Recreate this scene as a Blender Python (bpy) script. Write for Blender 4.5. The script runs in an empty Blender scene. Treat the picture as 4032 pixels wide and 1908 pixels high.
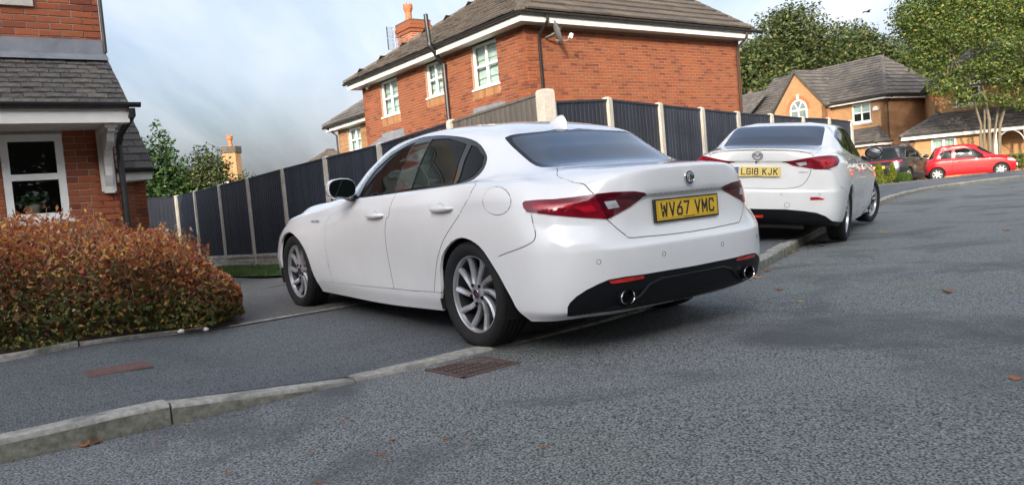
import bpy, bmesh, math, random
import numpy as np
from mathutils import Vector, Matrix
from mathutils.geometry import delaunay_2d_cdt

scene = bpy.context.scene
COL = scene.collection
random.seed(7)
R = math.radians

# ------------------------------------------------------------------ camera
cam_data = bpy.data.cameras.new('camera')
cam_data.sensor_width = 36.0
cam_data.lens = 27.48
cam_data.clip_end = 3000
cam_data.clip_start = 0.05
cam = bpy.data.objects.new('camera', cam_data)
COL.objects.link(cam)
CAM = Vector((0, 0, 1.0))
_g = Vector((-.086, -.995, -.052)).normalized()          # world up seen from the camera
_f = (Vector((0, 0, 1)) - _g * _g.z).normalized()
_r = _f.cross(_g)
_W = Matrix((_r, _f, _g))                                 # camera (x right, y down, z fwd) -> world
_m = Matrix((_W @ Vector((1, 0, 0)), _W @ Vector((0, -1, 0)), _W @ Vector((0, 0, -1)))).transposed().to_4x4()
_m.translation = CAM
cam.matrix_world = _m
scene.camera = cam

# ------------------------------------------------------------------ light
SUN_DIR = Vector((-.22, -.975, 0)).normalized()           # horizontal direction towards the sun
SUN_EL = R(20)
world = bpy.data.worlds.new('World')
scene.world = world
world.use_nodes = True
nt = world.node_tree
nt.nodes.clear()
N = nt.nodes.new
out = N('ShaderNodeOutputWorld')
bg = N('ShaderNodeBackground'); bg.inputs['Strength'].default_value = 0.145
sky = N('ShaderNodeTexSky'); sky.sky_type = 'NISHITA'; sky.sun_disc = False
sky.sun_elevation = SUN_EL
sky.sun_rotation = math.atan2(SUN_DIR.x, SUN_DIR.y)
sky.air_density = 1.0; sky.dust_density = 9.0; sky.ozone_density = 2.3; sky.altitude = 60
tc = N('ShaderNodeTexCoord')
sep = N('ShaderNodeSeparateXYZ')
nt.links.new(tc.outputs['Generated'], sep.inputs[0])
mx = N('ShaderNodeMath'); mx.operation = 'MAXIMUM'; mx.inputs[1].default_value = 0.0
nt.links.new(sep.outputs['Z'], mx.inputs[0])
ad = N('ShaderNodeMath'); ad.operation = 'ADD'; ad.inputs[1].default_value = 0.22
nt.links.new(mx.outputs[0], ad.inputs[0])
dx = N('ShaderNodeMath'); dx.operation = 'DIVIDE'
dy = N('ShaderNodeMath'); dy.operation = 'DIVIDE'
nt.links.new(sep.outputs['X'], dx.inputs[0]); nt.links.new(ad.outputs[0], dx.inputs[1])
nt.links.new(sep.outputs['Y'], dy.inputs[0]); nt.links.new(ad.outputs[0], dy.inputs[1])
cmb = N('ShaderNodeCombineXYZ')
nt.links.new(dx.outputs[0], cmb.inputs[0]); nt.links.new(dy.outputs[0], cmb.inputs[1])
mp = N('ShaderNodeMapping'); mp.inputs['Rotation'].default_value = (0, 0, R(-28)); mp.inputs['Scale'].default_value = (1.25, 0.36, 1)
nt.links.new(cmb.outputs[0], mp.inputs[0])
n1 = N('ShaderNodeTexNoise'); n1.inputs['Scale'].default_value = 1.15; n1.inputs['Detail'].default_value = 7; n1.inputs['Roughness'].default_value = .52; n1.inputs['Distortion'].default_value = .35
nt.links.new(mp.outputs[0], n1.inputs['Vector'])
cr = N('ShaderNodeValToRGB')
cr.color_ramp.elements[0].position = .36; cr.color_ramp.elements[0].color = (.14, .14, .14, 1)
cr.color_ramp.elements[1].position = .66; cr.color_ramp.elements[1].color = (.97, .97, .97, 1)
nt.links.new(n1.outputs['Fac'], cr.inputs[0])
mix = N('ShaderNodeMixRGB')
# thin high cloud scatters the same sky light, so it brightens towards the sun like the sky does
bw = N('ShaderNodeRGBToBW'); nt.links.new(sky.outputs[0], bw.inputs[0])
cl = N('ShaderNodeMath'); cl.operation = 'MULTIPLY_ADD'; cl.inputs[1].default_value = 1.3; cl.inputs[2].default_value = 1.05
nt.links.new(bw.outputs[0], cl.inputs[0])
tn = N('ShaderNodeMixRGB'); tn.blend_type = 'MULTIPLY'; tn.inputs['Fac'].default_value = 1; tn.inputs['Color2'].default_value = (.945, .99, 1.075, 1)
nt.links.new(cl.outputs[0], tn.inputs['Color1'])
nt.links.new(tn.outputs[0], mix.inputs['Color2'])
nt.links.new(cr.outputs[0], mix.inputs['Fac'])
nt.links.new(sky.outputs[0], mix.inputs['Color1'])
nt.links.new(mix.outputs[0], bg.inputs['Color'])
nt.links.new(bg.outputs[0], out.inputs['Surface'])

sun_data = bpy.data.lights.new('sun', 'SUN')
sun_data.energy = 2.15
sun_data.angle = R(0.6)
sun_data.color = (1.0, .83, .62)
sun = bpy.data.objects.new('sun', sun_data)
COL.objects.link(sun)
_d = (SUN_DIR * math.cos(SUN_EL) + Vector((0, 0, math.sin(SUN_EL))))
sun.rotation_euler = _d.to_track_quat('Z', 'Y').to_euler()
sun.location = _d * 60

vs = scene.view_settings
vs.view_transform = 'Standard'
vs.look = 'None'
vs.exposure = 1.25
vs.gamma = 1.0
vs.use_curve_mapping = False

# ------------------------------------------------------------------ materials
MATS = {}
def pmat(name, base, rough=.6, metal=0., var=.12, scale=12., bump=0., bscale=None, spec=.5, coat=0., tint=False,
         blotch=0., bl_scale=1.2, bl_col=None, detail=4., stretch=None, rvar=0.):
    m = bpy.data.materials.new(name); m.use_nodes = True
    t = m.node_tree; nd = t.nodes; lk = t.links
    b = nd['Principled BSDF']
    b.inputs['Roughness'].default_value = rough
    b.inputs['Metallic'].default_value = metal
    b.inputs['Specular IOR Level'].default_value = spec
    b.inputs['Coat Weight'].default_value = coat
    b.inputs['Coat Roughness'].default_value = .03
    co = nd.new('ShaderNodeTexCoord'); src = co.outputs['Object']
    if stretch:
        mpn = nd.new('ShaderNodeMapping'); mpn.inputs['Scale'].default_value = stretch
        lk.new(src, mpn.inputs[0]); src = mpn.outputs[0]
    no = nd.new('ShaderNodeTexNoise'); no.inputs['Scale'].default_value = scale; no.inputs['Detail'].default_value = detail
    no.inputs['Roughness'].default_value = .62
    lk.new(src, no.inputs['Vector'])
    mr = nd.new('ShaderNodeMapRange'); mr.inputs['From Min'].default_value = .3; mr.inputs['From Max'].default_value = .7
    mr.inputs['To Min'].default_value = 1 - var; mr.inputs['To Max'].default_value = 1 + var
    lk.new(no.outputs['Fac'], mr.inputs['Value'])
    hs = nd.new('ShaderNodeMixRGB'); hs.blend_type = 'MULTIPLY'; hs.inputs['Fac'].default_value = 1
    hs.inputs['Color1'].default_value = (*base, 1)
    lk.new(mr.outputs[0], hs.inputs['Color2'])
    col = hs.outputs[0]
    if tint:
        at = nd.new('ShaderNodeAttribute'); at.attribute_name = 'tint'
        m2 = nd.new('ShaderNodeMixRGB'); m2.blend_type = 'MULTIPLY'; m2.inputs['Fac'].default_value = 1
        lk.new(col, m2.inputs['Color1']); lk.new(at.outputs['Color'], m2.inputs['Color2']); col = m2.outputs[0]
    if blotch:
        nb = nd.new('ShaderNodeTexNoise'); nb.inputs['Scale'].default_value = bl_scale; nb.inputs['Detail'].default_value = 5
        nb.inputs['Roughness'].default_value = .6
        lk.new(src, nb.inputs['Vector'])
        rb = nd.new('ShaderNodeMapRange'); rb.inputs['From Min'].default_value = .48; rb.inputs['From Max'].default_value = .68
        rb.inputs['To Max'].default_value = blotch
        lk.new(nb.outputs['Fac'], rb.inputs['Value'])
        m3 = nd.new('ShaderNodeMixRGB'); m3.inputs['Color2'].default_value = (*(bl_col or (.03, .03, .03)), 1)
        lk.new(rb.outputs[0], m3.inputs['Fac']); lk.new(col, m3.inputs['Color1']); col = m3.outputs[0]
    lk.new(col, b.inputs['Base Color'])
    if rvar:
        rr = nd.new('ShaderNodeMapRange'); rr.inputs['To Min'].default_value = max(0, rough - rvar); rr.inputs['To Max'].default_value = rough + rvar
        lk.new(no.outputs['Fac'], rr.inputs['Value']); lk.new(rr.outputs[0], b.inputs['Roughness'])
    if bump:
        n2 = nd.new('ShaderNodeTexNoise'); n2.inputs['Scale'].default_value = bscale or scale * 3; n2.inputs['Detail'].default_value = 3
        lk.new(src, n2.inputs['Vector'])
        bp = nd.new('ShaderNodeBump'); bp.inputs['Strength'].default_value = bump; bp.inputs['Distance'].default_value = .01
        lk.new(n2.outputs['Fac'], bp.inputs['Height']); lk.new(bp.outputs[0], b.inputs['Normal'])
    MATS[name] = m
    return m

def asphalt(name, light, dark, green=.0, scale=95., patch=.5, warm=(0, 0, 0)):
    m = bpy.data.materials.new(name); m.use_nodes = True
    t = m.node_tree; nd = t.nodes; lk = t.links
    b = nd['Principled BSDF']; b.inputs['Roughness'].default_value = .82; b.inputs['Specular IOR Level'].default_value = .35
    co = nd.new('ShaderNodeTexCoord')
    vo = nd.new('ShaderNodeTexVoronoi'); vo.inputs['Scale'].default_value = scale; vo.inputs['Randomness'].default_value = 1
    lk.new(co.outputs['Object'], vo.inputs['Vector'])
    no = nd.new('ShaderNodeTexNoise'); no.inputs['Scale'].default_value = scale * .75; no.inputs['Detail'].default_value = 5; no.inputs['Roughness'].default_value = .75
    lk.new(co.outputs['Object'], no.inputs['Vector'])
    big = nd.new('ShaderNodeTexNoise'); big.inputs['Scale'].default_value = .75; big.inputs['Detail'].default_value = 6; big.inputs['Roughness'].default_value = .62; big.inputs['Distortion'].default_value = .6
    lk.new(co.outputs['Object'], big.inputs['Vector'])
    # stones: random tone for each voronoi cell, dark binder between
    mr = nd.new('ShaderNodeMapRange'); mr.inputs['From Min'].default_value = .44; mr.inputs['From Max'].default_value = .74
    mr.inputs['To Min'].default_value = 1; mr.inputs['To Max'].default_value = 0
    lk.new(vo.outputs['Distance'], mr.inputs['Value'])
    sepc = nd.new('ShaderNodeSeparateColor'); lk.new(vo.outputs['Color'], sepc.inputs[0])
    ma = nd.new('ShaderNodeMath'); ma.operation = 'MULTIPLY_ADD'; ma.inputs[1].default_value = .55; ma.inputs[2].default_value = .5
    lk.new(sepc.outputs[0], ma.inputs[0])
    mm = nd.new('ShaderNodeMath'); mm.operation = 'MULTIPLY'; lk.new(mr.outputs[0], mm.inputs[0]); lk.new(ma.outputs[0], mm.inputs[1])
    nr = nd.new('ShaderNodeMapRange'); nr.inputs['From Min'].default_value = .36; nr.inputs['From Max'].default_value = .62; nr.inputs['To Min'].default_value = .4; nr.inputs['To Max'].default_value = 1.2
    lk.new(no.outputs['Fac'], nr.inputs['Value'])
    mn = nd.new('ShaderNodeMath'); mn.operation = 'MULTIPLY'; lk.new(mm.outputs[0], mn.inputs[0]); lk.new(nr.outputs[0], mn.inputs[1])
    c1 = nd.new('ShaderNodeMixRGB'); c1.inputs['Color1'].default_value = (*dark, 1); c1.inputs['Color2'].default_value = (*light, 1)
    lk.new(mn.outputs[0], c1.inputs['Fac'])
    # worn, darker patches where binder still covers the stones
    pr = nd.new('ShaderNodeMapRange'); pr.inputs['From Min'].default_value = .50; pr.inputs['From Max'].default_value = .66; pr.inputs['To Max'].default_value = patch
    lk.new(big.outputs['Fac'], pr.inputs['Value'])
    c2 = nd.new('ShaderNodeMixRGB'); c2.inputs['Color2'].default_value = (dark[0] * 1.6, dark[1] * 1.6, dark[2] * 1.7, 1)
    lk.new(pr.outputs[0], c2.inputs['Fac']); lk.new(c1.outputs[0], c2.inputs['Color1'])
    g2 = nd.new('ShaderNodeTexNoise'); g2.inputs['Scale'].default_value = .55; g2.inputs['Detail'].default_value = 4
    lk.new(co.outputs['Object'], g2.inputs['Vector'])
    gr = nd.new('ShaderNodeMapRange'); gr.inputs['From Min'].default_value = .45; gr.inputs['From Max'].default_value = .7; gr.inputs['To Max'].default_value = green
    lk.new(g2.outputs['Fac'], gr.inputs['Value'])
    c3 = nd.new('ShaderNodeMixRGB'); c3.blend_type = 'MULTIPLY'; c3.inputs['Color2'].default_value = (.86, 1.0, .80, 1)
    lk.new(gr.outputs[0], c3.inputs['Fac']); lk.new(c2.outputs[0], c3.inputs['Color1'])
    lk.new(c3.outputs[0], b.inputs['Base Color'])
    bp = nd.new('ShaderNodeBump'); bp.inputs['Strength'].default_value = .8; bp.inputs['Distance'].default_value = .006
    lk.new(mn.outputs[0], bp.inputs['Height']); lk.new(bp.outputs[0], b.inputs['Normal'])
    MATS[name] = m
    return m

asphalt('road_asphalt', (.44, .455, .455), (.055, .057, .058), green=.55, scale=112, patch=.85)
asphalt('pavement_asphalt', (.30, .318, .335), (.040, .043, .048), green=.15, scale=140, patch=.35)
asphalt('old_drive', (.30, .285, .265), (.07, .068, .066), green=.2, scale=140, patch=.3)
pmat('kerb_concrete', (.36, .345, .31), .9, var=.35, scale=26, bump=.6, bscale=90, blotch=.75, bl_scale=5.5, bl_col=(.10, .105, .085))
pmat('kerb_mossy', (.20, .195, .155), .95, var=.4, scale=30, bump=.6, bscale=90, blotch=.8, bl_scale=7, bl_col=(.065, .07, .045))
pmat('concrete', (.50, .47, .42), .9, var=.16, scale=30, bump=.25, bscale=140, blotch=.35, bl_scale=4, bl_col=(.27, .26, .23))
pmat('rock_concrete', (.46, .44, .41), .9, var=.3, scale=16, bump=.7, bscale=60, blotch=.45, bl_scale=6, bl_col=(.17, .17, .16))
pmat('fence_black', (.019, .024, .039), .62, tint=True, var=.35, scale=9, bump=.25, bscale=60, stretch=(6, 6, .6), blotch=.5, bl_scale=1.6, bl_col=(.030, .037, .056))
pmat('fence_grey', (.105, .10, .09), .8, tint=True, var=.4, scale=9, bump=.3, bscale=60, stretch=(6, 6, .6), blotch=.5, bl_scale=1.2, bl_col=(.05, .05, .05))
pmat('mortar_red', (.32, .195, .135), .95, var=.15, scale=30, bump=.2)
pmat('mortar_grey', (.36, .31, .26), .95, var=.15, scale=30, bump=.2)
pmat('brick_red', (.225, .068, .025), .88, var=.20, scale=55, bump=.35, bscale=130, tint=True, blotch=.25, bl_scale=9, bl_col=(.21, .055, .035))
pmat('brick_buff_near', (.30, .155, .068), .9, var=.2, scale=55, bump=.3, bscale=130, tint=True)
pmat('tile_dark', (.082, .076, .070), .85, var=.3, scale=24, bump=.5, bscale=90, tint=True, blotch=.22, bl_scale=22, bl_col=(.24, .23, .21))
pmat('tile_brown', (.080, .066, .054), .88, var=.3, scale=20, bump=.5, bscale=80, tint=True, blotch=.4, bl_scale=14, bl_col=(.155, .14, .115))
pmat('tile_grey', (.085, .078, .074), .85, var=.25, scale=20, bump=.4, bscale=80, tint=True, blotch=.35, bl_scale=10, bl_col=(.15, .14, .125))
pmat('upvc', (.80, .80, .79), .32, var=.04, scale=6, blotch=.12, bl_scale=2.5, bl_col=(.55, .53, .48))
pmat('white_paint', (.68, .67, .64), .5, var=.06, scale=8, blotch=.22, bl_scale=3, bl_col=(.52, .50, .45))
pmat('black_plastic', (.018, .018, .020), .42, var=.2, scale=12)
pmat('brown_plastic', (.045, .034, .028), .5, var=.2, scale=12)
pmat('lead', (.165, .178, .20), .58, var=.2, scale=7, blotch=.4, bl_scale=3, bl_col=(.27, .28, .30), bump=.15, bscale=18)
pmat('terracotta', (.40, .135, .052), .8, var=.25, scale=20, bump=.2)
pmat('net_curtain', (.62, .63, .62), .8, var=.1, scale=10, stretch=(14, 14, .4))
pmat('pane_green', (.17, .215, .20), .12, var=.25, scale=2, spec=.5)
pmat('blind', (.66, .66, .65), .7, var=.05, scale=5)
pmat('room_dark', (.012, .013, .013), .9, var=.5, scale=3)
pmat('plant_green', (.05, .10, .03), .6, var=.4, scale=20)
pmat('pink_ceramic', (.45, .30, .24), .4, var=.1, scale=10)
pmat('rust_iron', (.125, .082, .068), .75, var=.35, scale=40, bump=.4, bscale=120, blotch=.5, bl_scale=12, bl_col=(.06, .045, .04))
pmat('cover_brick', (.15, .083, .070), .85, var=.25, scale=40, bump=.5, bscale=150)
pmat('void_black', (.004, .004, .004), 1, var=.1, scale=5, spec=.1)
pmat('soil', (.055, .038, .027), 1, var=.5, scale=25, bump=.8, bscale=60, blotch=.5, bl_scale=18, bl_col=(.14, .07, .04))
pmat('land', (.075, .085, .045), 1, var=.4, scale=8, bump=.4)
pmat('grass_ground', (.055, .085, .022), 1, var=.35, scale=30, bump=.6, bscale=120)
pmat('grass_blade', (.075, .135, .030), .7, var=.35, scale=3)
pmat('pebble', (.55, .50, .43), .8, var=.15, scale=15)
pmat('white_stone', (.66, .64, .60), .85, var=.15, scale=15)
pmat('bark_brown', (.10, .075, .055), .9, var=.35, scale=14, bump=.6, bscale=40, stretch=(3, 3, .5))
pmat('bark_pale', (.145, .12, .08), .9, var=.3, scale=14, bump=.5, bscale=40, stretch=(3, 3, .5))
pmat('twig', (.30, .21, .15), .85, var=.3, scale=10)
pmat('leaf_dry', (.30, .115, .040), .75, var=.35, scale=30, tint=True)
pmat('grey_metal', (.34, .35, .36), .42, metal=.8, var=.1, scale=10)
pmat('dish_grey', (.16, .17, .18), .5, var=.1, scale=10)
pmat('bird_black', (.012, .012, .012), .8, var=.1)

def leafmat(name, base, trans=.35, rough=.55):
    m = bpy.data.materials.new(name); m.use_nodes = True
    t = m.node_tree; nd = t.nodes; lk = t.links
    b = nd['Principled BSDF']; b.inputs['Roughness'].default_value = rough; b.inputs['Specular IOR Level'].default_value = .4
    at = nd.new('ShaderNodeAttribute'); at.attribute_name = 'tint'
    m2 = nd.new('ShaderNodeMixRGB'); m2.blend_type = 'MULTIPLY'; m2.inputs['Fac'].default_value = 1
    m2.inputs['Color1'].default_value = (*base, 1); lk.new(at.outputs['Color'], m2.inputs['Color2'])
    no = nd.new('ShaderNodeTexNoise'); no.inputs['Scale'].default_value = 30
    lk.new(m2.outputs[0], b.inputs['Base Color'])
    tr = nd.new('ShaderNodeBsdfTranslucent'); lk.new(m2.outputs[0], tr.inputs['Color'])
    ms = nd.new('ShaderNodeMixShader'); ms.inputs[0].default_value = trans
    lk.new(b.outputs[0], ms.inputs[1]); lk.new(tr.outputs[0], ms.inputs[2])
    lk.new(ms.outputs[0], nd['Material Output'].inputs['Surface'])
    MATS[name] = m
leafmat('leaf_white', (1, 1, 1))        # colour comes wholly from the per-leaf tint

def glassmat(name, base, rough=.02, spec=.6):
    m = pmat(name, base, rough, var=.25, scale=1.3, spec=spec, coat=.6)
    return m
glassmat('window_glass', (.020, .024, .026))
def clearglass(name, fac=.8, tint=(.85, .92, .9)):
    m = bpy.data.materials.new(name); m.use_nodes = True
    t = m.node_tree; nd = t.nodes; lk = t.links
    nd.remove(nd['Principled BSDF'])
    gl = nd.new('ShaderNodeBsdfGlossy'); gl.inputs['Roughness'].default_value = .01
    no = nd.new('ShaderNodeTexNoise'); no.inputs['Scale'].default_value = 2.0
    tp = nd.new('ShaderNodeBsdfTransparent'); tp.inputs['Color'].default_value = (*tint, 1)
    lw = nd.new('ShaderNodeLayerWeight'); lw.inputs['Blend'].default_value = .5
    pw = nd.new('ShaderNodeMath'); pw.operation = 'POWER'; pw.inputs[1].default_value = 4; lk.new(lw.outputs['Facing'], pw.inputs[0])
    fr = nd.new('ShaderNodeMath'); fr.operation = 'MULTIPLY_ADD'; fr.inputs[1].default_value = .9; fr.inputs[2].default_value = .045; lk.new(pw.outputs[0], fr.inputs[0])
    bp = nd.new('ShaderNodeBump'); bp.inputs['Strength'].default_value = .02; lk.new(no.outputs['Fac'], bp.inputs['Height'])
    lk.new(bp.outputs[0], gl.inputs['Normal'])
    ms = nd.new('ShaderNodeMixShader'); lk.new(fr.outputs[0], ms.inputs[0]); lk.new(tp.outputs[0], ms.inputs[1]); lk.new(gl.outputs[0], ms.inputs[2])
    lk.new(ms.outputs[0], nd['Material Output'].inputs['Surface'])
    MATS[name] = m
clearglass('pane_clear')

def brickmat(name, c1, c2, mortar, rough=.9):
    """brick coursing for walls too far off to pick single bricks apart"""
    m = bpy.data.materials.new(name); m.use_nodes = True
    t = m.node_tree; nd = t.nodes; lk = t.links
    b = nd['Principled BSDF']; b.inputs['Roughness'].default_value = rough
    uv = nd.new('ShaderNodeUVMap'); uv.uv_map = 'UVMap'
    br = nd.new('ShaderNodeTexBrick')
    br.inputs['Scale'].default_value = 1; br.inputs['Brick Width'].default_value = .225; br.inputs['Row Height'].default_value = .075
    br.inputs['Mortar Size'].default_value = .008; br.inputs['Mortar Smooth'].default_value = .2; br.inputs['Bias'].default_value = -.1
    br.inputs['Color1'].default_value = (*c1, 1); br.inputs['Color2'].default_value = (*c2, 1); br.inputs['Mortar'].default_value = (*mortar, 1)
    lk.new(uv.outputs[0], br.inputs['Vector'])
    no = nd.new('ShaderNodeTexNoise'); no.inputs['Scale'].default_value = 1.5; no.inputs['Detail'].default_value = 6
    lk.new(uv.outputs[0], no.inputs['Vector'])
    mr = nd.new('ShaderNodeMapRange'); mr.inputs['To Min'].default_value = .7; mr.inputs['To Max'].default_value = 1.3
    lk.new(no.outputs['Fac'], mr.inputs['Value'])
    m2 = nd.new('ShaderNodeMixRGB'); m2.blend_type = 'MULTIPLY'; m2.inputs['Fac'].default_value = 1
    lk.new(br.outputs['Color'], m2.inputs['Color1']); lk.new(mr.outputs[0], m2.inputs['Color2'])
    lk.new(m2.outputs[0], b.inputs['Base Color'])
    bp = nd.new('ShaderNodeBump'); bp.inputs['Strength'].default_value = .5; bp.inputs['Distance'].default_value = .01; bp.invert = True
    lk.new(br.outputs['Fac'], bp.inputs['Height']); lk.new(bp.outputs[0], b.inputs['Normal'])
    MATS[name] = m
brickmat('far_brick_buff', (.40, .215, .088), (.33, .165, .066), (.36, .255, .155))
brickmat('far_brick_dark', (.37, .18, .075), (.30, .135, .058), (.34, .24, .15))
brickmat('far_brick_red', (.34, .10, .045), (.26, .07, .035), (.38, .28, .20))

# ------------------------------------------------------------------ mesh helpers
class MB:
    """collects faces; build() links them as ONE mesh object"""
    def __init__(s): s.v = []; s.f = []; s.t = []; s.uv = {}
    def face(s, pts, tint=(1, 1, 1), uvs=None):
        i = len(s.v); s.v += [tuple(p) for p in pts]; s.f.append(tuple(range(i, i + len(pts)))); s.t.append(tint)
        if uvs: s.uv[len(s.f) - 1] = uvs
    def mesh(s, V, F, tint=(1, 1, 1)):
        i = len(s.v); s.v += [tuple(p) for p in V]; s.f += [tuple(i + k for k in f) for f in F]; s.t += [tint] * len(F)
    def box(s, lo, hi, tint=(1, 1, 1), M=None):
        x0, y0, z0 = lo; x1, y1, z1 = hi
        V = [Vector(p) for p in ((x0, y0, z0), (x1, y0, z0), (x1, y1, z0), (x0, y1, z0), (x0, y0, z1), (x1, y0, z1), (x1, y1, z1), (x0, y1, z1))]
        if M is not None: V = [M @ p for p in V]
        s.mesh(V, [(0, 3, 2, 1), (4, 5, 6, 7), (0, 1, 5, 4), (1, 2, 6, 5), (2, 3, 7, 6), (3, 0, 4, 7)], tint)
    def prism(s, poly, h0, h1, M=None, tint=(1, 1, 1)):
        """poly in local XY, extruded along local Z from h0 to h1"""
        n = len(poly); V = [Vector((p[0], p[1], h0)) for p in poly] + [Vector((p[0], p[1], h1)) for p in poly]
        if M is not None: V = [M @ p for p in V]
        s.mesh(V, [tuple(range(n - 1, -1, -1)), tuple(range(n, 2 * n))] + [(i, (i + 1) % n, n + (i + 1) % n, n + i) for i in range(n)], tint)
    def tube(s, pts, r, n=8, tint=(1, 1, 1), cap=True):
        pts = [Vector(p) for p in pts]; rs = r if isinstance(r, (list, tuple)) else [r] * len(pts)
        V = []; F = []; prev = None
        for i, p in enumerate(pts):
            d = (pts[min(i + 1, len(pts) - 1)] - pts[max(i - 1, 0)]).normalized()
            if prev is None: a = d.orthogonal().normalized()
            else:
                a = prev - d * prev.dot(d)
                a = a.normalized() if a.length > 1e-6 else d.orthogonal().normalized()
            prev = a; b = d.cross(a)
            for k in range(n):
                an = 2 * math.pi * k / n; V.append(p + (a * math.cos(an) + b * math.sin(an)) * rs[i])
        for i in range(len(pts) - 1):
            for k in range(n): F.append((i * n + k, i * n + (k + 1) % n, (i + 1) * n + (k + 1) % n, (i + 1) * n + k))
        if cap: F.append(tuple(range(n - 1, -1, -1))); F.append(tuple((len(pts) - 1) * n + k for k in range(n)))
        s.mesh(V, F, tint)
    def lathe(s, prof, n=24, M=None, tint=(1, 1, 1), closed=False):
        """prof: (radius, height) pairs, revolved round local Z"""
        V = []; F = []; m = len(prof)
        for k in range(n):
            an = 2 * math.pi * k / n
            for r, h in prof: V.append(Vector((r * math.cos(an), r * math.sin(an), h)))
        if M is not None: V = [M @ p for p in V]
        for k in range(n):
            k2 = (k + 1) % n
            for i in range(m if closed else m - 1):
                j = (i + 1) % m
                F.append((k * m + i, k2 * m + i, k2 * m + j, k * m + j))
        s.mesh(V, F, tint)
    def build(s, name, mat, parent=None, smooth=False, loc=None, kind=None, sharp=35):
        me = bpy.data.meshes.new(name); me.from_pydata(s.v, [], s.f)
        ca = me.color_attributes.new('tint', 'FLOAT_COLOR', 'CORNER')
        arr = np.ones((len(me.loops), 4), np.float32); k = 0
        for f, t in zip(s.f, s.t):
            arr[k:k + len(f), :3] = t; k += len(f)
        ca.data.foreach_set('color', arr.ravel())
        if s.uv:
            ul = me.uv_layers.new(name='UVMap'); k = 0
            for i, f in enumerate(s.f):
                if i in s.uv:
                    for j in range(len(f)): ul.data[k + j].uv = s.uv[i][j]
                k += len(f)
        me.update()
        bm = bmesh.new(); bm.from_mesh(me); bmesh.ops.recalc_face_normals(bm, faces=bm.faces) if len(s.f) < 60000 and not smooth == 'keep' else None
        bm.to_mesh(me); bm.free()
        if smooth:
            me.polygons.foreach_set('use_smooth', [True] * len(me.polygons))
            if smooth != 'all' and smooth != 'keep': me.set_sharp_from_angle(angle=R(sharp))
        me.materials.append(MATS[mat] if isinstance(mat, str) else mat)
        o = bpy.data.objects.new(name, me); COL.objects.link(o)
        if parent is not None: o.parent = parent
        if loc is not None: o.location = loc
        if kind: o['kind'] = kind
        return o

def empty(name, loc=(0, 0, 0), rz=0.):
    o = bpy.data.objects.new(name, None); COL.objects.link(o); o.location = loc; o.rotation_euler = (0, 0, rz)
    o.empty_display_size = .2
    return o
def tag(o, label, cat, group=None):
    o['label'] = label; o['category'] = cat
    if group: o['group'] = group
    return o
def struct(o): o['kind'] = 'structure'; return o
def jit(c, a): return tuple(max(0, x * (1 + random.uniform(-a, a))) for x in c)
def link_copy(me, name, parent, M):
    o = bpy.data.objects.new(name, me); COL.objects.link(o); o.parent = parent; o.matrix_basis = M
    return o
def frame(o, ex, ey, ez):
    m = Matrix((ex, ey, ez)).transposed().to_4x4(); m.translation = Vector(o); return m
X3, Y3, Z3 = Vector((1, 0, 0)), Vector((0, 1, 0)), Vector((0, 0, 1))
# ------------------------------------------------------------------ ground
KP = [(-40, -24.5), (-22, -11.3), (-10, -2.5), (-6, .40), (-2.17, 3.16), (-1.63, 3.56), (-.89, 4.10), (-.2, 4.63), (.45, 5.17), (1.25, 5.98), (2.19, 7.2),
      (2.85, 8.3), (3.57, 9.6), (5.6, 13.05), (7.93, 16.85), (10.1, 20.2), (12.4, 23.0), (15.2, 25.2), (19, 27.2), (25, 29.3), (40, 33), (70, 38)]
def catmull(P, n):
    P = [np.array(p, float) for p in P]; Q = []
    for i in range(len(P) - 1):
        p0 = P[max(i - 1, 0)]; p1 = P[i]; p2 = P[i + 1]; p3 = P[min(i + 2, len(P) - 1)]
        L = max(2, int(np.linalg.norm(p2 - p1) * n))
        d1 = np.linalg.norm(p2 - p1)
        m1 = (p2 - p0) / max(1e-9, np.linalg.norm(p1 - p0) + d1) * d1 if i > 0 else p2 - p1
        m2 = (p3 - p1) / max(1e-9, np.linalg.norm(p3 - p2) + d1) * d1 if i < len(P) - 2 else p2 - p1
        for k in range(L):
            t = k / L; h = (2 * t**3 - 3 * t**2 + 1, t**3 - 2 * t**2 + t, -2 * t**3 + 3 * t**2, t**3 - t**2)
            Q.append(h[0] * p1 + h[1] * m1 + h[2] * p2 + h[3] * m2)
    Q.append(P[-1]); return np.array(Q)
KC = catmull(KP, 10)
KS = np.concatenate([[0], np.cumsum(np.linalg.norm(np.diff(KC, axis=0), axis=1))])
KT = np.gradient(KC, axis=0); KT /= np.linalg.norm(KT, axis=1)[:, None]
def foot(x, y):
    d = KC - np.array((x, y)); i = int(np.argmin((d * d).sum(1)))
    v = np.array((x, y)) - KC[i]; t = KT[i]
    return KS[i] + v @ t, -v[0] * t[1] + v[1] * t[0]
def kpt(s, d=0.):
    x = np.interp(s, KS, KC[:, 0]); y = np.interp(s, KS, KC[:, 1])
    tx = np.interp(s, KS, KT[:, 0]); ty = np.interp(s, KS, KT[:, 1]); n = math.hypot(tx, ty)
    return x - ty / n * d, y + tx / n * d
S0 = foot(-1.63, 3.56)[0]                    # joint where the dropper kerb begins
S1 = S0 + .915
S2 = foot(1.35, 6.1)[0]; S2 = S1 + .915 * round((S2 - S1) / .915)
S3 = S2 + .915
def kerb_h(s):
    return float(np.interp(s, [S0, S1, S2, S3], [.098, .016, .016, .10]))
def road_z(x, y): return .095 + .002 * x + .0067 * min(y, 45)
def smooth(t): t = max(0., min(1., t)); return t * t * (3 - 2 * t)
def land_b(x, y): return .26 + .03 * max(-9., min(4., x)) - .027 * max(0., min(8., x - 8)) + .012 * max(0., min(14., y - 34))
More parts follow.
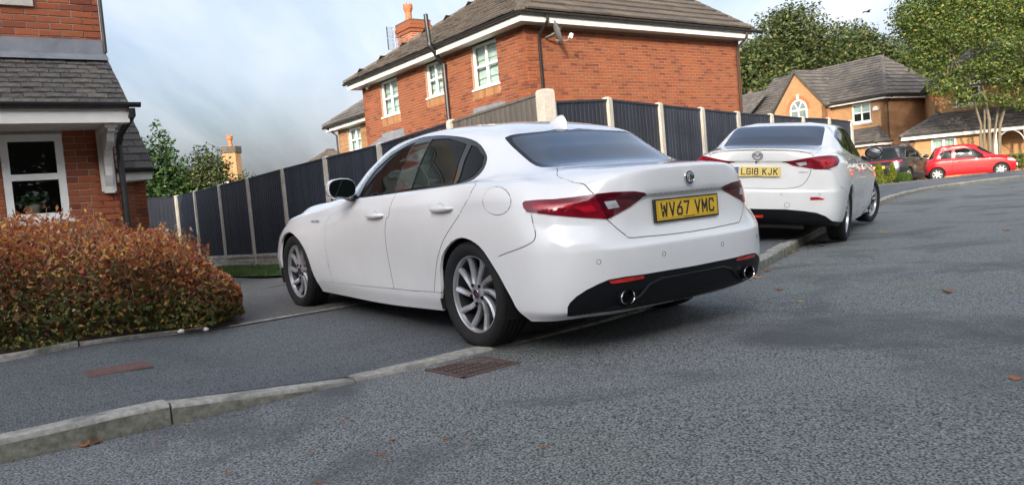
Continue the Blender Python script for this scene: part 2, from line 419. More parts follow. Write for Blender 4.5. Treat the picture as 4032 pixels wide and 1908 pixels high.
def ground(x, y):
    s, d = foot(x, y)
    if d <= 0: return road_z(x, y)
    fx, fy = kpt(s)
    p = road_z(fx, fy) + kerb_h(s) + .03 * d
    return p * (1 - smooth((d - 2.5) / 5.5)) + land_b(x, y) * smooth((d - 2.5) / 5.5)

def sheet(name, poly, mat, step=.5, dz=0., hf=ground, parent=None):
    poly = [Vector((p[0], p[1])) for p in poly]
    dense = []
    for i in range(len(poly)):
        a, b = poly[i], poly[(i + 1) % len(poly)]; n = max(1, int((b - a).length / step))
        dense += [a.lerp(b, k / n) for k in range(n)]
    xs = [p.x for p in poly]; ys = [p.y for p in poly]; pts = list(dense)
    x = min(xs) + step / 2
    def inside(q):
        c = False
        for i in range(len(poly)):
            a, b = poly[i], poly[(i + 1) % len(poly)]
            if (a.y > q[1]) != (b.y > q[1]) and q[0] < (b.x - a.x) * (q[1] - a.y) / (b.y - a.y) + a.x: c = not c
        return c
    while x < max(xs):
        y = min(ys) + step / 2
        while y < max(ys):
            if inside((x, y)): pts.append(Vector((x, y)))
            y += step
        x += step
    n = len(dense)
    r = delaunay_2d_cdt(pts, [(i, (i + 1) % n) for i in range(n)], [], 0, 1e-4)
    mb = MB(); V = [(p.x, p.y, hf(p.x, p.y) + dz) for p in r[0]]
    F = [f for f in r[2] if inside(sum((r[0][i] for i in f), Vector((0, 0))) / 3)]
    mb.mesh(V, F)
    return mb.build(name, mat, parent, smooth='all')

def strip(name, s0, s1, d0, d1, nd, ds, mat, hf, dz=0., parent=None):
    mb = MB(); ns = max(1, int((s1 - s0) / ds)); V = []; F = []
    for i in range(ns + 1):
        s = s0 + (s1 - s0) * i / ns
        for j in range(nd + 1):
            a = d0(s) if callable(d0) else d0; b = d1(s) if callable(d1) else d1
            d = a + (b - a) * j / nd; x, y = kpt(s, d); V.append((x, y, hf(x, y, s, d) + dz))
    for i in range(ns):
        for j in range(nd):
            k = i * (nd + 1) + j; F.append((k, k + nd + 1, k + nd + 2, k + 1))
    mb.mesh(V, F); return mb.build(name, mat, parent, smooth='all')

SMAX = KS[-1] - 1
road = struct(strip('road', 2, SMAX, -.01, -16, 24, .6, 'road_asphalt', lambda x, y, s, d: road_z(x, y)))
def pav_w(s): return float(np.interp(s, [S0 - .5, S1, S2, S3 + 2, S3 + 8], [2.08, 2.45, 2.45, 2.0, 1.9]))
def pav_z(x, y, s, d):
    fx, fy = kpt(s); return road_z(fx, fy) + kerb_h(s) + .03 * d
pavement = struct(strip('pavement', 2, SMAX, .100, pav_w, 8, .15, 'pavement_asphalt', pav_z, dz=-.005))

# kerb stones, one by one
rk = random.Random(3)
def kerb_stone(a, b):
    prof = [(-.003, -.12), (-.003, -.022), (.006, -.004), (.022, 0), (.122, -.001), (.122, -.12)]
    mb = MB(); V = []; n = 4; g = rk.uniform(.004, .009); dzj = rk.uniform(-.005, .005); sk = rk.uniform(-.004, .004)
    for i in range(n + 1):
        s = a + g + (b - a - 2 * g) * i / n
        for d, z in prof:
            dd = d + sk * (i / n - .5) * 2; x, y = kpt(s, dd); fx, fy = kpt(s)
            wob = rk.uniform(-.0035, .0025) if d < .03 else rk.uniform(-.002, .001)
            V.append((x, y, road_z(fx, fy) + kerb_h(s) + z + dzj + (wob if z > -.05 else 0)))
    m = len(prof); F = []
    for i in range(n):
        for j in range(m - 1): F.append((i * m + j, (i + 1) * m + j, (i + 1) * m + j + 1, i * m + j + 1))
    F += [tuple(range(m)), tuple(n * m + j for j in range(m - 1, -1, -1))]
    mb.mesh(V, F); o = mb.build('kerb_stone', 'kerb_concrete', pavement, smooth=True, sharp=50)
    o.data.materials.append(MATS['kerb_mossy'])
    for i in range(n): o.data.polygons[i * (m - 1)].material_index = 1          # the face to the gutter is green with algae
    return o
s = S0 - .915 * 6
while s < S3 + 46:
    kerb_stone(s, s + .915); s += .915
# farther off the stones run together
strip('kerb_run', 2, S0 - .915 * 6, -.003, .122, 1, .9, 'kerb_concrete', pav_z, parent=pavement)

# a drain grate in the gutter
def grate():
    o = empty('drain_grate', (-.272, 4.225, road_z(-.27, 4.2)), R(40))
    tag(o, 'rusty iron road drain grate set in the gutter by the dropped kerb', 'drain')
    w, h = .40, .36
    m = MB()
    for (x0, y0, x1, y1) in ((-w / 2, -h / 2, w / 2, -h / 2 + .022), (-w / 2, h / 2 - .022, w / 2, h / 2), (-w / 2, -h / 2, -w / 2 + .022, h / 2), (w / 2 - .022, -h / 2, w / 2, h / 2)):
        m.box((x0, y0, -.03), (x1, y1, .0040))
    m.build('frame', 'rust_iron', o)
    n = 13
    for i in range(n):
        x = -w / 2 + .022 + (w - .044) * (i + .5) / n; b = MB(); b.box((x - .0058, -h / 2 + .02, -.028), (x + .0058, h / 2 - .02, .0034)); b.build('bar', 'rust_iron', o)
    for y in (-.075, 0, .075):
        b = MB(); b.box((-w / 2 + .02, y - .008, -.027), (w / 2 - .02, y + .008, .0030)); b.build('cross_bar', 'rust_iron', o)
    b = MB(); b.box((-w / 2 + .01, -h / 2 + .01, .0002), (w / 2 - .01, h / 2 - .01, .0008)); b.build('shaft', 'void_black', o)
grate()
# small utility cover in the pavement
def cover():
    x, y = -2.31, 4.44; s, d = foot(x, y)
    o = empty('utility_cover', (x, y, pav_z(x, y, s, d) - .005), R(36))
    o.rotation_euler = (R(1.6), 0, R(36))
    tag(o, 'small reddish ribbed utility cover set in the pavement beside the bush', 'manhole cover')
    m = MB(); m.box((-.165, -.115, -.03), (.165, .115, .0018)); m.build('surround', 'rust_iron', o)
    m = MB(); m.box((-.15, -.10, -.01), (.15, .10, .0030)); m.build('plate', 'cover_brick', o)
    for i in range(14):
        b = MB(); xx = -.142 + .0218 * i; b.box((xx - .0045, -.092, .0030), (xx + .0045, .092, .0055)); b.build('rib', 'cover_brick', o)
cover()

# land behind the pavement, reaching out of sight
mb = MB(); V = []; F = []
gx = [-48 + 2 * i for i in range(66)]; gy = [-40 + 2 * i for i in range(84)]
for y in gy:
    for x in gx:
        s_, d_ = foot(x, y)
        V.append((x, y, ground(x, y) - .03 if d_ > 2.2 else (road_z(x, y) - .35 if d_ < .6 else ground(x, y) - .14)))
for j in range(len(gy) - 1):
    for i in range(len(gx) - 1):
        k = j * len(gx) + i; F.append((k, k + 1, k + 1 + len(gx), k + len(gx)))
mb.mesh(V, F); struct(mb.build('land', 'land', smooth='all'))
mb = MB(); mb.face([(-900, -900, -.45), (900, -900, -.45), (900, 1500, -.45), (-900, 1500, -.45)]); struct(mb.build('ground', 'land'))

# car frame of the white saloon in front: forward / left on the plan
GF = Vector((-.594, .8036)).normalized(); GL = Vector((-GF.y, GF.x)); GO = Vector((.4497, 5.2729))
def gp(f, l): q = GO + GF * f + GL * l; return (q.x, q.y)
sA = foot(*gp(2, 1.85))[0]
edge = [kpt(s, pav_w(s) - .03) for s in np.linspace(foot(-2.3, 5.6)[0], S2 + .5, 14)]
drive = struct(sheet('driveway', edge + [gp(3.2, -1.9), gp(6.2, -1.9), gp(6.6, -.55), gp(15, -.75), gp(15, 1.6), gp(8, 2.6), gp(4.5, 3.2)], 'old_drive', .35, dz=.003))
struct(sheet('front_lawn', [gp(6.2, -1.93), gp(17, -1.93), gp(17, -.7), gp(6.6, -.5)], 'grass_ground', .4, dz=.03))
mb = MB(); rg = random.Random(5)
for i in range(9000):
    f = rg.uniform(6.3, 14); l = rg.uniform(-1.9, -.58); x, y = gp(f, l); z = ground(x, y) + .03
    a = rg.uniform(0, 6.28); h = rg.uniform(.03, .07); w = .006; ln = Vector((rg.uniform(-1, 1), rg.uniform(-1, 1), 0)) * h * .6
    p = Vector((x, y, z)); q = Vector((math.cos(a), math.sin(a), 0)) * w
    mb.face([p - q, p + q, p + ln + Vector((0, 0, h))])
g_ = mb.build('grass', 'grass_blade'); g_['kind'] = 'stuff'; g_['label'] = 'short green grass along the foot of the dark fence'; g_['category'] = 'grass'
# flower bed under the bush, with its concrete edging
bed_e = [kpt(s, pav_w(s)) for s in np.linspace(S0 - 9, foot(-2.0, 5.9)[0], 16)]
bed_b = [kpt(s, 4.6) for s in np.linspace(foot(-2.6, 6.9)[0], S0 - 9, 8)]
struct(sheet('flower_bed', bed_e + bed_b, 'soil', .3, dz=.016))
# the parking forecourt on the right in front of the buff houses
struct(sheet('forecourt', [kpt(s, 1.88) for s in np.linspace(foot(8.5, 17)[0], foot(34, 31)[0], 16)] + [(34, 44), (19.5, 44), (17.5, 37.5), (12.9, 33)], 'pavement_asphalt', 1.2, dz=.004))

# edging stones between pavement and bed
def edging(a, b, drop=0.):
    mb = MB(); V = []; n = 3
    for i in range(n + 1):
        s_ = a + .006 + (b - a - .012) * i / n; w = pav_w(s_)
        for d, z in ((0, -.1), (0, .028), (.006, .036), (.044, .036), (.05, .028), (.05, -.1)):
            x, y = kpt(s_, w + d); V.append((x, y, pav_z(x, y, s_, w) + z - drop + rk.uniform(-.002, .002)))
    F = []
    for i in range(n):
        for j in range(5): F.append((i * 6 + j, (i + 1) * 6 + j, (i + 1) * 6 + j + 1, i * 6 + j + 1))
    F += [tuple(range(6)), tuple(n * 6 + j for j in range(5, -1, -1))]
    mb.mesh(V, F); mb.build('edging_stone', 'kerb_concrete', pavement)
se = foot(-2.92, 5.18)[0]
s = se - .915 * 4
while s < S1 + 1.9:
    edging(s, s + .915, drop=.0 if s < se - .1 else (.012 if s < S0 + .6 else .030)); s += .915
# ------------------------------------------------------------------ fences
def board_mesh(mat, h, w=.108, tint=(1, 1, 1)):
    mb = MB()
    prof = [(0, 0), (w, 0), (w, -.006), (0, -.016)]
    mb.prism([(p[0], p[1]) for p in prof], 0, h, tint=tint)
    me_o = mb.build('board', mat); me = me_o.data; bpy.data.objects.remove(me_o); return me
def post_mesh(w, h, name='post'):
    mb = MB(); c = .012; a = w / 2
    sq = lambda s: [(-s, -s), (s, -s), (s, s), (-s, s)]
    P = [(a, 0), (a, h - .035), (a - c, h - .01), (a * .35, h)]
    V = [(x, y, z) for s_, z in P for x, y in sq(s_)]
    F = [(i * 4 + k, i * 4 + (k + 1) % 4, (i + 1) * 4 + (k + 1) % 4, (i + 1) * 4 + k) for i in range(3) for k in range(4)] + [(0, 3, 2, 1), (12, 13, 14, 15)]
    mb.mesh(V, F); return mb
def fence(name, label, pts, face, mats, gravel=True, post_w=.10, first_w=None, group=None, skip_last=False):
    """pts: post feet+tops (x, y, ztop); face = +1 when boards face the left of the run"""
    root = empty(name, (pts[0][0], pts[0][1], 0)); tag(root, label, 'fence', group)
    base = Vector((pts[0][0], pts[0][1], 0))
    for i, (x, y, zt) in enumerate(pts):
        w = first_w if (i == 0 and first_w) else post_w
        d = Vector((pts[min(i + 1, len(pts) - 1)][0] - pts[max(i - 1, 0)][0], pts[min(i + 1, len(pts) - 1)][1] - pts[max(i - 1, 0)][1]))
        zb = ground(x, y) - .1
        o = post_mesh(w, zt - zb).build('post', 'concrete', root, loc=(x - base.x, y - base.y, zb)); o.rotation_euler[2] = math.atan2(d.y, d.x) if not (i == 0 and first_w) else R(35.3)
    for i in range(len(pts) - 1):
        a = Vector(pts[i]); b = Vector(pts[i + 1]); d = Vector((b.x - a.x, b.y - a.y)); L = d.length; ang = math.atan2(d.y, d.x)
        ga = ground(a.x, a.y); gb = ground(b.x, b.y); wa = first_w if (i == 0 and first_w) else post_w
        mat = mats[min(i, len(mats) - 1)]
        x0 = wa / 2 - .01; x1 = L - post_w / 2 + .01
        za = a.z - .055; zb = b.z - .055
        gh = .30 if gravel else .05
        # rails + cap of the panel, in a frame with x along the run
        M = Matrix.Translation(Vector((a.x - base.x, a.y - base.y, 0))) @ Matrix.Rotation(ang, 4, 'Z')
        lo = lambda x: ga + (gb - ga) * x / L + gh - .02
        hi = lambda x: za + (zb - za) * x / L
        mb = MB(); s_ = face
        for fr in (.12, .5, .88):
            V = []
            for x in (x0, x1):
                z = lo(x) + (hi(x) - lo(x)) * fr
                V += [Vector((x, -s_ * .005, z - .035)), Vector((x, -s_ * .045, z - .035)), Vector((x, -s_ * .045, z + .035)), Vector((x, -s_ * .005, z + .035))]
            mb.mesh(V, [(0, 1, 5, 4), (1, 2, 6, 5), (2, 3, 7, 6), (3, 0, 4, 7), (0, 3, 2, 1), (4, 5, 6, 7)])
        V = []
        for x in (x0, x1):
            z = hi(x); V += [Vector((x, s_ * .026, z)), Vector((x, -s_ * .05, z)), Vector((x, -s_ * .05, z + .022)), Vector((x, s_ * .026, z + .028))]
        mb.mesh(V, [(0, 1, 5, 4), (1, 2, 6, 5), (2, 3, 7, 6), (3, 0, 4, 7), (0, 3, 2, 1), (4, 5, 6, 7)])
        pn = mb.build('panel', mat, root); pn.matrix_basis = M
        n = max(3, round((x1 - x0) / .10)); w = (x1 - x0) / n
        rb = random.Random(i * 7 + 1)
        pt_ = rb.uniform(.85, 1.2); bms = [board_mesh(mat, 1.0, w * 1.06, tuple(pt_ * q_ for q_ in t_)) for t_ in ((1, 1, 1), (.78, .78, .8), (1.3, 1.28, 1.22), (1.1, 1.1, 1.15))]
        for k in range(n):
            x = x0 + w * k; h = hi(x + w / 2) - lo(x + w / 2) - rb.uniform(0, .006)
            Mb = Matrix.Translation((x, s_ * (.002 + rb.uniform(0, .003)), lo(x + w / 2)))
            if s_ > 0: Mb = Mb @ Matrix.Scale(-1, 4, (0, 1, 0))
            link_copy(rb.choice(bms), 'board', pn, Mb @ Matrix.Rotation(rb.uniform(-.003, .003), 4, 'Y') @ Matrix.Scale(h, 4, (0, 0, 1)))
        if gravel:
            mb = MB(); nx = 26; nz = 8; V = []; rr = random.Random(i); H = .30
            def rock(u, v):
                row = int(v * 3.0); off = .37 * row
                col_ = math.floor(u * L / .21 + off); fx = (u * L / .21 + off) % 1; fz = (v * 3.0) % 1
                edge = min(fx, 1 - fx, fz * .7, (1 - fz) * .7)
                return .006 + .022 * min(1, edge * 5) * (0.6 + .4 * math.sin(col_ * 12.9 + row * 78.2))
            for j in range(nz * 2 + 1):
                for k in range(nx * 2 + 1):
                    u = k / (2 * nx); v = j / (2 * nz); x = x0 + (x1 - x0) * u
                    z = ga + (gb - ga) * x / L - .02 + H * v
                    V.append(Vector((x, s_ * (rock(u, v) + rr.uniform(-.003, .003)), z)))
            W = nx * 2 + 1
            F = [(j * W + k, j * W + k + 1, (j + 1) * W + k + 1, (j + 1) * W + k) for j in range(nz * 2) for k in range(nx * 2)]
            mb.mesh(V, F)
            mb.box((x0, -.03, min(ga, gb) - .1), (x1, .0, max(ga, gb) + H - .025))
            g_ = mb.build('gravel_board', 'rock_concrete', root); g_.matrix_basis = M
    return root
LF = [(.503, 8.70, 2.205), (-.652, 10.229, 2.129), (-1.835, 11.758, 2.05), (-3.01, 13.287, 2.036), (-4.178, 14.816, 2.015), (-5.355, 16.345, 1.983),
      (-6.518, 17.874, 1.967), (-7.70, 19.403, 1.95), (-8.72, 20.75, 1.93)]
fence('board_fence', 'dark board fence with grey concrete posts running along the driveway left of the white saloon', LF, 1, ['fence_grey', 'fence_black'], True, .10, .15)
RF = [(.56, 8.80, 2.10), (1.346, 9.918, 2.206), (2.228, 11.136, 2.213), (3.127, 12.354, 2.219), (4.051, 13.572, 2.216), (5.045, 14.79, 2.228), (6.097, 16.008, 2.218), (7.132, 17.226, 2.234), (8.156, 18.444, 2.217)]
fence('board_fence', 'dark smooth board fence with cream posts along the pavement behind the second white saloon', RF, -1, ['fence_black'], True)
fence('board_fence', 'short dark fence closing the garden beyond the small brick outbuilding', [(-8.80, 20.85, 1.93), (-10.6, 19.57, 1.97)], 1, ['fence_black'], False)
# ------------------------------------------------------------------ houses
RED_T = [(1, 1, 1), (1.1, 1.05, 1), (.92, .9, .95), (1.18, 1.15, 1.1), (.78, .72, .85), (1.05, .95, .9), (.62, .55, .72), (1.0, 1.1, 1.1)]
BUFF_T = [(1, 1, 1), (1.08, 1.05, 1), (.9, .86, .8), (.75, .66, .6), (1.15, 1.15, 1.2), (.95, .95, .95)]
BM_CACHE = {}
def brick_mesh(mat, tint):
    k = (mat, tint)
    if k not in BM_CACHE:
        mb = MB(); c = .004; hx, hz = .1075, .0325
        V = [(-hx, 0, -hz), (hx, 0, -hz), (hx, 0, hz), (-hx, 0, hz), (-hx, -.006, -hz), (hx, -.006, -hz), (hx, -.006, hz), (-hx, -.006, hz),
             (-hx + c, -.010, -hz + c), (hx - c, -.010, -hz + c), (hx - c, -.010, hz - c), (-hx + c, -.010, hz - c)]
        F = [(0, 1, 5, 4), (1, 2, 6, 5), (2, 3, 7, 6), (3, 0, 4, 7), (4, 5, 9, 8), (5, 6, 10, 9), (6, 7, 11, 10), (7, 4, 8, 11), (8, 9, 10, 11)]
        mb.mesh(V, F, tint); o = mb.build('brick', mat); BM_CACHE[k] = o.data; bpy.data.objects.remove(o)
    return BM_CACHE[k]

def slab(parent, name, F, L, z0, z1, ops, mat, th=.22, uv=False):
    """a wall with rectangular openings: F has x along the wall, y inwards, z up"""
    xs = sorted({0, L} | {v for o in ops for v in o[:2] if 0 < v < L}); zs = sorted({z0, z1} | {v for o in ops for v in o[2:4] if z0 < v < z1})
    mb = MB()
    for i in range(len(xs) - 1):
        for j in range(len(zs) - 1):
            cx = (xs[i] + xs[i + 1]) / 2; cz = (zs[j] + zs[j + 1]) / 2
            if any(o[0] < cx < o[1] and o[2] < cz < o[3] for o in ops): continue
            x0, x1, a, b = xs[i], xs[i + 1], zs[j], zs[j + 1]
            P = [(x0, 0, a), (x1, 0, a), (x1, 0, b), (x0, 0, b)]
            mb.face([F @ Vector(p) for p in P], uvs=[(p[0], p[2]) for p in P])
            Q = [(x1, th, a), (x0, th, a), (x0, th, b), (x1, th, b)]
            mb.face([F @ Vector(p) for p in Q], uvs=[(p[0], p[2]) for p in Q])
    def rev(x0, z0_, x1, z1_):
        P = [(x0, 0, z0_), (x0, th, z0_), (x1, th, z1_), (x1, 0, z1_)]
        mb.face([F @ Vector(p) for p in P], uvs=[(p[1] + p[0], p[2]) for p in P])
    for o in ops:
        a, b, c, d = max(0, o[0]), min(L, o[1]), max(z0, o[2]), min(z1, o[3])
        rev(a, c, a, d); rev(b, c, b, d); rev(a, c, b, c); rev(a, d, b, d)
    rev(0, z0, 0, z1); rev(L, z0, L, z1); rev(0, z1, L, z1)
    return mb.build(name, mat, parent)

def brickwork(wall, F, L, z0, z1, ops, mat, tints, budget, cam_local, seed=1, proud=0.):
    rr = random.Random(seed); items = []
    row = 0; z = z0
    while z + .065 <= z1 + .001:
        x = -(.1125 if row % 2 else 0)
        while x < L:
            a, b = max(0, x + .005), min(L, x + .22)
            segs = [(a, b)]
            for o in ops:
                if o[2] - .002 < z + .0325 < o[3] + .002:
                    ns = []
                    for (p, q) in segs:
                        if q <= o[0] or p >= o[1]: ns.append((p, q))
                        else:
                            if p < o[0]: ns.append((p, o[0]))
                            if q > o[1]: ns.append((o[1], q))
                    segs = ns
            for (p, q) in segs:
                if q - p > .03:
                    t = rr.choice(tints) if rr.random() < .75 else tints[0]
                    items.append(((p + q) / 2, z + .0325, q - p, t, rr.uniform(-.0018, .0022)))
            x += .225
        z += .075; row += 1
    items.sort(key=lambda it: (F @ Vector((it[0], 0, it[1])) - cam_local).length)
    for it in items[:budget]:
        M = F @ Matrix.Translation((it[0], it[4] - proud, it[1])) @ Matrix.Scale(it[2] / .215, 4, (1, 0, 0))
        link_copy(brick_mesh(mat, it[3]), 'brick', wall, M)
    rest = items[budget:]
    if rest:
        mb = MB(); hz = .0325; c = .004
        for it in rest:
            h = it[2] / 2; y = it[4] - proud; x = it[0]; zc = it[1]
            V = [(x - h, y, zc - hz), (x + h, y, zc - hz), (x + h, y, zc + hz), (x - h, y, zc + hz),
                 (x - h + c, y - .010, zc - hz + c), (x + h - c, y - .010, zc - hz + c), (x + h - c, y - .010, zc + hz - c), (x - h + c, y - .010, zc + hz - c)]
            mb.mesh([F @ Vector(p) for p in V], [(0, 1, 5, 4), (1, 2, 6, 5), (2, 3, 7, 6), (3, 0, 4, 7), (4, 5, 6, 7)], it[3])
        mb.build('brickwork', mat, wall, smooth='keep').data.polygons.foreach_set('use_smooth', [False] * (5 * len(rest)))
        wall.children[-1]['kind'] = 'stuff'

TILE_CACHE = {}
def tile_mesh(mat, tint, w, g, th=.022):
    k = (mat, tint, w, g, th)
    if k not in TILE_CACHE:
        mb = MB(); lift = th * 1.15
        # lower edge lifted over the course below
        V = [(-w / 2, 0, lift - .004), (w / 2, 0, lift - .004), (w / 2, g * 1.12, 0), (-w / 2, g * 1.12, 0),
             (-w / 2 + .004, .003, lift + th), (w / 2 - .004, .003, lift + th), (w / 2, g * 1.12, th), (-w / 2, g * 1.12, th)]
        mb.mesh(V, [(0, 3, 2, 1), (4, 5, 6, 7), (0, 1, 5, 4), (1, 2, 6, 5), (2, 3, 7, 6), (3, 0, 4, 7)], tint)
        o = mb.build('tile', mat); TILE_CACHE[k] = o.data; bpy.data.objects.remove(o)
    return TILE_CACHE[k]
TILE_T = [(1, 1, 1), (1.15, 1.13, 1.1), (.85, .85, .87), (.72, .72, .75), (1.25, 1.22, 1.15), (1, .96, .92)]
def tiled_plane(house, name, P, mat, w, g, budget, cam_local, seed=1, jitter=1., th=.022, label=None):
    """P: planar polygon, P[0]->P[1] is the eave (left to right seen from outside), the rest goes up"""
    P = [Vector(p) for p in P]; ex = (P[1] - P[0]).normalized(); nn = ex.cross(P[2] - P[0]).normalized(); ey = nn.cross(ex)
    F = frame(P[0], ex, ey, nn); Q = [((p - P[0]).dot(ex), (p - P[0]).dot(ey)) for p in P]
    mb = MB(); mb.prism(Q, -.05, .0, F); roof = mb.build(name, mat, house)
    rr = random.Random(seed); items = []; B = max(q[1] for q in Q); b = 0; row = 0
    while b < B - .02:
        bc = min(b + g * .5, B - .01); cut = []
        for i in range(len(Q)):
            a0, a1 = Q[i], Q[(i + 1) % len(Q)]
            if (a0[1] > bc) != (a1[1] > bc): cut.append(a0[0] + (a1[0] - a0[0]) * (bc - a0[1]) / (a1[1] - a0[1]))
        if len(cut) >= 2:
            lo, hi = min(cut), max(cut); x = lo - (w / 2 if row % 2 else 0)
            while x < hi:
                p, q = max(lo, x), min(hi, x + w)
                if q - p > .03: items.append(((p + q) / 2, b, q - p, rr.choice(TILE_T), rr.uniform(-.003, .004) * jitter, rr.uniform(-.006, .006) * jitter))
                x += w
        b += g; row += 1
    items.sort(key=lambda it: (F @ Vector((it[0], it[1], 0)) - cam_local).length)
    def mat_of(it): return F @ Matrix.Translation((it[0], it[1] + it[5] * .5, it[4])) @ Matrix.Rotation(it[5], 4, 'Z') @ Matrix.Scale((it[2] - .005) / w, 4, (1, 0, 0)) @ Matrix.Scale(min(1., (B - it[1]) / (g * 1.12)), 4, (0, 1, 0))
    for it in items[:budget]: link_copy(tile_mesh(mat, it[3], w, g, th), 'tile', roof, mat_of(it))
    rest = items[budget:]
    if rest:
        mb = MB()
        for it in rest:
            me = tile_mesh(mat, it[3], w, g, th); M = mat_of(it)
            mb.mesh([M @ v.co for v in me.vertices], [tuple(p.vertices) for p in me.polygons], it[3])
        o = mb.build('tiles', mat, roof); o['kind'] = 'stuff'
    return roof
def cap_tiles(roof, A, B, mat, r=.12, step=.40, name='ridge_tile'):
    A, B = Vector(A), Vector(B); d = (B - A); L = d.length; d.normalize(); n = max(1, int(L / step)); st = L / n
    side = d.cross(Z3).normalized(); up = side.cross(d).normalized()
    if up.z < 0: up = -up
    rr = random.Random(int(L * 100))
    for i in range(n):
        mb = MB(); V = []; a = A + d * (st * i - .02); b = A + d * (st * (i + 1))
        for P, k in ((a, .010), (b, 0)):
            for t in (-1, -.5, 0, .5, 1): V.append(P + side * (r * t) + up * (r * .55 * (1 - abs(t) ** 1.5) + k + .03 - .02 * abs(t)))
            for t in (1, -1): V.append(P + side * (r * t) + up * (-.01))
        F = [(j, j + 1, 7 + j + 1, 7 + j) for j in range(4)] + [(0, 1, 2, 3, 4, 5, 6), (7, 8, 9, 10, 11, 12, 13)[::-1], (4, 5, 12, 11), (6, 0, 7, 13)]
        mb.mesh(V, F, rr.choice(TILE_T)); mb.build(name, mat, roof)

def window(house, F, x0, x1, z0, z1, nx=2, nz=2, back='blind', recess=.06, fw=.055, sill=True, transom=None, blinds=0, mull=.045):
    mb = MB(); y = recess
    def bar(a, b, c, d, dy=0., dep=.06): mb.box((a, y + dy, c), (b, y + dep, d), M=F)
    bar(x0, x0 + fw, z0, z1); bar(x1 - fw, x1, z0, z1); bar(x0 + fw, x1 - fw, z0, z0 + fw); bar(x0 + fw, x1 - fw, z1 - fw, z1)
    xs = [x0 + fw + (x1 - x0 - 2 * fw) * i / nx for i in range(nx + 1)]
    zt = transom if transom else [z0 + fw + (z1 - z0 - 2 * fw) * j / nz for j in range(1, nz)]
    for i in range(1, nx): bar(xs[i] - mull / 2, xs[i] + mull / 2, z0 + fw, z1 - fw, .004)
    for z in zt: bar(x0 + fw, x1 - fw, z - mull / 2, z + mull / 2, .006, .055)
    fr = mb.build('window', 'upvc', house)
    zz = [z0 + fw] + list(zt) + [z1 - fw]
    for i in range(nx):
        for j in range(len(zz) - 1):
            m = MB(); m.box((xs[i], y + .030, zz[j]), (xs[i + 1], y + .036, zz[j + 1]), M=F); m.build('pane', 'pane_clear', fr)
    m = MB()
    if back == 'blind':
        n = 9; hh = (z1 - z0 - .06) / n
        for k in range(n):
            zb = z0 + .03 + hh * k
            V = [(x0 + .03, y + .12, zb), (x1 - .03, y + .12, zb), (x1 - .03, y + .12 + .03 * (k % 2), zb + hh * .98), (x0 + .03, y + .12 + .03 * (k % 2), zb + hh * .98)]
            m.face([F @ Vector(p) for p in V])
        m.build('blind', 'blind', fr)
    elif back == 'curtain':
        n = 28; V = []
        for k in range(n + 1):
            xx = x0 + .03 + (x1 - x0 - .06) * k / n; yy = y + .13 + .022 * math.sin(k * 1.7)
            V += [F @ Vector((xx, yy, z0 + .02)), F @ Vector((xx, yy, z1 - .02))]
        m.mesh(V, [(2 * k, 2 * k + 2, 2 * k + 3, 2 * k + 1) for k in range(n)]); m.build('curtain', 'net_curtain', fr)
    m = MB(); m.box((x0 - .05, y + .55, z0 - .05), (x1 + .05, y + .6, z1 + .05), M=F); m.build('room', 'room_dark', fr)
    if sill:
        m = MB(); m.box((x0 - .04, -.035, z0 - .045), (x1 + .04, y + .05, z0 - .004), M=F); m.build('sill', 'upvc', fr)
    return fr
def gutter(parent, A, B, mat='black_plastic', r=.058, brackets=True, name='gutter'):
    A, B = Vector(A), Vector(B); d = (B - A).normalized(); side = d.cross(Z3).normalized(); mb = MB(); V = []; n = 8
    for P in (A, B):
        for k in range(n + 1):
            an = math.pi * k / n; V.append(P + side * (r * math.cos(an)) - Z3 * (r * math.sin(an)))
        for k in range(n, -1, -1):
            an = math.pi * k / n; V.append(P + side * ((r - .006) * math.cos(an)) - Z3 * ((r - .006) * math.sin(an)))
    m = 2 * n + 2; mb.mesh(V, [(k, (k + 1) % m, m + (k + 1) % m, m + k) for k in range(m)] + [tuple(range(m)), tuple(range(2 * m - 1, m - 1, -1))])
    g = mb.build(name, mat, parent)
    if brackets:
        L = (B - A).length; k = .45
        while k < L:
            mb = MB(); P = A + d * k; V = []
            for q in (P - d * .014, P + d * .014):
                for j in range(7):
                    an = math.pi * j / 6; V.append(q + side * ((r + .008) * math.cos(an)) - Z3 * ((r + .008) * math.sin(an)))
                V.append(q + side * (-r - .004) + Z3 * .03); V.append(q + side * (r + .012) + Z3 * .012)
            mb.mesh(V, [(j, j + 1, 9 + j + 1, 9 + j) for j in range(6)] + [tuple(range(9)), tuple(range(17, 8, -1))]); mb.build('bracket', mat, g); k += .9
    return g
def part_box(parent, name, lo, hi, mat, M=None):
    mb = MB(); mb.box(lo, hi, M=M); return mb.build(name, mat, parent)
def part_tube(parent, name, pts, r, mat, n=10):
    mb = MB(); mb.tube(pts, r, n); return mb.build(name, mat, parent, smooth=True)
def to_local(h): return Matrix.Rotation(-h.rotation_euler[2], 4, 'Z') @ (CAM - Vector(h.location))

A35 = R(35.3)
# ---- the large red house behind the fence
H = empty('brick_house', (.687, 17.6, 0), A35); CL = to_local(H)
tag(H, 'large two-storey red brick house with hipped tiled roof behind the fence', 'house')
FR = frame((0, 0, 0), X3, Y3, Z3)
wl = slab(H, 'wall', FR, 7.39, 0, 4.88, [], 'mortar_red'); brickwork(wl, FR, 7.39, 1.99, 4.88, [], 'brick_red', RED_T, 190, CL, 11)
FL = frame((0, 8.5, 0), -Y3, X3, Z3); ly = lambda y: 8.5 - y
ops = [(ly(7.31), ly(6.18), 3.82, 4.88), (ly(4.56), ly(3.68), 3.96, 4.88), (ly(2.26), ly(1.13), 3.80, 4.88)]
sold = [(o[0] - .02, o[1] + .02, o[2] - .245, o[2] - .02) for o in ops]
wl = slab(H, 'wall', FL, 8.5, 0, 4.88, ops, 'mortar_red'); brickwork(wl, FL, 8.5, 1.99, 4.88, ops + sold, 'brick_red', RED_T, 110, CL, 12)
rs = random.Random(4)
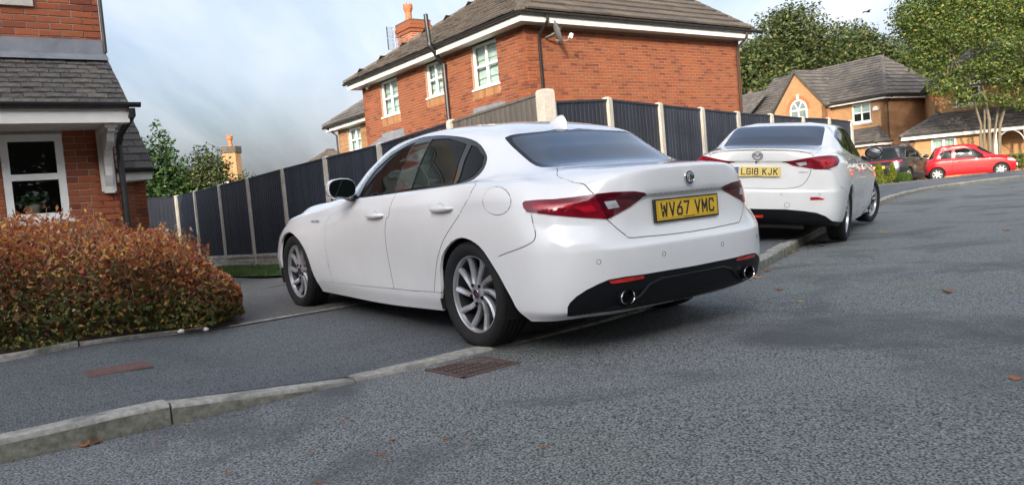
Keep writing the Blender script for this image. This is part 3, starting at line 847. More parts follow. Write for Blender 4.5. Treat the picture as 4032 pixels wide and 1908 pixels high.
for so in sold:
    n = int((so[1] - so[0]) / .075)
    for k in range(n):
        x = so[0] + (so[1] - so[0]) * (k + .5) / n
        mm = FL @ Matrix.Translation((x, 0, (so[2] + so[3]) / 2)) @ Matrix.Rotation(R(90), 4, 'Y')
        link_copy(brick_mesh('brick_buff_near', rs.choice(BUFF_T[:5])), 'soldier_brick', wl, mm)
wl = slab(H, 'wall', frame((7.39, 0, 0), Y3, -X3, Z3), 8.5, 0, 4.88, [], 'far_brick_red')
wl = slab(H, 'wall', frame((7.39, 8.5, 0), -X3, -Y3, Z3), 7.39, 0, 4.88, [], 'far_brick_red')
for i, o in enumerate(ops): window(H, FL, o[0] + .01, o[1] - .01, o[2] + .01, 4.86, 2, 2, 'blind')
ov = .33
mb = MB(); mb.box((-ov, -ov, 4.885), (7.39 + .12, 8.5 + ov, 4.90)); mb.build('soffit', 'white_paint', H)
part_box(H, 'fascia', (-ov - .02, -ov - .02, 4.87), (7.39 + .14, -ov, 5.05), 'white_paint')
part_box(H, 'fascia', (-ov - .02, -ov + .002, 4.87), (-ov, 8.5 + ov, 5.05), 'white_paint')
e = 5.10; pt = math.tan(R(32)); hd = (8.5 + 2 * ov + .1) / 2; x0 = -ov - .06; y0 = -ov - .06; y1 = 8.5 + ov + .06; ym = (y0 + y1) / 2; hx = x0 + (ym - y0); zr = e + (ym - y0) * pt; x1 = 7.39 + .16
tiled_plane(H, 'roof', [(x0, y0, e), (x1, y0, e), (x1, ym, zr), (hx, ym, zr)], 'tile_brown', .42, .46, 200, CL, 3, th=.04)
rl = tiled_plane(H, 'roof', [(x0, y1, e), (x0, y0, e), (hx, ym, zr)], 'tile_brown', .33, .30, 100, CL, 4, jitter=2.5, th=.032)
rb_ = tiled_plane(H, 'roof', [(x1, y1, e), (x0, y1, e), (hx, ym, zr), (x1, ym, zr)], 'tile_brown', .6, .6, 0, CL, 5)
cap_tiles(rl, (x0, y0, e), (hx, ym, zr), 'tile_brown', name='hip_tile'); cap_tiles(rl, (x0, y1, e), (hx, ym, zr), 'tile_brown', name='hip_tile')
cap_tiles(rb_, (hx, ym, zr), (x1, ym, zr), 'tile_brown'); cap_tiles(rl, (x1 - .02, y0, e + .02), (x1 - .02, ym, zr + .02), 'tile_brown', r=.07, name='verge_tile')
mb = MB(); mb.prism([(y0 + .3, 4.9), (y1 - .3, 4.9), (ym, zr - .22)], 7.39 - .1, 7.39, frame((0, 0, 0), Y3, Z3, X3)); mb.build('gable', 'far_brick_red', H)
gutter(H, (-ov - .09, -ov - .085, 5.075), (7.39 + .5, -ov - .085, 5.075)); gutter(H, (-ov - .085, 8.5 + ov + .1, 5.075), (-ov - .085, -ov - .09, 5.075))
for px in (.34, 7.24):
    part_tube(H, 'downpipe', [(px, -ov - .08, 5.02), (px, -ov - .08, 4.90), (px, -ov + .05, 4.80), (px, -.10, 4.68), (px, -.055, 4.60), (px, -.055, .3)], .034, 'black_plastic' if px < 1 else 'brown_plastic')
# soil pipe climbing the left wall past the gutter
part_tube(H, 'soil_pipe', [(-.07, 3.43, .3), (-.07, 3.43, 4.62), (-.12, 3.47, 4.70), (-.45, 3.30, 5.02), (-.50, 3.33, 5.10), (-.50, 3.40, 5.90)], .056, 'black_plastic', 12)
for z in (4.55, 4.62): part_tube(H, 'pipe_collar', [(-.07, 3.43, z), (-.07, 3.43, z + .05)], .068, 'black_plastic', 12)
part_tube(H, 'pipe_collar', [(-.497, 3.33, 5.09), (-.50, 3.34, 5.17)], .068, 'black_plastic', 12)
# lead-topped bays below
for (a, b) in ((6.03, 7.40), (.98, 2.31)):
    mb = MB(); P = [(0, a, 3.36), (0, b, 3.36), (0, b, 3.26), (-.02, b + .02, 3.25), (-.62, b + .10, 2.92), (-.62, a - .10, 2.92), (-.02, a - .02, 3.25), (0, a, 3.26)]
    mb.face([(-.014, a - .02, 3.36), (-.014, b + .02, 3.36), (-.02, b + .04, 3.24), (-.02, a - .04, 3.24)])
    mb.face([(-.022, a - .04, 3.24), (-.022, b + .04, 3.24), (-.62, b - .12, 2.93), (-.62, a + .12, 2.93)])
    mb.face([(-.022, a - .04, 3.24), (-.62, a + .12, 2.93), (-.012, a - .04, 2.93)]); mb.face([(-.022, b + .04, 3.24), (-.62, b - .12, 2.93), (-.012, b + .04, 2.93)])
    o = mb.build('bay_roof', 'lead', H)
    part_box(o, 'bay_wall', (-.58, a + .02, .2), (-.012, b - .02, 2.92), 'mortar_red')
    for yy in (a + .02, b - .02): part_tube(o, 'lead_roll', [(-.03, yy, 3.25), (-.60, yy + (.10 if yy < (a + b) / 2 else -.10), 2.945)], .018, 'lead', 6)
# chimney on the far side, with its pot
ch = slab(H, 'chimney', frame((1.97, 8.6, 0), X3, Y3, Z3), .70, 5.5, 7.05, [], 'far_brick_red', th=.95)
for k, (gx_, z) in enumerate(((.035, 6.78), (.07, 6.90), (.035, 7.03))): part_box(ch, 'brick_course', (1.97 - gx_, 8.6 - gx_, z), (2.67 + gx_, 9.55 + gx_, z + .115), 'brick_red')
part_box(ch, 'capping', (1.93, 8.56, 7.146), (2.71, 9.59, 7.19), 'tile_brown')
mb = MB(); mb.lathe([(.15, 0), (.15, .04), (.115, .08), (.105, .30), (.13, .33), (.13, .36), (.155, .40), (.155, .50), (.12, .50), (.10, .1)], 16, Matrix.Translation((2.12, 8.95, 7.19)))
pot = mb.build('chimney_pot', 'terracotta', ch, smooth=True)
for k in range(8):
    an = k * math.pi / 4; q = Vector((2.12 + .14 * math.cos(an), 8.95 + .14 * math.sin(an), 7.69)); mb = MB()
    mb.box((-.04, -.012, -.01), (.04, .012, .03), M=Matrix.Translation(q) @ Matrix.Rotation(an + math.pi / 2, 4, 'Z')); mb.mesh([(q.x, q.y, q.z + .10)] + [(q.x + .035 * math.cos(an + math.pi / 2 + j), q.y + .035 * math.sin(an + math.pi / 2 + j), q.z + .028) for j in (0, 1.57, 3.14, 4.71)], [(0, 1, 2), (0, 2, 3), (0, 3, 4), (0, 4, 1)]); mb.build('crown_tooth', 'terracotta', ch)
# aerial on the chimney
ae = empty('tv_aerial', Matrix.Rotation(A35, 4, 'Z') @ Vector((1.62, 8.85, 6.2)) + Vector(H.location), A35); tag(ae, 'grid television aerial on a pole beside the red house chimney', 'aerial')
part_tube(ae, 'mast', [(-.14, 0, -.35), (-.14, 0, .72)], .016, 'grey_metal'); part_tube(ae, 'stay', [(-.14, 0, -.05), (.33, 0, -.02)], .012, 'grey_metal'); part_tube(ae, 'stay', [(-.14, 0, .42), (.33, 0, .42)], .012, 'grey_metal')
for (a, b) in ((.02, .36), (.40, .74)):
    for k in range(9):
        z = a + (b - a) * k / 8; part_tube(ae, 'rod', [(-.40, .04, z), (.02, .04, z)], .0055, 'grey_metal', 5)
    part_tube(ae, 'director', [(-.40, .0, a), (-.40, .0, b)], .016, 'black_plastic', 6); part_tube(ae, 'upright', [(-.2, .03, a), (-.2, .03, b)], .01, 'grey_metal', 6)
# satellite dish on the front wall
def world_of(h, p): return Matrix.Rotation(h.rotation_euler[2], 4, 'Z') @ Vector(p) + Vector(h.location)
ds = empty('satellite_dish', world_of(H, (.55, -.02, 4.62)), A35); tag(ds, 'grey satellite dish bracketed to the corner of the red house wall', 'satellite dish')
Md = Matrix.Translation((.06, -.30, .05)) @ Matrix.Rotation(R(62), 4, 'Z') @ Matrix.Rotation(R(74), 4, 'X')
mb = MB(); mb.lathe([(.001, 0), (.10, .008), (.18, .028), (.235, .055), (.24, .052), (.18, .022), (.10, .0), (.001, -.008)], 28, Md @ Matrix.Scale(1.15, 4, (0, 1, 0)))
mb.build('dish', 'dish_grey', ds, smooth=True)
part_tube(ds, 'wall_bracket', [(0, .02, 0), (0, -.12, 0), (.05, -.27, .04)], .022, 'dish_grey')
part_tube(ds, 'arm', [(.05, -.30, -.12), (.22, -.46, -.16), (.30, -.52, -.10)], .012, 'dish_grey')
mb = MB(); mb.box((-.035, -.03, -.05), (.035, .03, .07), M=Matrix.Translation((.31, -.52, -.07)) @ Matrix.Rotation(R(30), 4, 'Y')); mb.build('receiver', 'white_paint', ds)
fl = empty('security_light', world_of(H, (.86, 0, 4.84)), A35); tag(fl, 'small white security light above the satellite dish', 'lamp')
part_box(fl, 'bracket', (-.03, -.06, -.03), (.03, 0, .03), 'white_paint')
mb = MB(); mb.box((-.07, -.05, -.045), (.07, .05, .045), M=Matrix.Translation((.01, -.11, .01)) @ Matrix.Rotation(R(25), 4, 'X')); mb.build('lamp_head', 'white_paint', fl)
sc = empty('security_camera', world_of(H, (-.05, 7.95, 4.86)), A35); tag(sc, 'tiny white security camera under the eaves at the far end of the red house', 'camera')
part_box(sc, 'mount', (-.06, -.05, -.02), (.05, .05, .025), 'white_paint'); mb = MB(); mb.lathe([(.001, -.055), (.04, -.04), (.055, 0), (.05, .03), (.001, .04)], 12, Matrix.Translation((-.05, 0, -.05))); mb.build('dome', 'white_paint', sc, smooth=True)
# buff wing at the back of the red house
W = empty('brick_wing', world_of(H, (1.0, 8.5, 0)), A35); CW = to_local(W); tag(W, 'lower buff brick wing with one white window behind the red house', 'house wing')
FW = frame((0, 4.45, 0), -Y3, X3, Z3)
ow = [(.82, 1.90, 3.23, 4.06)]
wl = slab(W, 'wall', FW, 4.45, 0, 4.10, ow, 'mortar_grey'); brickwork(wl, FW, 2.6, 2.6, 4.10, ow, 'brick_buff_near', BUFF_T, 120, CW, 14)
slab(W, 'wall', frame((5, 4.45, 0), -X3, -Y3, Z3), 5, 0, 4.1, [], 'far_brick_buff')
window(W, FW, .83, 1.89, 3.24, 4.05, 2, 2, 'curtain')
part_box(W, 'fascia', (-.3, 0, 4.10), (-.28, 4.85, 4.27), 'white_paint'); part_box(W, 'soffit', (-.28, 0, 4.10), (.02, 4.85, 4.115), 'white_paint')
rw = tiled_plane(W, 'roof', [(-.36, 4.90, 4.30), (-.36, 0, 4.30), (2.4, 0, 6.1), (2.4, 2.4, 6.1)], 'tile_grey', .33, .30, 60, CW, 8)
cap_tiles(rw, (-.36, 4.90, 4.30), (2.4, 2.4, 6.1), 'tile_grey', name='hip_tile')
gutter(W, (-.36, 4.95, 4.27), (-.36, 0, 4.27)); part_tube(W, 'downpipe', [(-.36, 4.6, 4.22), (-.05, 4.5, 3.95), (-.05, 4.5, .3)], .034, 'brown_plastic')

# ---- the near house on the left
G = empty('brick_house', (-4.543, 9.2, 0), A35); CG = to_local(G)
tag(G, 'near red brick house with white window under a tiled canopy behind the orange bush', 'house')
FG = frame((-2.2, 0, 0), X3, Y3, Z3); gx0 = 2.2
og = [(gx0 - 1.125, gx0 - .515, 1.24, 2.20), (gx0 - 1.9, gx0 - .70, 3.70, 4.8)]
wl = slab(G, 'wall', FG, 2.2, -.1, 5.6, og, 'mortar_grey'); brickwork(wl, FG, 2.2, 1.04, 4.3, og + [(0, 2.2, 2.2, 3.21)], 'brick_red', [tuple(c * k for c, k in zip(t, (1.30, 1.20, 1.25))) for t in RED_T], 300, CG, 15)
slab(G, 'wall', frame((-9, 0, 0), X3, Y3, Z3), 6.8, -.1, 5.6, [(1.2, 2.6, .9, 2.2), (4.2, 5.2, .1, 2.2), (1.2, 2.6, 3.6, 4.8)], 'far_brick_red')
slab(G, 'wall', frame((0, 0, 0), Y3, -X3, Z3), 8, -.1, 5.6, [], 'far_brick_red')
window(G, frame((-9, 0, 0), X3, Y3, Z3), 1.2, 2.6, .9, 2.2, 2, 2, 'curtain'); window(G, frame((-9, 0, 0), X3, Y3, Z3), 1.2, 2.6, 3.6, 4.8, 2, 2, 'curtain')
part_box(G, 'front_door', (-9 + 4.22, .08, .1), (-9 + 5.18, .13, 2.18), 'white_paint')
window(G, FG, og[0][0] + .005, og[0][1] - .005, 1.245, 2.195, 1, 2, 'dark', recess=-.012, fw=.075, transom=[1.725], mull=.07)
window(G, FG, og[1][0] + .005, og[1][1] - .005, 3.705, 4.79, 2, 2, 'curtain')
part_box(G, 'stone_sill', (-1.95, -.05, 3.60), (-.65, .05, 3.695), 'concrete')
# things on the window sill inside
mb = MB(); mb.lathe([(.05, 0), (.075, .09), (.08, .10), (.001, .10)], 12, FG @ Matrix.Translation((gx0 - .86, .17, 1.32))); pt_ = mb.build('flower_pot', 'pink_ceramic', smooth=True)
mbp = MB(); rp = random.Random(8)
for k in range(60):
    c = FG @ Vector((gx0 - .86 + rp.gauss(0, .06), .17 + rp.gauss(0, .03), 1.46 + rp.gauss(0, .06))); a = Vector((rp.uniform(-1, 1), rp.uniform(-1, 1), rp.uniform(-.3, 1))).normalized() * .035; b = a.orthogonal().normalized() * .018
    mbp.face([c - a, c + b, c + a, c - b])
mbp.build('leaves', 'plant_green', pt_); pt_.matrix_world = Matrix.Translation(G.location) @ Matrix.Rotation(A35, 4, 'Z'); tag(pt_, 'potted plant standing inside the near house window', 'house plant')
part_box(G, 'canopy_fascia', (-4.5, -.72, 2.225), (.075, -.70, 2.375), 'white_paint'); part_box(G, 'canopy_end', (.055, -.699, 2.225), (.075, -.012, 2.36), 'white_paint')
for k in range(9): part_box(G, 'soffit_board', (-4.5, -.699 + .0765 * k, 2.232), (.054, -.699 + .0765 * k + .073, 2.242), 'white_paint')
rf = tiled_plane(G, 'canopy_roof', [(-4.5, -.80, 2.405), (.075, -.80, 2.405), (.03, 0, 3.06), (-4.5, 0, 3.06)], 'tile_dark', .195, .104, 220, CG, 21, jitter=1.6, th=.013)
mb = MB(); mb.face([(-4.5, -.016, 3.26), (.025, -.016, 3.262), (.03, -.022, 3.10), (-4.5, -.022, 3.10)]); mb.face([(-4.5, -.022, 3.10), (.03, -.022, 3.10), (.035, -.15, 3.01), (-4.5, -.15, 3.01)]); mb.build('lead_flashing', 'lead', G)
gutter(G, (-4.5, -.775, 2.44), (.19, -.775, 2.43), r=.05)
part_tube(G, 'downpipe', [(.10, -.77, 2.37), (.10, -.77, 2.30), (.06, -.16, 2.16), (.05, -.05, 2.05), (.05, -.05, .2)], .036, 'black_plastic')
part_tube(G, 'downpipe', [(.022, -.03, 3.12), (.022, -.03, 5.5)], .022, 'brown_plastic')
# carved bracket holding the canopy
prof = [(0, 2.22), (-.60, 2.22), (-.60, 2.15), (-.52, 2.13), (-.46, 2.05), (-.36, 2.00), (-.24, 1.97), (-.17, 1.90), (-.13, 1.80), (-.125, 1.70), (-.09, 1.62), (-.06, 1.575), (-.06, 1.53), (0, 1.53)]
mb = MB(); mb.prism(prof, -.135, -.06, frame((0, 0, 0), Y3, Z3, X3)); bk = mb.build('canopy_bracket', 'white_paint', G)
part_box(bk, 'back_plate', (-.175, -.03, 1.52), (-.02, -.011, 2.222), 'white_paint'); part_box(bk, 'top_plate', (-.16, -.62, 2.185), (-.035, -.012, 2.2245), 'white_paint')
part_box(bk, 'foot', (-.15, -.075, 1.50), (-.045, -.011, 1.528), 'white_paint')

# ---- small brick outbuilding further back on the left
Bk = empty('outbuilding', world_of(G, (-.6, 6.6, 0)), A35); CB = to_local(Bk); tag(Bk, 'small red brick outbuilding with lichen-spotted roof beside the near house', 'outbuilding')
FB = frame((0, 0, 0), X3, Y3, Z3); ob = [(1.22, 1.50, .3, 1.86)]
wl = slab(Bk, 'wall', FB, 2.14, 0, 2.03, ob, 'mortar_grey'); brickwork(wl, frame((1.0, 0, 0), X3, Y3, Z3), 1.14, .96, 2.03, [(.22, .50, .3, 1.86)], 'brick_red', RED_T, 100, CB, 16)
slab(Bk, 'wall', frame((2.14, 0, 0), Y3, -X3, Z3), 3, 0, 2.03, [], 'far_brick_red')
part_box(Bk, 'lintel', (1.20, -.02, 1.862), (1.52, .1, 1.91), 'white_paint')
dfr = part_box(Bk, 'door', (1.225, .09, .3), (1.495, .12, 1.86), 'black_plastic'); part_box(dfr, 'glass', (1.27, .08, .7), (1.45, .092, 1.78), 'window_glass')
part_box(dfr, 'frame', (1.46, .04, .3), (1.497, .088, 1.858), 'upvc')
part_box(Bk, 'fascia', (-.05, -.22, 2.04), (2.24, -.2, 2.20), 'white_paint'); part_box(Bk, 'soffit', (-.05, -.199, 2.04), (2.2, .02, 2.05), 'white_paint')
tiled_plane(Bk, 'roof', [(-.05, -.30, 2.23), (2.28, -.30, 2.23), (2.28, 1.5, 3.55), (-.05, 1.5, 3.55)], 'tile_dark', .33, .27, 80, CB, 9)
gutter(Bk, (-.05, -.28, 2.245), (2.36, -.28, 2.235), r=.05)

# ---- buff houses far right
brk = 'far_brick_buff'
def gable_wall(parent, F, L, z0, ze, za, ops, mat, xa=None):
    w = slab(parent, 'wall', F, L, z0, ze, ops, mat); mb = MB(); P = [(0, ze), (L, ze), (xa or L / 2, za)]
    mb.face([F @ Vector((p[0], 0, p[1])) for p in P], uvs=P); mb.build('gable', mat, parent); return w
B1 = empty('brick_house', (21.83, 44.9, 0), R(30)); C1 = to_local(B1); tag(B1, 'buff brick house with arched gable window and grey hipped roof beyond the fence', 'house')
f1 = frame((0, 3.48, 0), -Y3, X3, Z3)
slab(B1, 'wall', f1, 3.48, 0, 5.10, [(1.39, 2.63, 3.86, 4.98)], brk); window(B1, f1, 1.40, 2.62, 3.87, 4.97, 2, 2, 'dark', recess=.04, fw=.08, mull=.07)
mb = MB(); mb.box((1.40, .14, 4.45), (2.62, .16, 4.97), M=f1); mb.build('blind', 'blind', B1.children[-1])
part_box(B1, 'stone_sill', (-.06, .78, 3.72), (.05, 2.2, 3.815), 'concrete')
slab(B1, 'wall', frame((0, 0, 0), X3, Y3, Z3), 6, 0, 5.10, [], 'far_brick_dark'); slab(B1, 'wall', frame((6, 0, 0), Y3, -X3, Z3), 10, 0, 5.1, [], brk)  # right face in a darker copy of the brick: grazing-light shade in the colour
slab(B1, 'wall', frame((0, 10, 0), -Y3, X3, Z3), 2.7, 0, 5.1, [], brk)
fg = frame((-.6, 7.30, 0), -Y3, X3, Z3)
gable_wall(B1, fg, 3.82, 0, 5.22, 7.42, [], brk, 1.83); slab(B1, 'wall', frame((-.6, 3.48, 0), X3, Y3, Z3), .6, 0, 5.2, [], 'far_brick_dark')  # return wall in the darker copy too, shade put into its colour
# arched window: ring of red brick, keystone, white frame, panes
cx, cz, rw_, zb = 7.30 - 5.40, 5.14, .65, 4.30
fw_ = MB(); arc = [(cx + rw_ * math.cos(a), cz + rw_ * math.sin(a)) for a in np.linspace(0, math.pi, 15)]
outer = [(cx - rw_, zb)] + [(cx + rw_ * math.cos(a), cz + rw_ * math.sin(a)) for a in np.linspace(math.pi, 0, 17)] + [(cx + rw_, zb)]
inner = [(cx - rw_ + .09, zb + .09)] + [(cx + (rw_ - .09) * math.cos(a), cz + (rw_ - .09) * math.sin(a)) for a in np.linspace(math.pi, 0, 17)] + [(cx + rw_ - .09, zb + .09)]
n = len(outer); V = [fg @ Vector((p[0], yy, p[1])) for yy in (-.035, .0) for ring in (outer, inner) for p in ring]
fw_.mesh(V, [(i, (i + 1) % n, n + (i + 1) % n, n + i) for i in range(n)] + [(i, 2 * n + i, 2 * n + (i + 1) % n, (i + 1) % n) for i in range(n)] + [(n + i, n + (i + 1) % n, 3 * n + (i + 1) % n, 3 * n + i) for i in range(n)])
for (a, b, c, d) in ((cx - .04, cx + .04, zb + .09, cz), (cx - rw_ + .09, cx + rw_ - .09, cz - .05, cz + .05)): fw_.box((a, -.03, c), (b, 0, d), M=fg)
aw = fw_.build('arched_window', 'upvc', B1)
for an in (math.pi / 3, 2 * math.pi / 3):
    m_ = MB(); m_.box((0, -.028, -.03), (rw_ - .1, -.002, .03), M=fg @ Matrix.Translation((cx, 0, cz)) @ Matrix.Rotation(-an, 4, 'Y')); m_.build('glazing_bar', 'upvc', aw)
m_ = MB(); m_.face([fg @ Vector((p[0], -.012, p[1])) for p in inner]); m_.build('pane', 'pane_green', aw)
for k in range(22):
    a = math.pi * (k + .5) / 22; m_ = MB(); m_.box((rw_ + .04, -.02, -.045), (rw_ + .25, .01, .045), M=fg @ Matrix.Translation((cx, 0, cz)) @ Matrix.Rotation(-a, 4, 'Y')); m_.build('arch_brick', 'terracotta', B1)
part_box(B1, 'keystone', (-.64, 5.30, 5.82), (-.55, 5.50, 6.12), 'concrete')
z0 = 5.12
part_box(B1, 'fascia', (-.34, -.34, 5.0), (-.32, 3.42, 5.17), 'white_paint'); part_box(B1, 'fascia', (-.32, -.34, 5.0), (6.3, -.32, 5.17), 'white_paint')
r1 = tiled_plane(B1, 'roof', [(-.4, 10.3, 5.2), (-.4, -.4, 5.2), (3, 2.0, 7.85), (3, 10.3, 7.85)], 'tile_grey', .40, .30, 0, C1, 31, th=.05)
tiled_plane(B1, 'roof', [(-.4, -.4, 5.2), (6.4, -.4, 5.2), (3, 2.0, 7.85)], 'tile_grey', .40, .34, 60, C1, 32, th=.05)
tiled_plane(B1, 'roof', [(6.4, -.4, 5.2), (6.4, 10.3, 5.2), (3, 10.3, 7.85), (3, 2.0, 7.85)], 'tile_grey', .6, .6, 0, C1, 33)
cap_tiles(r1, (-.4, -.4, 5.2), (3, 2, 7.85), 'tile_grey', r=.15, name='hip_tile'); cap_tiles(r1, (6.4, -.4, 5.2), (3, 2, 7.85), 'tile_grey', r=.15, name='hip_tile'); cap_tiles(r1, (3, 2, 7.85), (3, 10.3, 7.85), 'tile_grey', r=.15)
tiled_plane(B1, 'gable_roof', [(-.75, 3.22, 5.10), (3.0, 3.22, 5.10), (3.0, 5.47, 7.56), (-.75, 5.47, 7.56)], 'tile_grey', .40, .34, 60, C1, 34, th=.05)
tiled_plane(B1, 'gable_roof', [(3.0, 7.62, 5.10), (-.75, 7.62, 5.10), (-.75, 5.47, 7.56), (3.0, 5.47, 7.56)], 'tile_grey', .40, .34, 0, C1, 35, th=.05)
cap_tiles(r1, (-.75, 5.47, 7.56), (2.7, 5.47, 7.56), 'tile_grey', r=.12)
mb = MB(); dm = [(0, .0)] + [(.17 + .17 * math.cos(a), .05 + .2 * math.sin(a)) for a in np.linspace(math.pi, 0, 10)] + [(.34, 0)]
mb.prism(dm, -.12, 0, frame((0, .64, 4.42), -Y3, Z3, X3)); mb.build('vent_hood', 'white_paint', B1)
gutter(B1, (-.4, 3.3, 5.16), (-.4, -.4, 5.16), brackets=False); gutter(B1, (-.4, -.4, 5.16), (6.3, -.4, 5.16), brackets=False)
part_tube(B1, 'downpipe', [(.25, -.38, 5.1), (.25, -.06, 4.85), (.25, -.06, .3)], .05, 'brown_plastic')
# low porch roof on its left
pr = tiled_plane(B1, 'porch_roof', [(-1.6, 6.2, 2.55), (-1.6, -.45, 2.55), (-.02, .35, 3.45), (-.02, 6.2, 3.45)], 'tile_grey', .40, .34, 30, C1, 36, th=.05)
tiled_plane(B1, 'porch_roof', [(-1.6, -.45, 2.55), (-.02, -.45, 2.55), (-.02, .35, 3.45)], 'tile_grey', .40, .34, 10, C1, 37); cap_tiles(pr, (-1.6, -.45, 2.55), (-.02, .35, 3.45), 'tile_grey', name='hip_tile')
part_box(B1, 'porch_fascia', (-1.52, -.38, 2.38), (-1.50, 6.1, 2.53), 'white_paint'); part_box(B1, 'porch_fascia', (-1.50, -.38, 2.38), (0, -.36, 2.53), 'white_paint')
slab(B1, 'wall', frame((-1.3, 6.1, 0), -Y3, X3, Z3), 6.25, 0, 2.45, [], brk); slab(B1, 'wall', frame((-1.3, -.15, 0), X3, Y3, Z3), 1.3, 0, 2.45, [], brk)

B2 = empty('brick_house', (20.8, 40.3, 0), R(-24)); C2 = to_local(B2); tag(B2, 'buff brick house with low tiled lean-to and white arched porch behind the red car', 'house')
f2 = frame((0, 0, 0), X3, Y3, Z3)
slab(B2, 'wall', f2, 3.6, 0, 2.45, [(.98, 2.1, .75, 2.32)], brk); window(B2, f2, .98, 2.10, .76, 2.31, 2, 1, 'curtain', recess=.03, fw=.09, mull=.10)
slab(B2, 'wall', frame((3.6, 0, 0), Y3, -X3, Z3), 1.4, 0, 2.45, [], brk)
slab(B2, 'wall', frame((0, 1.4, 0), -Y3, X3, Z3), 1.4, 0, 2.45, [], brk)
fu = frame((1.35, 1.4, 0), X3, Y3, Z3)
slab(B2, 'wall', fu, 10, 0, 4.98, [(.95, 2.1, 3.95, 4.88), (5.8, 7.1, 3.9, 4.9)], brk); window(B2, fu, .96, 2.09, 3.96, 4.87, 2, 2, 'dark', recess=.03, fw=.09); window(B2, fu, 5.81, 7.09, 3.91, 4.89, 2, 2, 'dark', recess=.03, fw=.09)
slab(B2, 'wall', frame((1.35, 8, 0), -Y3, X3, Z3), 6.6, 0, 4.98, [], brk)
part_box(B2, 'corbel', (1.20, 1.38, 4.3), (1.349, 1.6, 4.98), 'terracotta'); part_box(B2, 'stone_sill', (2.15, 1.32, 3.82), (3.6, 1.41, 3.92), 'concrete')
part_box(B2, 'fascia', (1.35, 1.06, 4.92), (11.5, 1.08, 5.10), 'white_paint')
r2 = tiled_plane(B2, 'roof', [(1.0, 1.0, 5.12), (11.7, 1.0, 5.12), (11.7, 4.6, 7.4), (4.0, 4.6, 7.4)], 'tile_grey', .40, .34, 30, C2, 41, th=.05); tiled_plane(B2, 'roof', [(1.0, 8.2, 5.12), (1.0, 1.0, 5.12), (4.0, 4.6, 7.4)], 'tile_grey', .4, .34, 20, C2, 42)
cap_tiles(r2, (1, 1, 5.12), (4, 4.6, 7.4), 'tile_grey', name='hip_tile')
r3 = tiled_plane(B2, 'lean_to_roof', [(-.45, -.4, 2.56), (12, -.4, 2.56), (12, 1.4, 3.62), (1.7, 1.4, 3.62)], 'tile_grey', .40, .30, 90, C2, 43, th=.05)
tiled_plane(B2, 'lean_to_roof', [(-.45, 1.4, 2.56), (-.45, -.4, 2.56), (1.35, 1.4, 3.62)], 'tile_grey', .40, .34, 10, C2, 44); cap_tiles(r3, (-.45, -.4, 2.56), (1.5, 1.4, 3.62), 'tile_grey', name='hip_tile')
part_box(B2, 'fascia', (-.38, -.36, 2.36), (12, -.34, 2.53), 'white_paint'); part_box(B2, 'fascia', (-.38, -.339, 2.36), (-.36, 1.38, 2.53), 'white_paint'); part_box(B2, 'soffit', (-.36, -.338, 2.37), (12, 1.39, 2.38), 'white_paint')
for px in (3.75, 5.0, 5.35, 6.8): 
    c_ = part_box(B2, 'porch_post', (px - .06, -.30, .2), (px + .06, -.18, 2.36), 'white_paint')
for (a, b) in ((3.8, 5.0), (5.35, 6.8)):
    for sgn, xx in ((1, a + .06), (-1, b - .06)):
        mb = MB(); pp = [(xx + sgn * .55 * (1 - math.cos(t)), 1.75 + .6 * math.sin(t)) for t in np.linspace(0, math.pi / 2, 8)] + [(xx + sgn * .48 * (1 - math.cos(t)), 1.85 + .5 * math.sin(t)) for t in np.linspace(math.pi / 2, 0, 8)]
        mb.prism(pp, .20, .26, frame((0, 0, 0), X3, Z3, -Y3)); mb.build('porch_arch', 'white_paint', B2)
part_box(B2, 'front_door', (5.4, 1.32, .3), (6.3, 1.385, 2.3), 'black_plastic')
# a gable end and roofs peeping between
B3 = empty('brick_house', (18.3, 60, 0), R(-20)); tag(B3, 'distant buff gable end seen between the red house and the trees', 'house')
gable_wall(B3, frame((-.6, 0, 0), X3, Y3, Z3), 2.8, 0, 6.2, 7.75, [], 'far_brick_dark', 1.35); slab(B3, 'wall', frame((-.6, 6, 0), -Y3, X3, Z3), 6, 0, 6.2, [], 'far_brick_dark')
tiled_plane(B3, 'roof', [(-.8, 6, 6.0), (-.8, -.1, 6.0), (.75, -.1, 7.85), (.75, 6, 7.85)], 'tile_grey', .5, .4, 0, to_local(B3), 51); tiled_plane(B3, 'roof', [(2.4, -.1, 6.0), (2.4, 6, 6.0), (.75, 6, 7.85), (.75, -.1, 7.85)], 'tile_grey', .5, .4, 0, to_local(B3), 52)
B4 = empty('garage', (15.7, 52.9, 0), R(30)); tag(B4, 'low tiled roof left of the arched-window gable', 'garage')
slab(B4, 'wall', frame((0, 5, 0), -Y3, X3, Z3), 5, 0, 5.0, [], 'far_brick_dark'); slab(B4, 'wall', frame((0, 0, 0), X3, Y3, Z3), 3, 0, 5.0, [], 'far_brick_dark')
tiled_plane(B4, 'roof', [(-.6, 5.2, 4.9), (-.6, -1.2, 4.9), (2.1, -1.2, 7.0), (2.1, 3.0, 7.0)], 'tile_grey', .4, .34, 40, to_local(B4), 53)
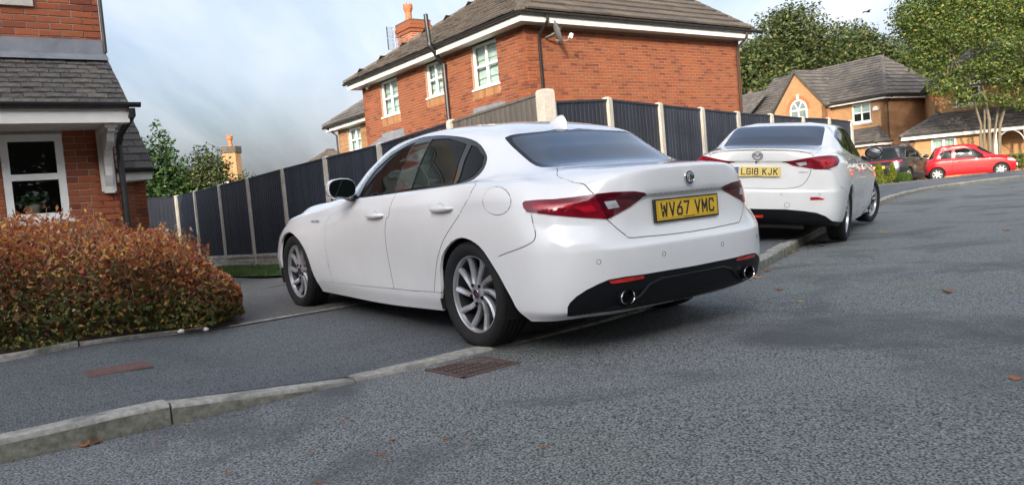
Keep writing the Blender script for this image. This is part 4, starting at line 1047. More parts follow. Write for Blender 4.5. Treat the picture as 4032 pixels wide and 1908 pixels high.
# ---- far houses on the left, over the fence
B5 = empty('brick_house', (-16.2, 45, 0), R(20)); tag(B5, 'distant buff brick house with tall octagonal chimney behind the shrubs', 'house')
slab(B5, 'wall', frame((-6, 0, 0), X3, Y3, Z3), 6.2, 0, 3.35, [], brk); part_box(B5, 'fascia', (-6.2, -.3, 3.36), (.3, -.28, 3.62), 'white_paint')
slab(B5, 'wall', frame((.2, 0, 0), Y3, -X3, Z3), 5, 0, 3.35, [], brk)
tiled_plane(B5, 'roof', [(-6.3, -.4, 3.64), (.4, -.4, 3.64), (-.6, 2.4, 4.6), (-5, 2.4, 4.6)], 'tile_grey', .4, .34, 0, to_local(B5), 54)
mb = MB(); oc = [(.56 * math.cos(R(22.5 + 45 * k)), .56 * math.sin(R(22.5 + 45 * k))) for k in range(8)]
for k in range(8):
    a, b = oc[k], oc[(k + 1) % 8]; mb.face([(a[0] + .6, a[1] + .6, 2), (b[0] + .6, b[1] + .6, 2), (b[0] + .6, b[1] + .6, 5.2), (a[0] + .6, a[1] + .6, 5.2)], uvs=[(0, 2), (.43, 2), (.43, 5.2), (0, 5.2)])
ch = mb.build('chimney', brk, B5); mb = MB(); mb.prism([(p[0] * 1.14, p[1] * 1.14) for p in oc], 5.2, 5.55, Matrix.Translation((.6, .6, 0))); mb.build('capping', 'tile_brown', ch)
mb = MB(); mb.lathe([(.17, 0), (.13, .1), (.12, .4), (.17, .46), (.18, .62), (.13, .62), (.1, .1)], 12, Matrix.Translation((.6, .6, 5.55))); mb.build('chimney_pot', 'terracotta', ch, smooth=True)
for k in range(6):
    an = k * math.pi / 3; mb = MB(); mb.tube([(.6 + .155 * math.cos(an), .6 + .155 * math.sin(an), 6.16), (.6 + .155 * math.cos(an), .6 + .155 * math.sin(an), 6.28)], [.04, .005], 5); mb.build('crown_tooth', 'terracotta', ch)
B6 = empty('brick_house', (-13.2, 60, 0), R(35)); tag(B6, 'distant house of which only the hipped roof shows over the dark fence', 'house')
slab(B6, 'wall', frame((-2.5, -2.5, 0), X3, Y3, Z3), 5, 0, 4.4, [], brk); slab(B6, 'wall', frame((-2.5, 2.5, 0), -Y3, X3, Z3), 5, 0, 4.4, [], brk)
tiled_plane(B6, 'roof', [(-2.8, -2.8, 4.4), (2.8, -2.8, 4.4), (.3, 0, 6.1), (-.3, 0, 6.1)], 'tile_brown', .4, .34, 0, to_local(B6), 55); r6 = tiled_plane(B6, 'roof', [(-2.8, 2.8, 4.4), (-2.8, -2.8, 4.4), (-.3, 0, 6.1)], 'tile_brown', .4, .34, 0, to_local(B6), 56)
cap_tiles(r6, (-2.8, -2.8, 4.4), (-.3, 0, 6.1), 'tile_brown', name='hip_tile'); cap_tiles(r6, (-.3, 0, 6.1), (.3, 0, 6.1), 'tile_brown')
# ------------------------------------------------------------------ cars: a body skin spanned over rings of control points
class Shell:
    """rings run from the sill up to the roof's centre line; stations run from the tail's middle round the side to the nose's middle (left half)"""
    def __init__(s, rings):
        C = np.array(rings, float)                      # (K, S, 3)
        K, S = C.shape[:2]; s.K, s.S = K, S
        d = np.linalg.norm(np.diff(C, axis=1), axis=2); wt = np.ones(K); wt[-2:] = 0
        s.ku = np.concatenate([[0], np.cumsum((d * wt[:, None]).sum(0) / wt.sum() + .02)])
        d = np.linalg.norm(np.diff(C, axis=0), axis=2); s.kv = np.concatenate([[0], np.cumsum(np.percentile(d, 60, axis=1) + .01)])
        m = np.array([1, -1, 1.]); E = 3
        ext = np.concatenate([C[:, E:0:-1] * m, C, C[:, -2:-2 - E:-1] * m], 1)
        ku = s.ku; ke = np.concatenate([-ku[E:0:-1], ku, 2 * ku[-1] - ku[-2:-2 - E:-1]])
        n = len(ke); h = np.diff(ke); A = np.zeros((n, n)); B = np.zeros((n, K * 3)); Y = ext.transpose(1, 0, 2).reshape(n, -1)
        A[0, 0] = A[-1, -1] = 1
        for i in range(1, n - 1):
            A[i, i - 1] = h[i - 1]; A[i, i] = 2 * (h[i - 1] + h[i]); A[i, i + 1] = h[i]
            B[i] = 6 * ((Y[i + 1] - Y[i]) / h[i] - (Y[i] - Y[i - 1]) / h[i - 1])
        s.M = np.linalg.solve(A, B); s.Y = Y; s.ke = ke; s.h = h
        s.umax, s.vmax = s.ku[-1], s.kv[-1]
        us = np.linspace(0, s.umax, 240); vs_ = np.linspace(0, s.vmax, 200)
        U, V = np.meshgrid(us, vs_, indexing='ij'); s.gu, s.gv = U.ravel(), V.ravel(); s.gp = s(s.gu, s.gv)
    def __call__(s, u, v):
        u = np.clip(np.asarray(u, float), 0, s.umax); v = np.clip(np.asarray(v, float), 0, s.vmax)
        i = np.clip(np.searchsorted(s.ke, u) - 1, 0, len(s.h) - 1); h = s.h[i][:, None]
        a = ((s.ke[i + 1] - u)[:, None]) / h; b = 1 - a
        R_ = a * s.Y[i] + b * s.Y[i + 1] + ((a**3 - a) * s.M[i] + (b**3 - b) * s.M[i + 1]) * h * h / 6
        R_ = R_.reshape(len(u), s.K, 3)
        kv = s.kv; hv = np.diff(kv); D = (R_[:, 1:] - R_[:, :-1]) / hv[None, :, None]
        T = np.zeros_like(R_)
        w1 = (2 * hv[1:] + hv[:-1])[None, :, None]; w2 = (hv[1:] + 2 * hv[:-1])[None, :, None]
        d0, d1 = D[:, :-1], D[:, 1:]
        with np.errstate(all='ignore'):
            hm = (w1 + w2) / (w1 / d0 + w2 / d1)
        T[:, 1:-1] = np.where(d0 * d1 > 1e-12, np.nan_to_num(hm), 0)
        T[:, 0] = D[:, 0]; T[:, -1] = 0; 
        j = np.clip(np.searchsorted(kv, v) - 1, 0, s.K - 2); r = np.arange(len(u)); H = hv[j][:, None]
        t = ((v - kv[j]) / hv[j])[:, None]; t2, t3 = t * t, t**3
        return (2 * t3 - 3 * t2 + 1) * R_[r, j] + (t3 - 2 * t2 + t) * H * T[r, j] + (-2 * t3 + 3 * t2) * R_[r, j + 1] + (t3 - t2) * H * T[r, j + 1]
    def normal(s, u, v):
        e = .004
        u = np.asarray(u, float); v = np.asarray(v, float)
        ul = np.clip(u - e, 0, s.umax); uh = np.clip(u + e, 0, s.umax); vl = np.clip(v - e, 0, s.vmax * .995); vh = np.clip(v + e, 0, s.vmax * .9951)
        n = np.cross(s(uh, np.minimum(v, s.vmax * .99)) - s(ul, np.minimum(v, s.vmax * .99)), s(u, vh) - s(u, vl))
        L = np.linalg.norm(n, axis=1, keepdims=True); L[L < 1e-12] = 1
        n = -n / L
        return n
    def find(s, P, w=(1, 1, 1)):
        """nearest (u, v) to 3-D points"""
        P = np.atleast_2d(np.array(P, float)); W = np.array(w); out = []
        for p in P:
            d = (((s.gp - p) * W)**2).sum(1); k = int(np.argmin(d)); u, v = s.gu[k], s.gv[k]
            for _ in range(8):
                e = 1e-3; q = s([u, u + e, u], [v, v, v + e]); J = np.stack([(q[1] - q[0]) / e, (q[2] - q[0]) / e], 1) * W[:, None]; r_ = (p - q[0]) * W
                dl = np.linalg.lstsq(J, r_, rcond=None)[0]; dl = np.clip(dl, -.03, .03); u = min(max(u + dl[0], 0), s.umax); v = min(max(v + dl[1], 0), s.vmax)
            out.append((u, v))
        return np.array(out)

def ring(rear, side, front):
    """five tail points, seven side points, three nose points"""
    return [tuple(p) for p in rear + side + front]
def zipr(X, Y, Z): 
    Z = Z if isinstance(Z, (list, tuple)) else [Z] * len(X)
    return list(zip(X, Y, Z))
SX = [-.5, 0, .55, 1.1, 1.75, 2.4, 2.95]
GIULIA = [
 ring(zipr([-.80, -.80, -.79, -.76, -.70], [0, .3, .54, .69, .80], [.22, .22, .225, .23, .225]), zipr(SX, [.875, .87, .865, .865, .865, .87, .86], [.215, .20, .185, .168, .17, .18, .19]), zipr([3.36, 3.54, 3.58], [.70, .40, 0], [.19, .18, .18])),
 ring(zipr([-.93, -.925, -.90, -.855, -.77], [0, .32, .57, .73, .845], [.29, .29, .29, .29, .285]), zipr(SX, [.91, .915, .90, .897, .90, .91, .905], [.285, .285, .285, .28, .28, .28, .28]), zipr([3.46, 3.60, 3.65], [.77, .42, 0], .27)),
 ring(zipr([-.975, -.965, -.937, -.885, -.795], [0, .34, .585, .73, .85], .45), zipr(SX, [.925, .935, .912, .905, .912, .935, .925], .45), zipr([3.49, 3.63, 3.67], [.79, .42, 0], .43)),
 ring(zipr([-.984, -.974, -.943, -.885, -.79], [0, .34, .585, .73, .845], .592), zipr(SX, [.93, .945, .925, .918, .925, .945, .93], .60), zipr([3.47, 3.62, 3.67], [.77, .42, 0], .56)),
 ring(zipr([-.955, -.947, -.925, -.875, -.782], [0, .34, .58, .725, .84], .635), zipr(SX, [.93, .945, .928, .922, .928, .945, .93], .645), zipr([3.46, 3.61, 3.66], [.76, .42, 0], .60)),
 ring(zipr([-.928, -.925, -.900, -.815, -.73], [0, .34, .57, .715, .825], .75), zipr(SX, [.925, .94, .932, .928, .93, .935, .915], [.75, .75, .75, .75, .745, .735, .71]), zipr([3.43, 3.59, 3.64], [.74, .41, 0], .64)),
 ring(zipr([-.925, -.922, -.893, -.800, -.715], [0, .34, .56, .70, .805], [.862, .862, .86, .855, .852]), zipr(SX, [.913, .925, .925, .922, .92, .915, .89], [.85, .85, .845, .84, .83, .81, .765]), zipr([3.40, 3.575, 3.63], [.70, .39, 0], .67)),
 ring(zipr([-.957, -.946, -.897, -.795, -.705], [0, .34, .555, .69, .79], [.876, .876, .876, .876, .876]), zipr(SX, [.908, .92, .92, .917, .915, .905, .875], [.88, .88, .875, .868, .858, .835, .785]), zipr([3.39, 3.565, 3.62], [.685, .38, 0], .685)),
 ring(zipr([-.966, -.950, -.880, -.770, -.67], [0, .31, .53, .65, .745], [1.010, 1.005, .985, .965, .955]), zipr(SX, [.875, .888, .885, .882, .88, .855, .80], [.955, .955, .945, .930, .915, .878, .81]), zipr([3.36, 3.54, 3.60], [.64, .35, 0], .715)),
 ring(zipr([-.935, -.918, -.850, -.745, -.64], [0, .30, .515, .63, .72], [1.030, 1.026, 1.008, .99, .978]), zipr(SX, [.845, .868, .87, .868, .866, .815, .72], [.985, .982, .968, .952, .932, .905, .86]), zipr([3.31, 3.48, 3.54], [.56, .31, 0], .765)),
 ring(zipr([-.66, -.655, -.63, -.585, -.52], [0, .28, .47, .595, .685], [1.052, 1.05, 1.042, 1.030, 1.015]), zipr([-.34, .02, .55, 1.1, 1.72, 2.25, 2.6], [.79, .85, .86, .86, .858, .76, .63], [1.015, 1.00, .979, .961, .943, .935, .915]), zipr([2.85, 2.97, 3.0], [.45, .24, 0], [.885, .875, .875])),
 ring(zipr([-.40, -.40, -.395, -.38, -.34], [0, .26, .45, .575, .655], [1.072, 1.07, 1.066, 1.06, 1.052]), zipr([-.20, .04, .55, 1.1, 1.66, 2.08, 2.32], [.735, .815, .842, .848, .842, .69, .54], [1.042, 1.015, .988, .968, .955, .975, .985]), zipr([2.44, 2.50, 2.52], [.37, .19, 0], .995)),
 ring(zipr([-.165, -.165, -.16, -.14, -.10], [0, .25, .43, .55, .62], [1.205, 1.203, 1.197, 1.188, 1.175]), zipr([.0, .18, .6, 1.05, 1.45, 1.80, 2.0], [.68, .718, .74, .745, .735, .61, .48], [1.17, 1.165, 1.17, 1.165, 1.155, 1.17, 1.18]), zipr([2.12, 2.17, 2.19], [.33, .17, 0], [1.19, 1.195, 1.2])),
 ring(zipr([.03, .03, .025, .02, .03], [0, .21, .385, .50, .565], [1.316, 1.315, 1.309, 1.298, 1.280]), zipr([.11, .25, .6, .95, 1.22, 1.45, 1.58], [.608, .632, .648, .648, .638, .55, .44], [1.282, 1.298, 1.325, 1.332, 1.315, 1.33, 1.345]), zipr([1.66, 1.70, 1.71], [.30, .15, 0], [1.36, 1.368, 1.37])),
 ring(zipr([.12, .12, .12, .12, .13], [0, .19, .35, .455, .51], [1.349, 1.348, 1.343, 1.334, 1.322]), zipr([.21, .33, .62, .9, 1.12, 1.3, 1.41], [.55, .57, .58, .58, .57, .47, .37], [1.328, 1.345, 1.369, 1.374, 1.362, 1.375, 1.386]), zipr([1.48, 1.51, 1.52], [.25, .12, 0], [1.395, 1.40, 1.402])),
 ring(zipr([.36, .36, .365, .375, .39], [0, .11, .21, .275, .31], [1.40, 1.40, 1.398, 1.394, 1.390]), zipr([.45, .52, .66, .85, 1.0, 1.1, 1.16], [.33, .34, .345, .345, .335, .27, .2], [1.391, 1.398, 1.408, 1.412, 1.410, 1.412, 1.415]), zipr([1.2, 1.22, 1.225], [.14, .07, 0], [1.418, 1.42, 1.42])),
 ring(zipr([.57, .57, .575, .58, .59], [0] * 5, [1.420] * 5), zipr([.61, .65, .72, .82, .92, .96, .98], [0] * 7, [1.421, 1.422, 1.424, 1.428, 1.428, 1.427, 1.426]), zipr([.99, 1.0, 1.0], [0, 0, 0], [1.426] * 3)),
]
MX = [-.5, 0, .55, 1.1, 1.7, 2.3, 2.85]
MAZDA = [
 ring(zipr([-.78, -.78, -.77, -.74, -.68], [0, .3, .52, .67, .78], .23), zipr(MX, [.835, .84, .835, .835, .835, .84, .83], [.22, .205, .19, .18, .18, .19, .19]), zipr([3.3, 3.5, 3.54], [.68, .38, 0], .19)),
 ring(zipr([-.92, -.915, -.89, -.83, -.74], [0, .32, .55, .70, .815], .30), zipr(MX, [.865, .875, .865, .86, .865, .875, .865], .29), zipr([3.4, 3.56, 3.6], [.74, .4, 0], .28)),
 ring(zipr([-.965, -.955, -.92, -.85, -.755], [0, .33, .56, .71, .825], .45), zipr(MX, [.885, .897, .878, .873, .878, .897, .885], .45), zipr([3.42, 3.58, 3.62], [.76, .4, 0], .43)),
 ring(zipr([-.972, -.962, -.924, -.85, -.75], [0, .33, .56, .71, .825], .625), zipr(MX, [.893, .903, .892, .888, .89, .903, .89], .62), zipr([3.4, 3.56, 3.61], [.74, .4, 0], .58)),
 ring(zipr([-.950, -.942, -.908, -.838, -.742], [0, .33, .56, .705, .82], .66), zipr(MX, [.893, .903, .894, .89, .892, .903, .89], .665), zipr([3.39, 3.55, 3.6], [.73, .4, 0], .62)),
 ring(zipr([-.946, -.938, -.902, -.825, -.725], [0, .33, .555, .70, .81], .80), zipr(MX, [.888, .9, .895, .89, .89, .895, .875], [.80, .80, .80, .80, .79, .775, .735]), zipr([3.37, 3.53, 3.58], [.71, .39, 0], .66)),
 ring(zipr([-.935, -.93, -.895, -.81, -.70], [0, .33, .55, .69, .80], .965), zipr(MX, [.868, .885, .88, .875, .875, .868, .835], [.945, .935, .93, .92, .905, .87, .80]), zipr([3.34, 3.5, 3.55], [.66, .37, 0], .70)),
 ring(zipr([-.960, -.950, -.906, -.812, -.695], [0, .32, .545, .68, .785], .985), zipr(MX, [.855, .872, .868, .865, .862, .845, .80], [.975, .965, .95, .94, .925, .89, .82]), zipr([3.33, 3.49, 3.54], [.64, .36, 0], .715)),
 ring(zipr([-.962, -.948, -.885, -.78, -.66], [0, .31, .52, .65, .745], [1.085, 1.082, 1.07, 1.055, 1.045]), zipr(MX, [.82, .845, .845, .845, .84, .805, .72], [1.02, 1.005, .985, .97, .955, .915, .85]), zipr([3.3, 3.46, 3.51], [.59, .33, 0], .745)),
 ring(zipr([-.925, -.91, -.855, -.755, -.635], [0, .30, .505, .63, .72], [1.110, 1.106, 1.092, 1.075, 1.06]), zipr(MX, [.80, .835, .838, .838, .832, .76, .64], [1.045, 1.02, .998, .98, .962, .93, .885]), zipr([3.24, 3.4, 3.45], [.5, .28, 0], .79)),
 ring(zipr([-.62, -.615, -.60, -.56, -.5], [0, .28, .47, .59, .68], [1.14, 1.138, 1.13, 1.115, 1.095]), zipr([-.36, .02, .55, 1.1, 1.66, 2.15, 2.5], [.77, .825, .832, .832, .826, .72, .58], [1.065, 1.035, 1.006, .987, .968, .955, .935]), zipr([2.75, 2.87, 2.9], [.42, .22, 0], [.90, .89, .89])),
 ring(zipr([-.36, -.36, -.36, -.345, -.31], [0, .27, .46, .58, .66], [1.155, 1.154, 1.152, 1.145, 1.135]), zipr([-.18, .05, .55, 1.1, 1.6, 2.0, 2.2], [.74, .80, .818, .82, .812, .66, .52], [1.10, 1.055, 1.015, .995, .985, 1.0, 1.01]), zipr([2.33, 2.4, 2.42], [.36, .19, 0], 1.02)),
 ring(zipr([-.10, -.10, -.095, -.08, -.045], [0, .26, .44, .55, .62], [1.29, 1.288, 1.282, 1.273, 1.26]), zipr([.05, .2, .6, 1.05, 1.4, 1.7, 1.88], [.69, .715, .732, .735, .72, .59, .46], [1.22, 1.205, 1.2, 1.195, 1.185, 1.2, 1.21]), zipr([1.99, 2.05, 2.07], [.32, .16, 0], 1.22)),
 ring(zipr([.17, .17, .165, .16, .17], [0, .23, .41, .52, .575], [1.410, 1.408, 1.400, 1.388, 1.370]), zipr([.22, .34, .65, 1.0, 1.2, 1.4, 1.52], [.61, .635, .65, .65, .635, .53, .42], [1.345, 1.345, 1.365, 1.37, 1.35, 1.365, 1.38]), zipr([1.6, 1.64, 1.65], [.29, .145, 0], [1.395, 1.4, 1.405])),
 ring(zipr([.26, .26, .26, .26, .27], [0, .2, .36, .46, .52], [1.436, 1.435, 1.429, 1.418, 1.402]), zipr([.32, .42, .68, .95, 1.1, 1.26, 1.36], [.555, .575, .585, .585, .57, .46, .36], [1.388, 1.395, 1.41, 1.412, 1.4, 1.408, 1.418]), zipr([1.42, 1.45, 1.46], [.24, .12, 0], [1.425, 1.43, 1.43])),
 ring(zipr([.42, .42, .425, .435, .45], [0, .11, .21, .275, .31], 1.452), zipr([.5, .56, .68, .85, .98, 1.08, 1.14], [.33, .34, .345, .345, .335, .27, .2], [1.44, 1.444, 1.448, 1.45, 1.448, 1.448, 1.449]), zipr([1.18, 1.2, 1.205], [.14, .07, 0], 1.45)),
 ring(zipr([.6, .6, .605, .61, .62], [0] * 5, 1.46), zipr([.63, .66, .72, .82, .9, .94, .96], [0] * 7, 1.462), zipr([.97, .98, .98], [0] * 3, 1.461)),
]
def in_poly(P, Q):
    """which of the points Q (n, 2) lie inside polygon P"""
    A = np.array(P, float); Q = np.asarray(Q, float); c = np.zeros(len(Q), bool); B = np.roll(A, 1, 0)
    for (xi, yi), (xj, yj) in zip(A, B):
        m = (yi > Q[:, 1]) != (yj > Q[:, 1])
        if yi != yj: c ^= m & (Q[:, 0] < (xj - xi) * (Q[:, 1] - yi) / (yj - yi) + xi)
    return c
def densify(P, step, closed=True):
    Q = []; n = len(P)
    for i in range(n if closed else n - 1):
        a, b = np.array(P[i]), np.array(P[(i + 1) % n]); m = max(1, int(np.linalg.norm(b - a) / step))
        Q += [tuple(a + (b - a) * k / m) for k in range(m)]
    if not closed: Q.append(tuple(P[-1]))
    return Q
def smooth_poly(P, n=4, closed=True):
    P = [np.array(p, float) for p in P]; Q = []; m = len(P)
    for i in range(m if closed else m - 1):
        p0, p1, p2, p3 = (P[(i - 1) % m] if closed or i > 0 else P[0]), P[i], P[(i + 1) % m], (P[(i + 2) % m] if closed or i + 2 < m else P[-1])
        for k in range(n):
            t = k / n; Q.append(tuple(.5 * ((2 * p1) + (-p0 + p2) * t + (2 * p0 - 5 * p1 + 4 * p2 - p3) * t * t + (-p0 + 3 * p1 - 3 * p2 + p3) * t**3)))
    if not closed: Q.append(tuple(P[-1]))
    return Q
def offset_line(P, w):
    P = [np.array(p) for p in P]; Lf, Rt = [], []
    for i in range(len(P)):
        d = P[min(i + 1, len(P) - 1)] - P[max(i - 1, 0)]; L = np.linalg.norm(d); d = d / (L or 1); nn = np.array((-d[1], d[0]))
        Lf.append(tuple(P[i] + nn * w)); Rt.append(tuple(P[i] - nn * w))
    return Lf + Rt[::-1]
SIDE = (1, .03, 1); REAR = (.03, 1, 1); FULL = (1, 1, 1); TOP = (1, 1, .03)

class CarSkin:
    def __init__(s, rings, name, res=.045):
        s.sh = Shell(rings); s.reg = []; s.res = res; s.name = name
    def poly(s, name, pts, w=FULL, off=0., sm=0, rim=True, z=None):
        uv = [tuple(q) for q in s.sh.find(pts, w)]
        if sm: uv = smooth_poly(uv, sm)
        uv = [(0. if u < .008 else u, v) for u, v in uv]
        if name == 'hole': uv = [(u, 0. if v < .035 else v) for u, v in uv]
        s.reg.append((name, densify(uv, s.res * .7), off, rim)); return s
    def uvpoly(s, name, uv, off=0., rim=True): s.reg.append((name, densify(uv, s.res * .7), off, rim))
    def line(s, name, pts, w=FULL, hw=.0025, off=-.010, sm=3, closed=False):
        uv = [tuple(q) for q in s.sh.find(pts, w)]
        if sm: uv = smooth_poly(uv, sm, closed)
        if closed: uv = uv + [uv[0]]
        uv = densify(uv, .03, False)
        s.reg.append((name, offset_line(uv, hw), off, True))
    def cut(s):
        sh = s.sh; pts = []; edges = []
        nu = int(sh.umax / s.res); nv = int(sh.vmax / s.res)
        for i in range(nu + 1):
            for j in range(nv + 1): pts.append(Vector((sh.umax * i / nu, sh.vmax * j / nv)))
        # extra rows at each ring so creases stay crisp
        for kv in sh.kv[1:-1]:
            for i in range(nu * 2 + 1): pts.append(Vector((sh.umax * i / (nu * 2), kv)))
        for _, P, _, _ in s.reg:
            k = len(pts); n = len(P)
            for (u, v) in P: pts.append(Vector((min(max(u, 0), sh.umax), min(max(v, 0), sh.vmax))))
            edges += [(k + i, k + (i + 1) % n) for i in range(n)]
        r = delaunay_2d_cdt(pts, edges, [], 0, 2e-4)
        UV = np.array([(p.x, p.y) for p in r[0]]); s.UV = UV
        F = [tuple(f) for f in r[2]]; cen = np.array([UV[list(f)].mean(0) for f in F])
        lab = ['body'] * len(F); s.off = {'body': (0., False)}
        for name, P, off, rim in s.reg:
            A = np.array(P); lo, hi = A.min(0), A.max(0); s.off[name] = (off, rim)
            ks = np.nonzero((cen >= lo).all(1) & (cen <= hi).all(1))[0]
            if len(ks):
                for k in ks[in_poly(P, cen[ks])]: lab[k] = name
        s.F = F; s.P3 = sh(UV[:, 0], UV[:, 1]); s.N3 = sh.normal(UV[:, 0], UV[:, 1])
        s.N3[(UV[:, 0] < 1e-6) | (UV[:, 0] > sh.umax - 1e-6), 1] = 0
        L = np.linalg.norm(s.N3, axis=1, keepdims=True); L[L < 1e-9] = 1; s.N3 /= L
        s.by = {}
        for f, l in zip(F, lab): s.by.setdefault(l, []).append(f)
        return s
    def emit(s, region, obname, mat, parent, sides='both', flange=0., holes=()):
        """sides: 'both' one mesh across the middle, 'L' or 'R' one side"""
        F = s.by.get(region, [])
        if not F: return None
        off, rim = s.off[region]
        V, NN, FF = [], [], []
        cnt = {}
        for f in F:
            for a, b in ((f[0], f[1]), (f[1], f[2]), (f[2], f[0])): cnt[(a, b)] = 1
        bnd = [e for e in cnt if (e[1], e[0]) not in cnt]
        for sgn in ((1, -1) if sides == 'both' else ((1,) if sides == 'L' else (-1,))):
            mp = {}; m = np.array([1, sgn, 1.])
            def vid(i, o, tagk):
                k = (i, tagk)
                if k not in mp:
                    mp[k] = len(V); V.append((s.P3[i] + s.N3[i] * o) * m); NN.append(s.N3[i] * m)
                return mp[k]
            for f in F:
                t = tuple(vid(i, off, 0) for i in f); FF.append(t if sgn > 0 else t[::-1])
            dep = -off if (rim and abs(off) > 1e-6) else 0
            for (a, b) in bnd:
                ua, ub = s.UV[a][0], s.UV[b][0]
                if (ua < 1e-5 and ub < 1e-5) or (ua > s.sh.umax - 1e-5 and ub > s.sh.umax - 1e-5): continue
                if dep:
                    q = (vid(a, off, 0), vid(b, off, 0), vid(b, 0, 1), vid(a, 0, 1)); FF.append(q[::-1] if sgn > 0 else q)
                elif flange:
                    q = (vid(a, off, 2), vid(b, off, 2), vid(b, -flange, 3), vid(a, -flange, 3)); FF.append(q[::-1] if sgn > 0 else q)
        me = bpy.data.meshes.new(obname); me.from_pydata([tuple(v) for v in V], [], FF); me.update()
        # face orientation: outwards; normals straight from the skin, so neighbouring panels shade as one surface
        if sum(p.normal.dot(Vector(NN[p.vertices[0]])) * p.area for p in me.polygons) < 0: me.flip_normals()
        me.polygons.foreach_set('use_smooth', [True] * len(me.polygons))
        me.normals_split_custom_set_from_vertices([tuple(n_) for n_ in NN])
        me.materials.append(MATS[mat])
        o = bpy.data.objects.new(obname, me); COL.objects.link(o); o.parent = parent
        return o

# car materials
def paint(name, col, rough=.30, coat=1., metal=0., flake=.03):
    m = pmat(name, col, rough, metal, var=flake, scale=3, spec=.5, coat=coat)
    m.node_tree.nodes['Principled BSDF'].inputs['Coat Roughness'].default_value = .02
    return m
paint('paint_white', (.86, .86, .86), .22); paint('paint_pearl', (.85, .84, .82), .25); paint('paint_red', (.46, .004, .009), .4, .5); paint('paint_black', (.012, .013, .016), .3)
pmat('gap_dark', (.012, .012, .012), .9, var=.1)
pmat('trim_black', (.006, .006, .007), .08, var=.1, spec=.6, coat=.6)
pmat('bumper_black', (.006, .0065, .008), .5, var=.2, scale=30, spec=.25)
pmat('tyre', (.012, .012, .013), .85, var=.25, scale=20, bump=.2, bscale=60)
pmat('alloy', (.52, .53, .55), .28, metal=.65, var=.12, scale=12)
pmat('alloy_dark', (.085, .088, .095), .4, metal=.8, var=.15, scale=12)
pmat('alloy_bright', (.62, .60, .56), .4, metal=.3, var=.1, scale=12)
pmat('brake_grey', (.10, .095, .09), .5, metal=.7, var=.2, scale=20)
pmat('chrome', (.75, .76, .78), .12, metal=1., var=.03)
pmat('plate_yellow', (.80, .50, .03), .35, var=.05, scale=8)
pmat('plate_pale', (.80, .62, .20), .4, var=.05, scale=8)
pmat('plate_white', (.78, .78, .76), .35, var=.03, scale=8)
pmat('plate_text', (.012, .012, .014), .5, var=.1)
pmat('plate_blue', (.02, .12, .42), .4, var=.05)
pmat('badge_blue', (.010, .016, .055), .2, var=.05); pmat('badge_red', (.45, .02, .02), .3, var=.05); pmat('badge_green', (.02, .22, .10), .3, var=.05); pmat('badge_white', (.7, .7, .7), .3, var=.05)
def lampmat(name, c, rough=.06):
    m = pmat(name, c, rough, var=.45, scale=9, spec=.45, coat=.3, stretch=(1, 1, 3)); return m
lampmat('lamp_red', (.20, .006, .016)); lampmat('lamp_dark', (.075, .004, .012)); lampmat('lamp_bright', (.42, .010, .022)); MATS['lamp_bright'].node_tree.nodes['Principled BSDF'].inputs['Coat Weight'].default_value = .25; lampmat('lamp_clear', (.46, .47, .49), .12); lampmat('reflector_red', (.50, .022, .015), .2)
def cglass(name, c):
    m = pmat(name, c, .015, var=.3, scale=1.5, spec=.9, coat=1.)
    b = m.node_tree.nodes['Principled BSDF']; b.inputs['IOR'].default_value = 1.9; b.inputs['Coat IOR'].default_value = 1.7; b.inputs['Coat Roughness'].default_value = .01
cglass('car_glass', (.008, .011, .016)); cglass('car_glass_side', (.006, .009, .009)); MATS['car_glass_side'].node_tree.nodes['Principled BSDF'].inputs['IOR'].default_value = 1.5; MATS['car_glass_side'].node_tree.nodes['Principled BSDF'].inputs['Coat Weight'].default_value = 0.; MATS['car_glass_side'].node_tree.nodes['Principled BSDF'].inputs['Specular IOR Level'].default_value = .2
pmat('car_glass_far', (.010, .013, .014), .03, var=.3, scale=1.5, spec=.14)
pmat('mirror_glass', (.75, .77, .8), .03, metal=1., var=.02)

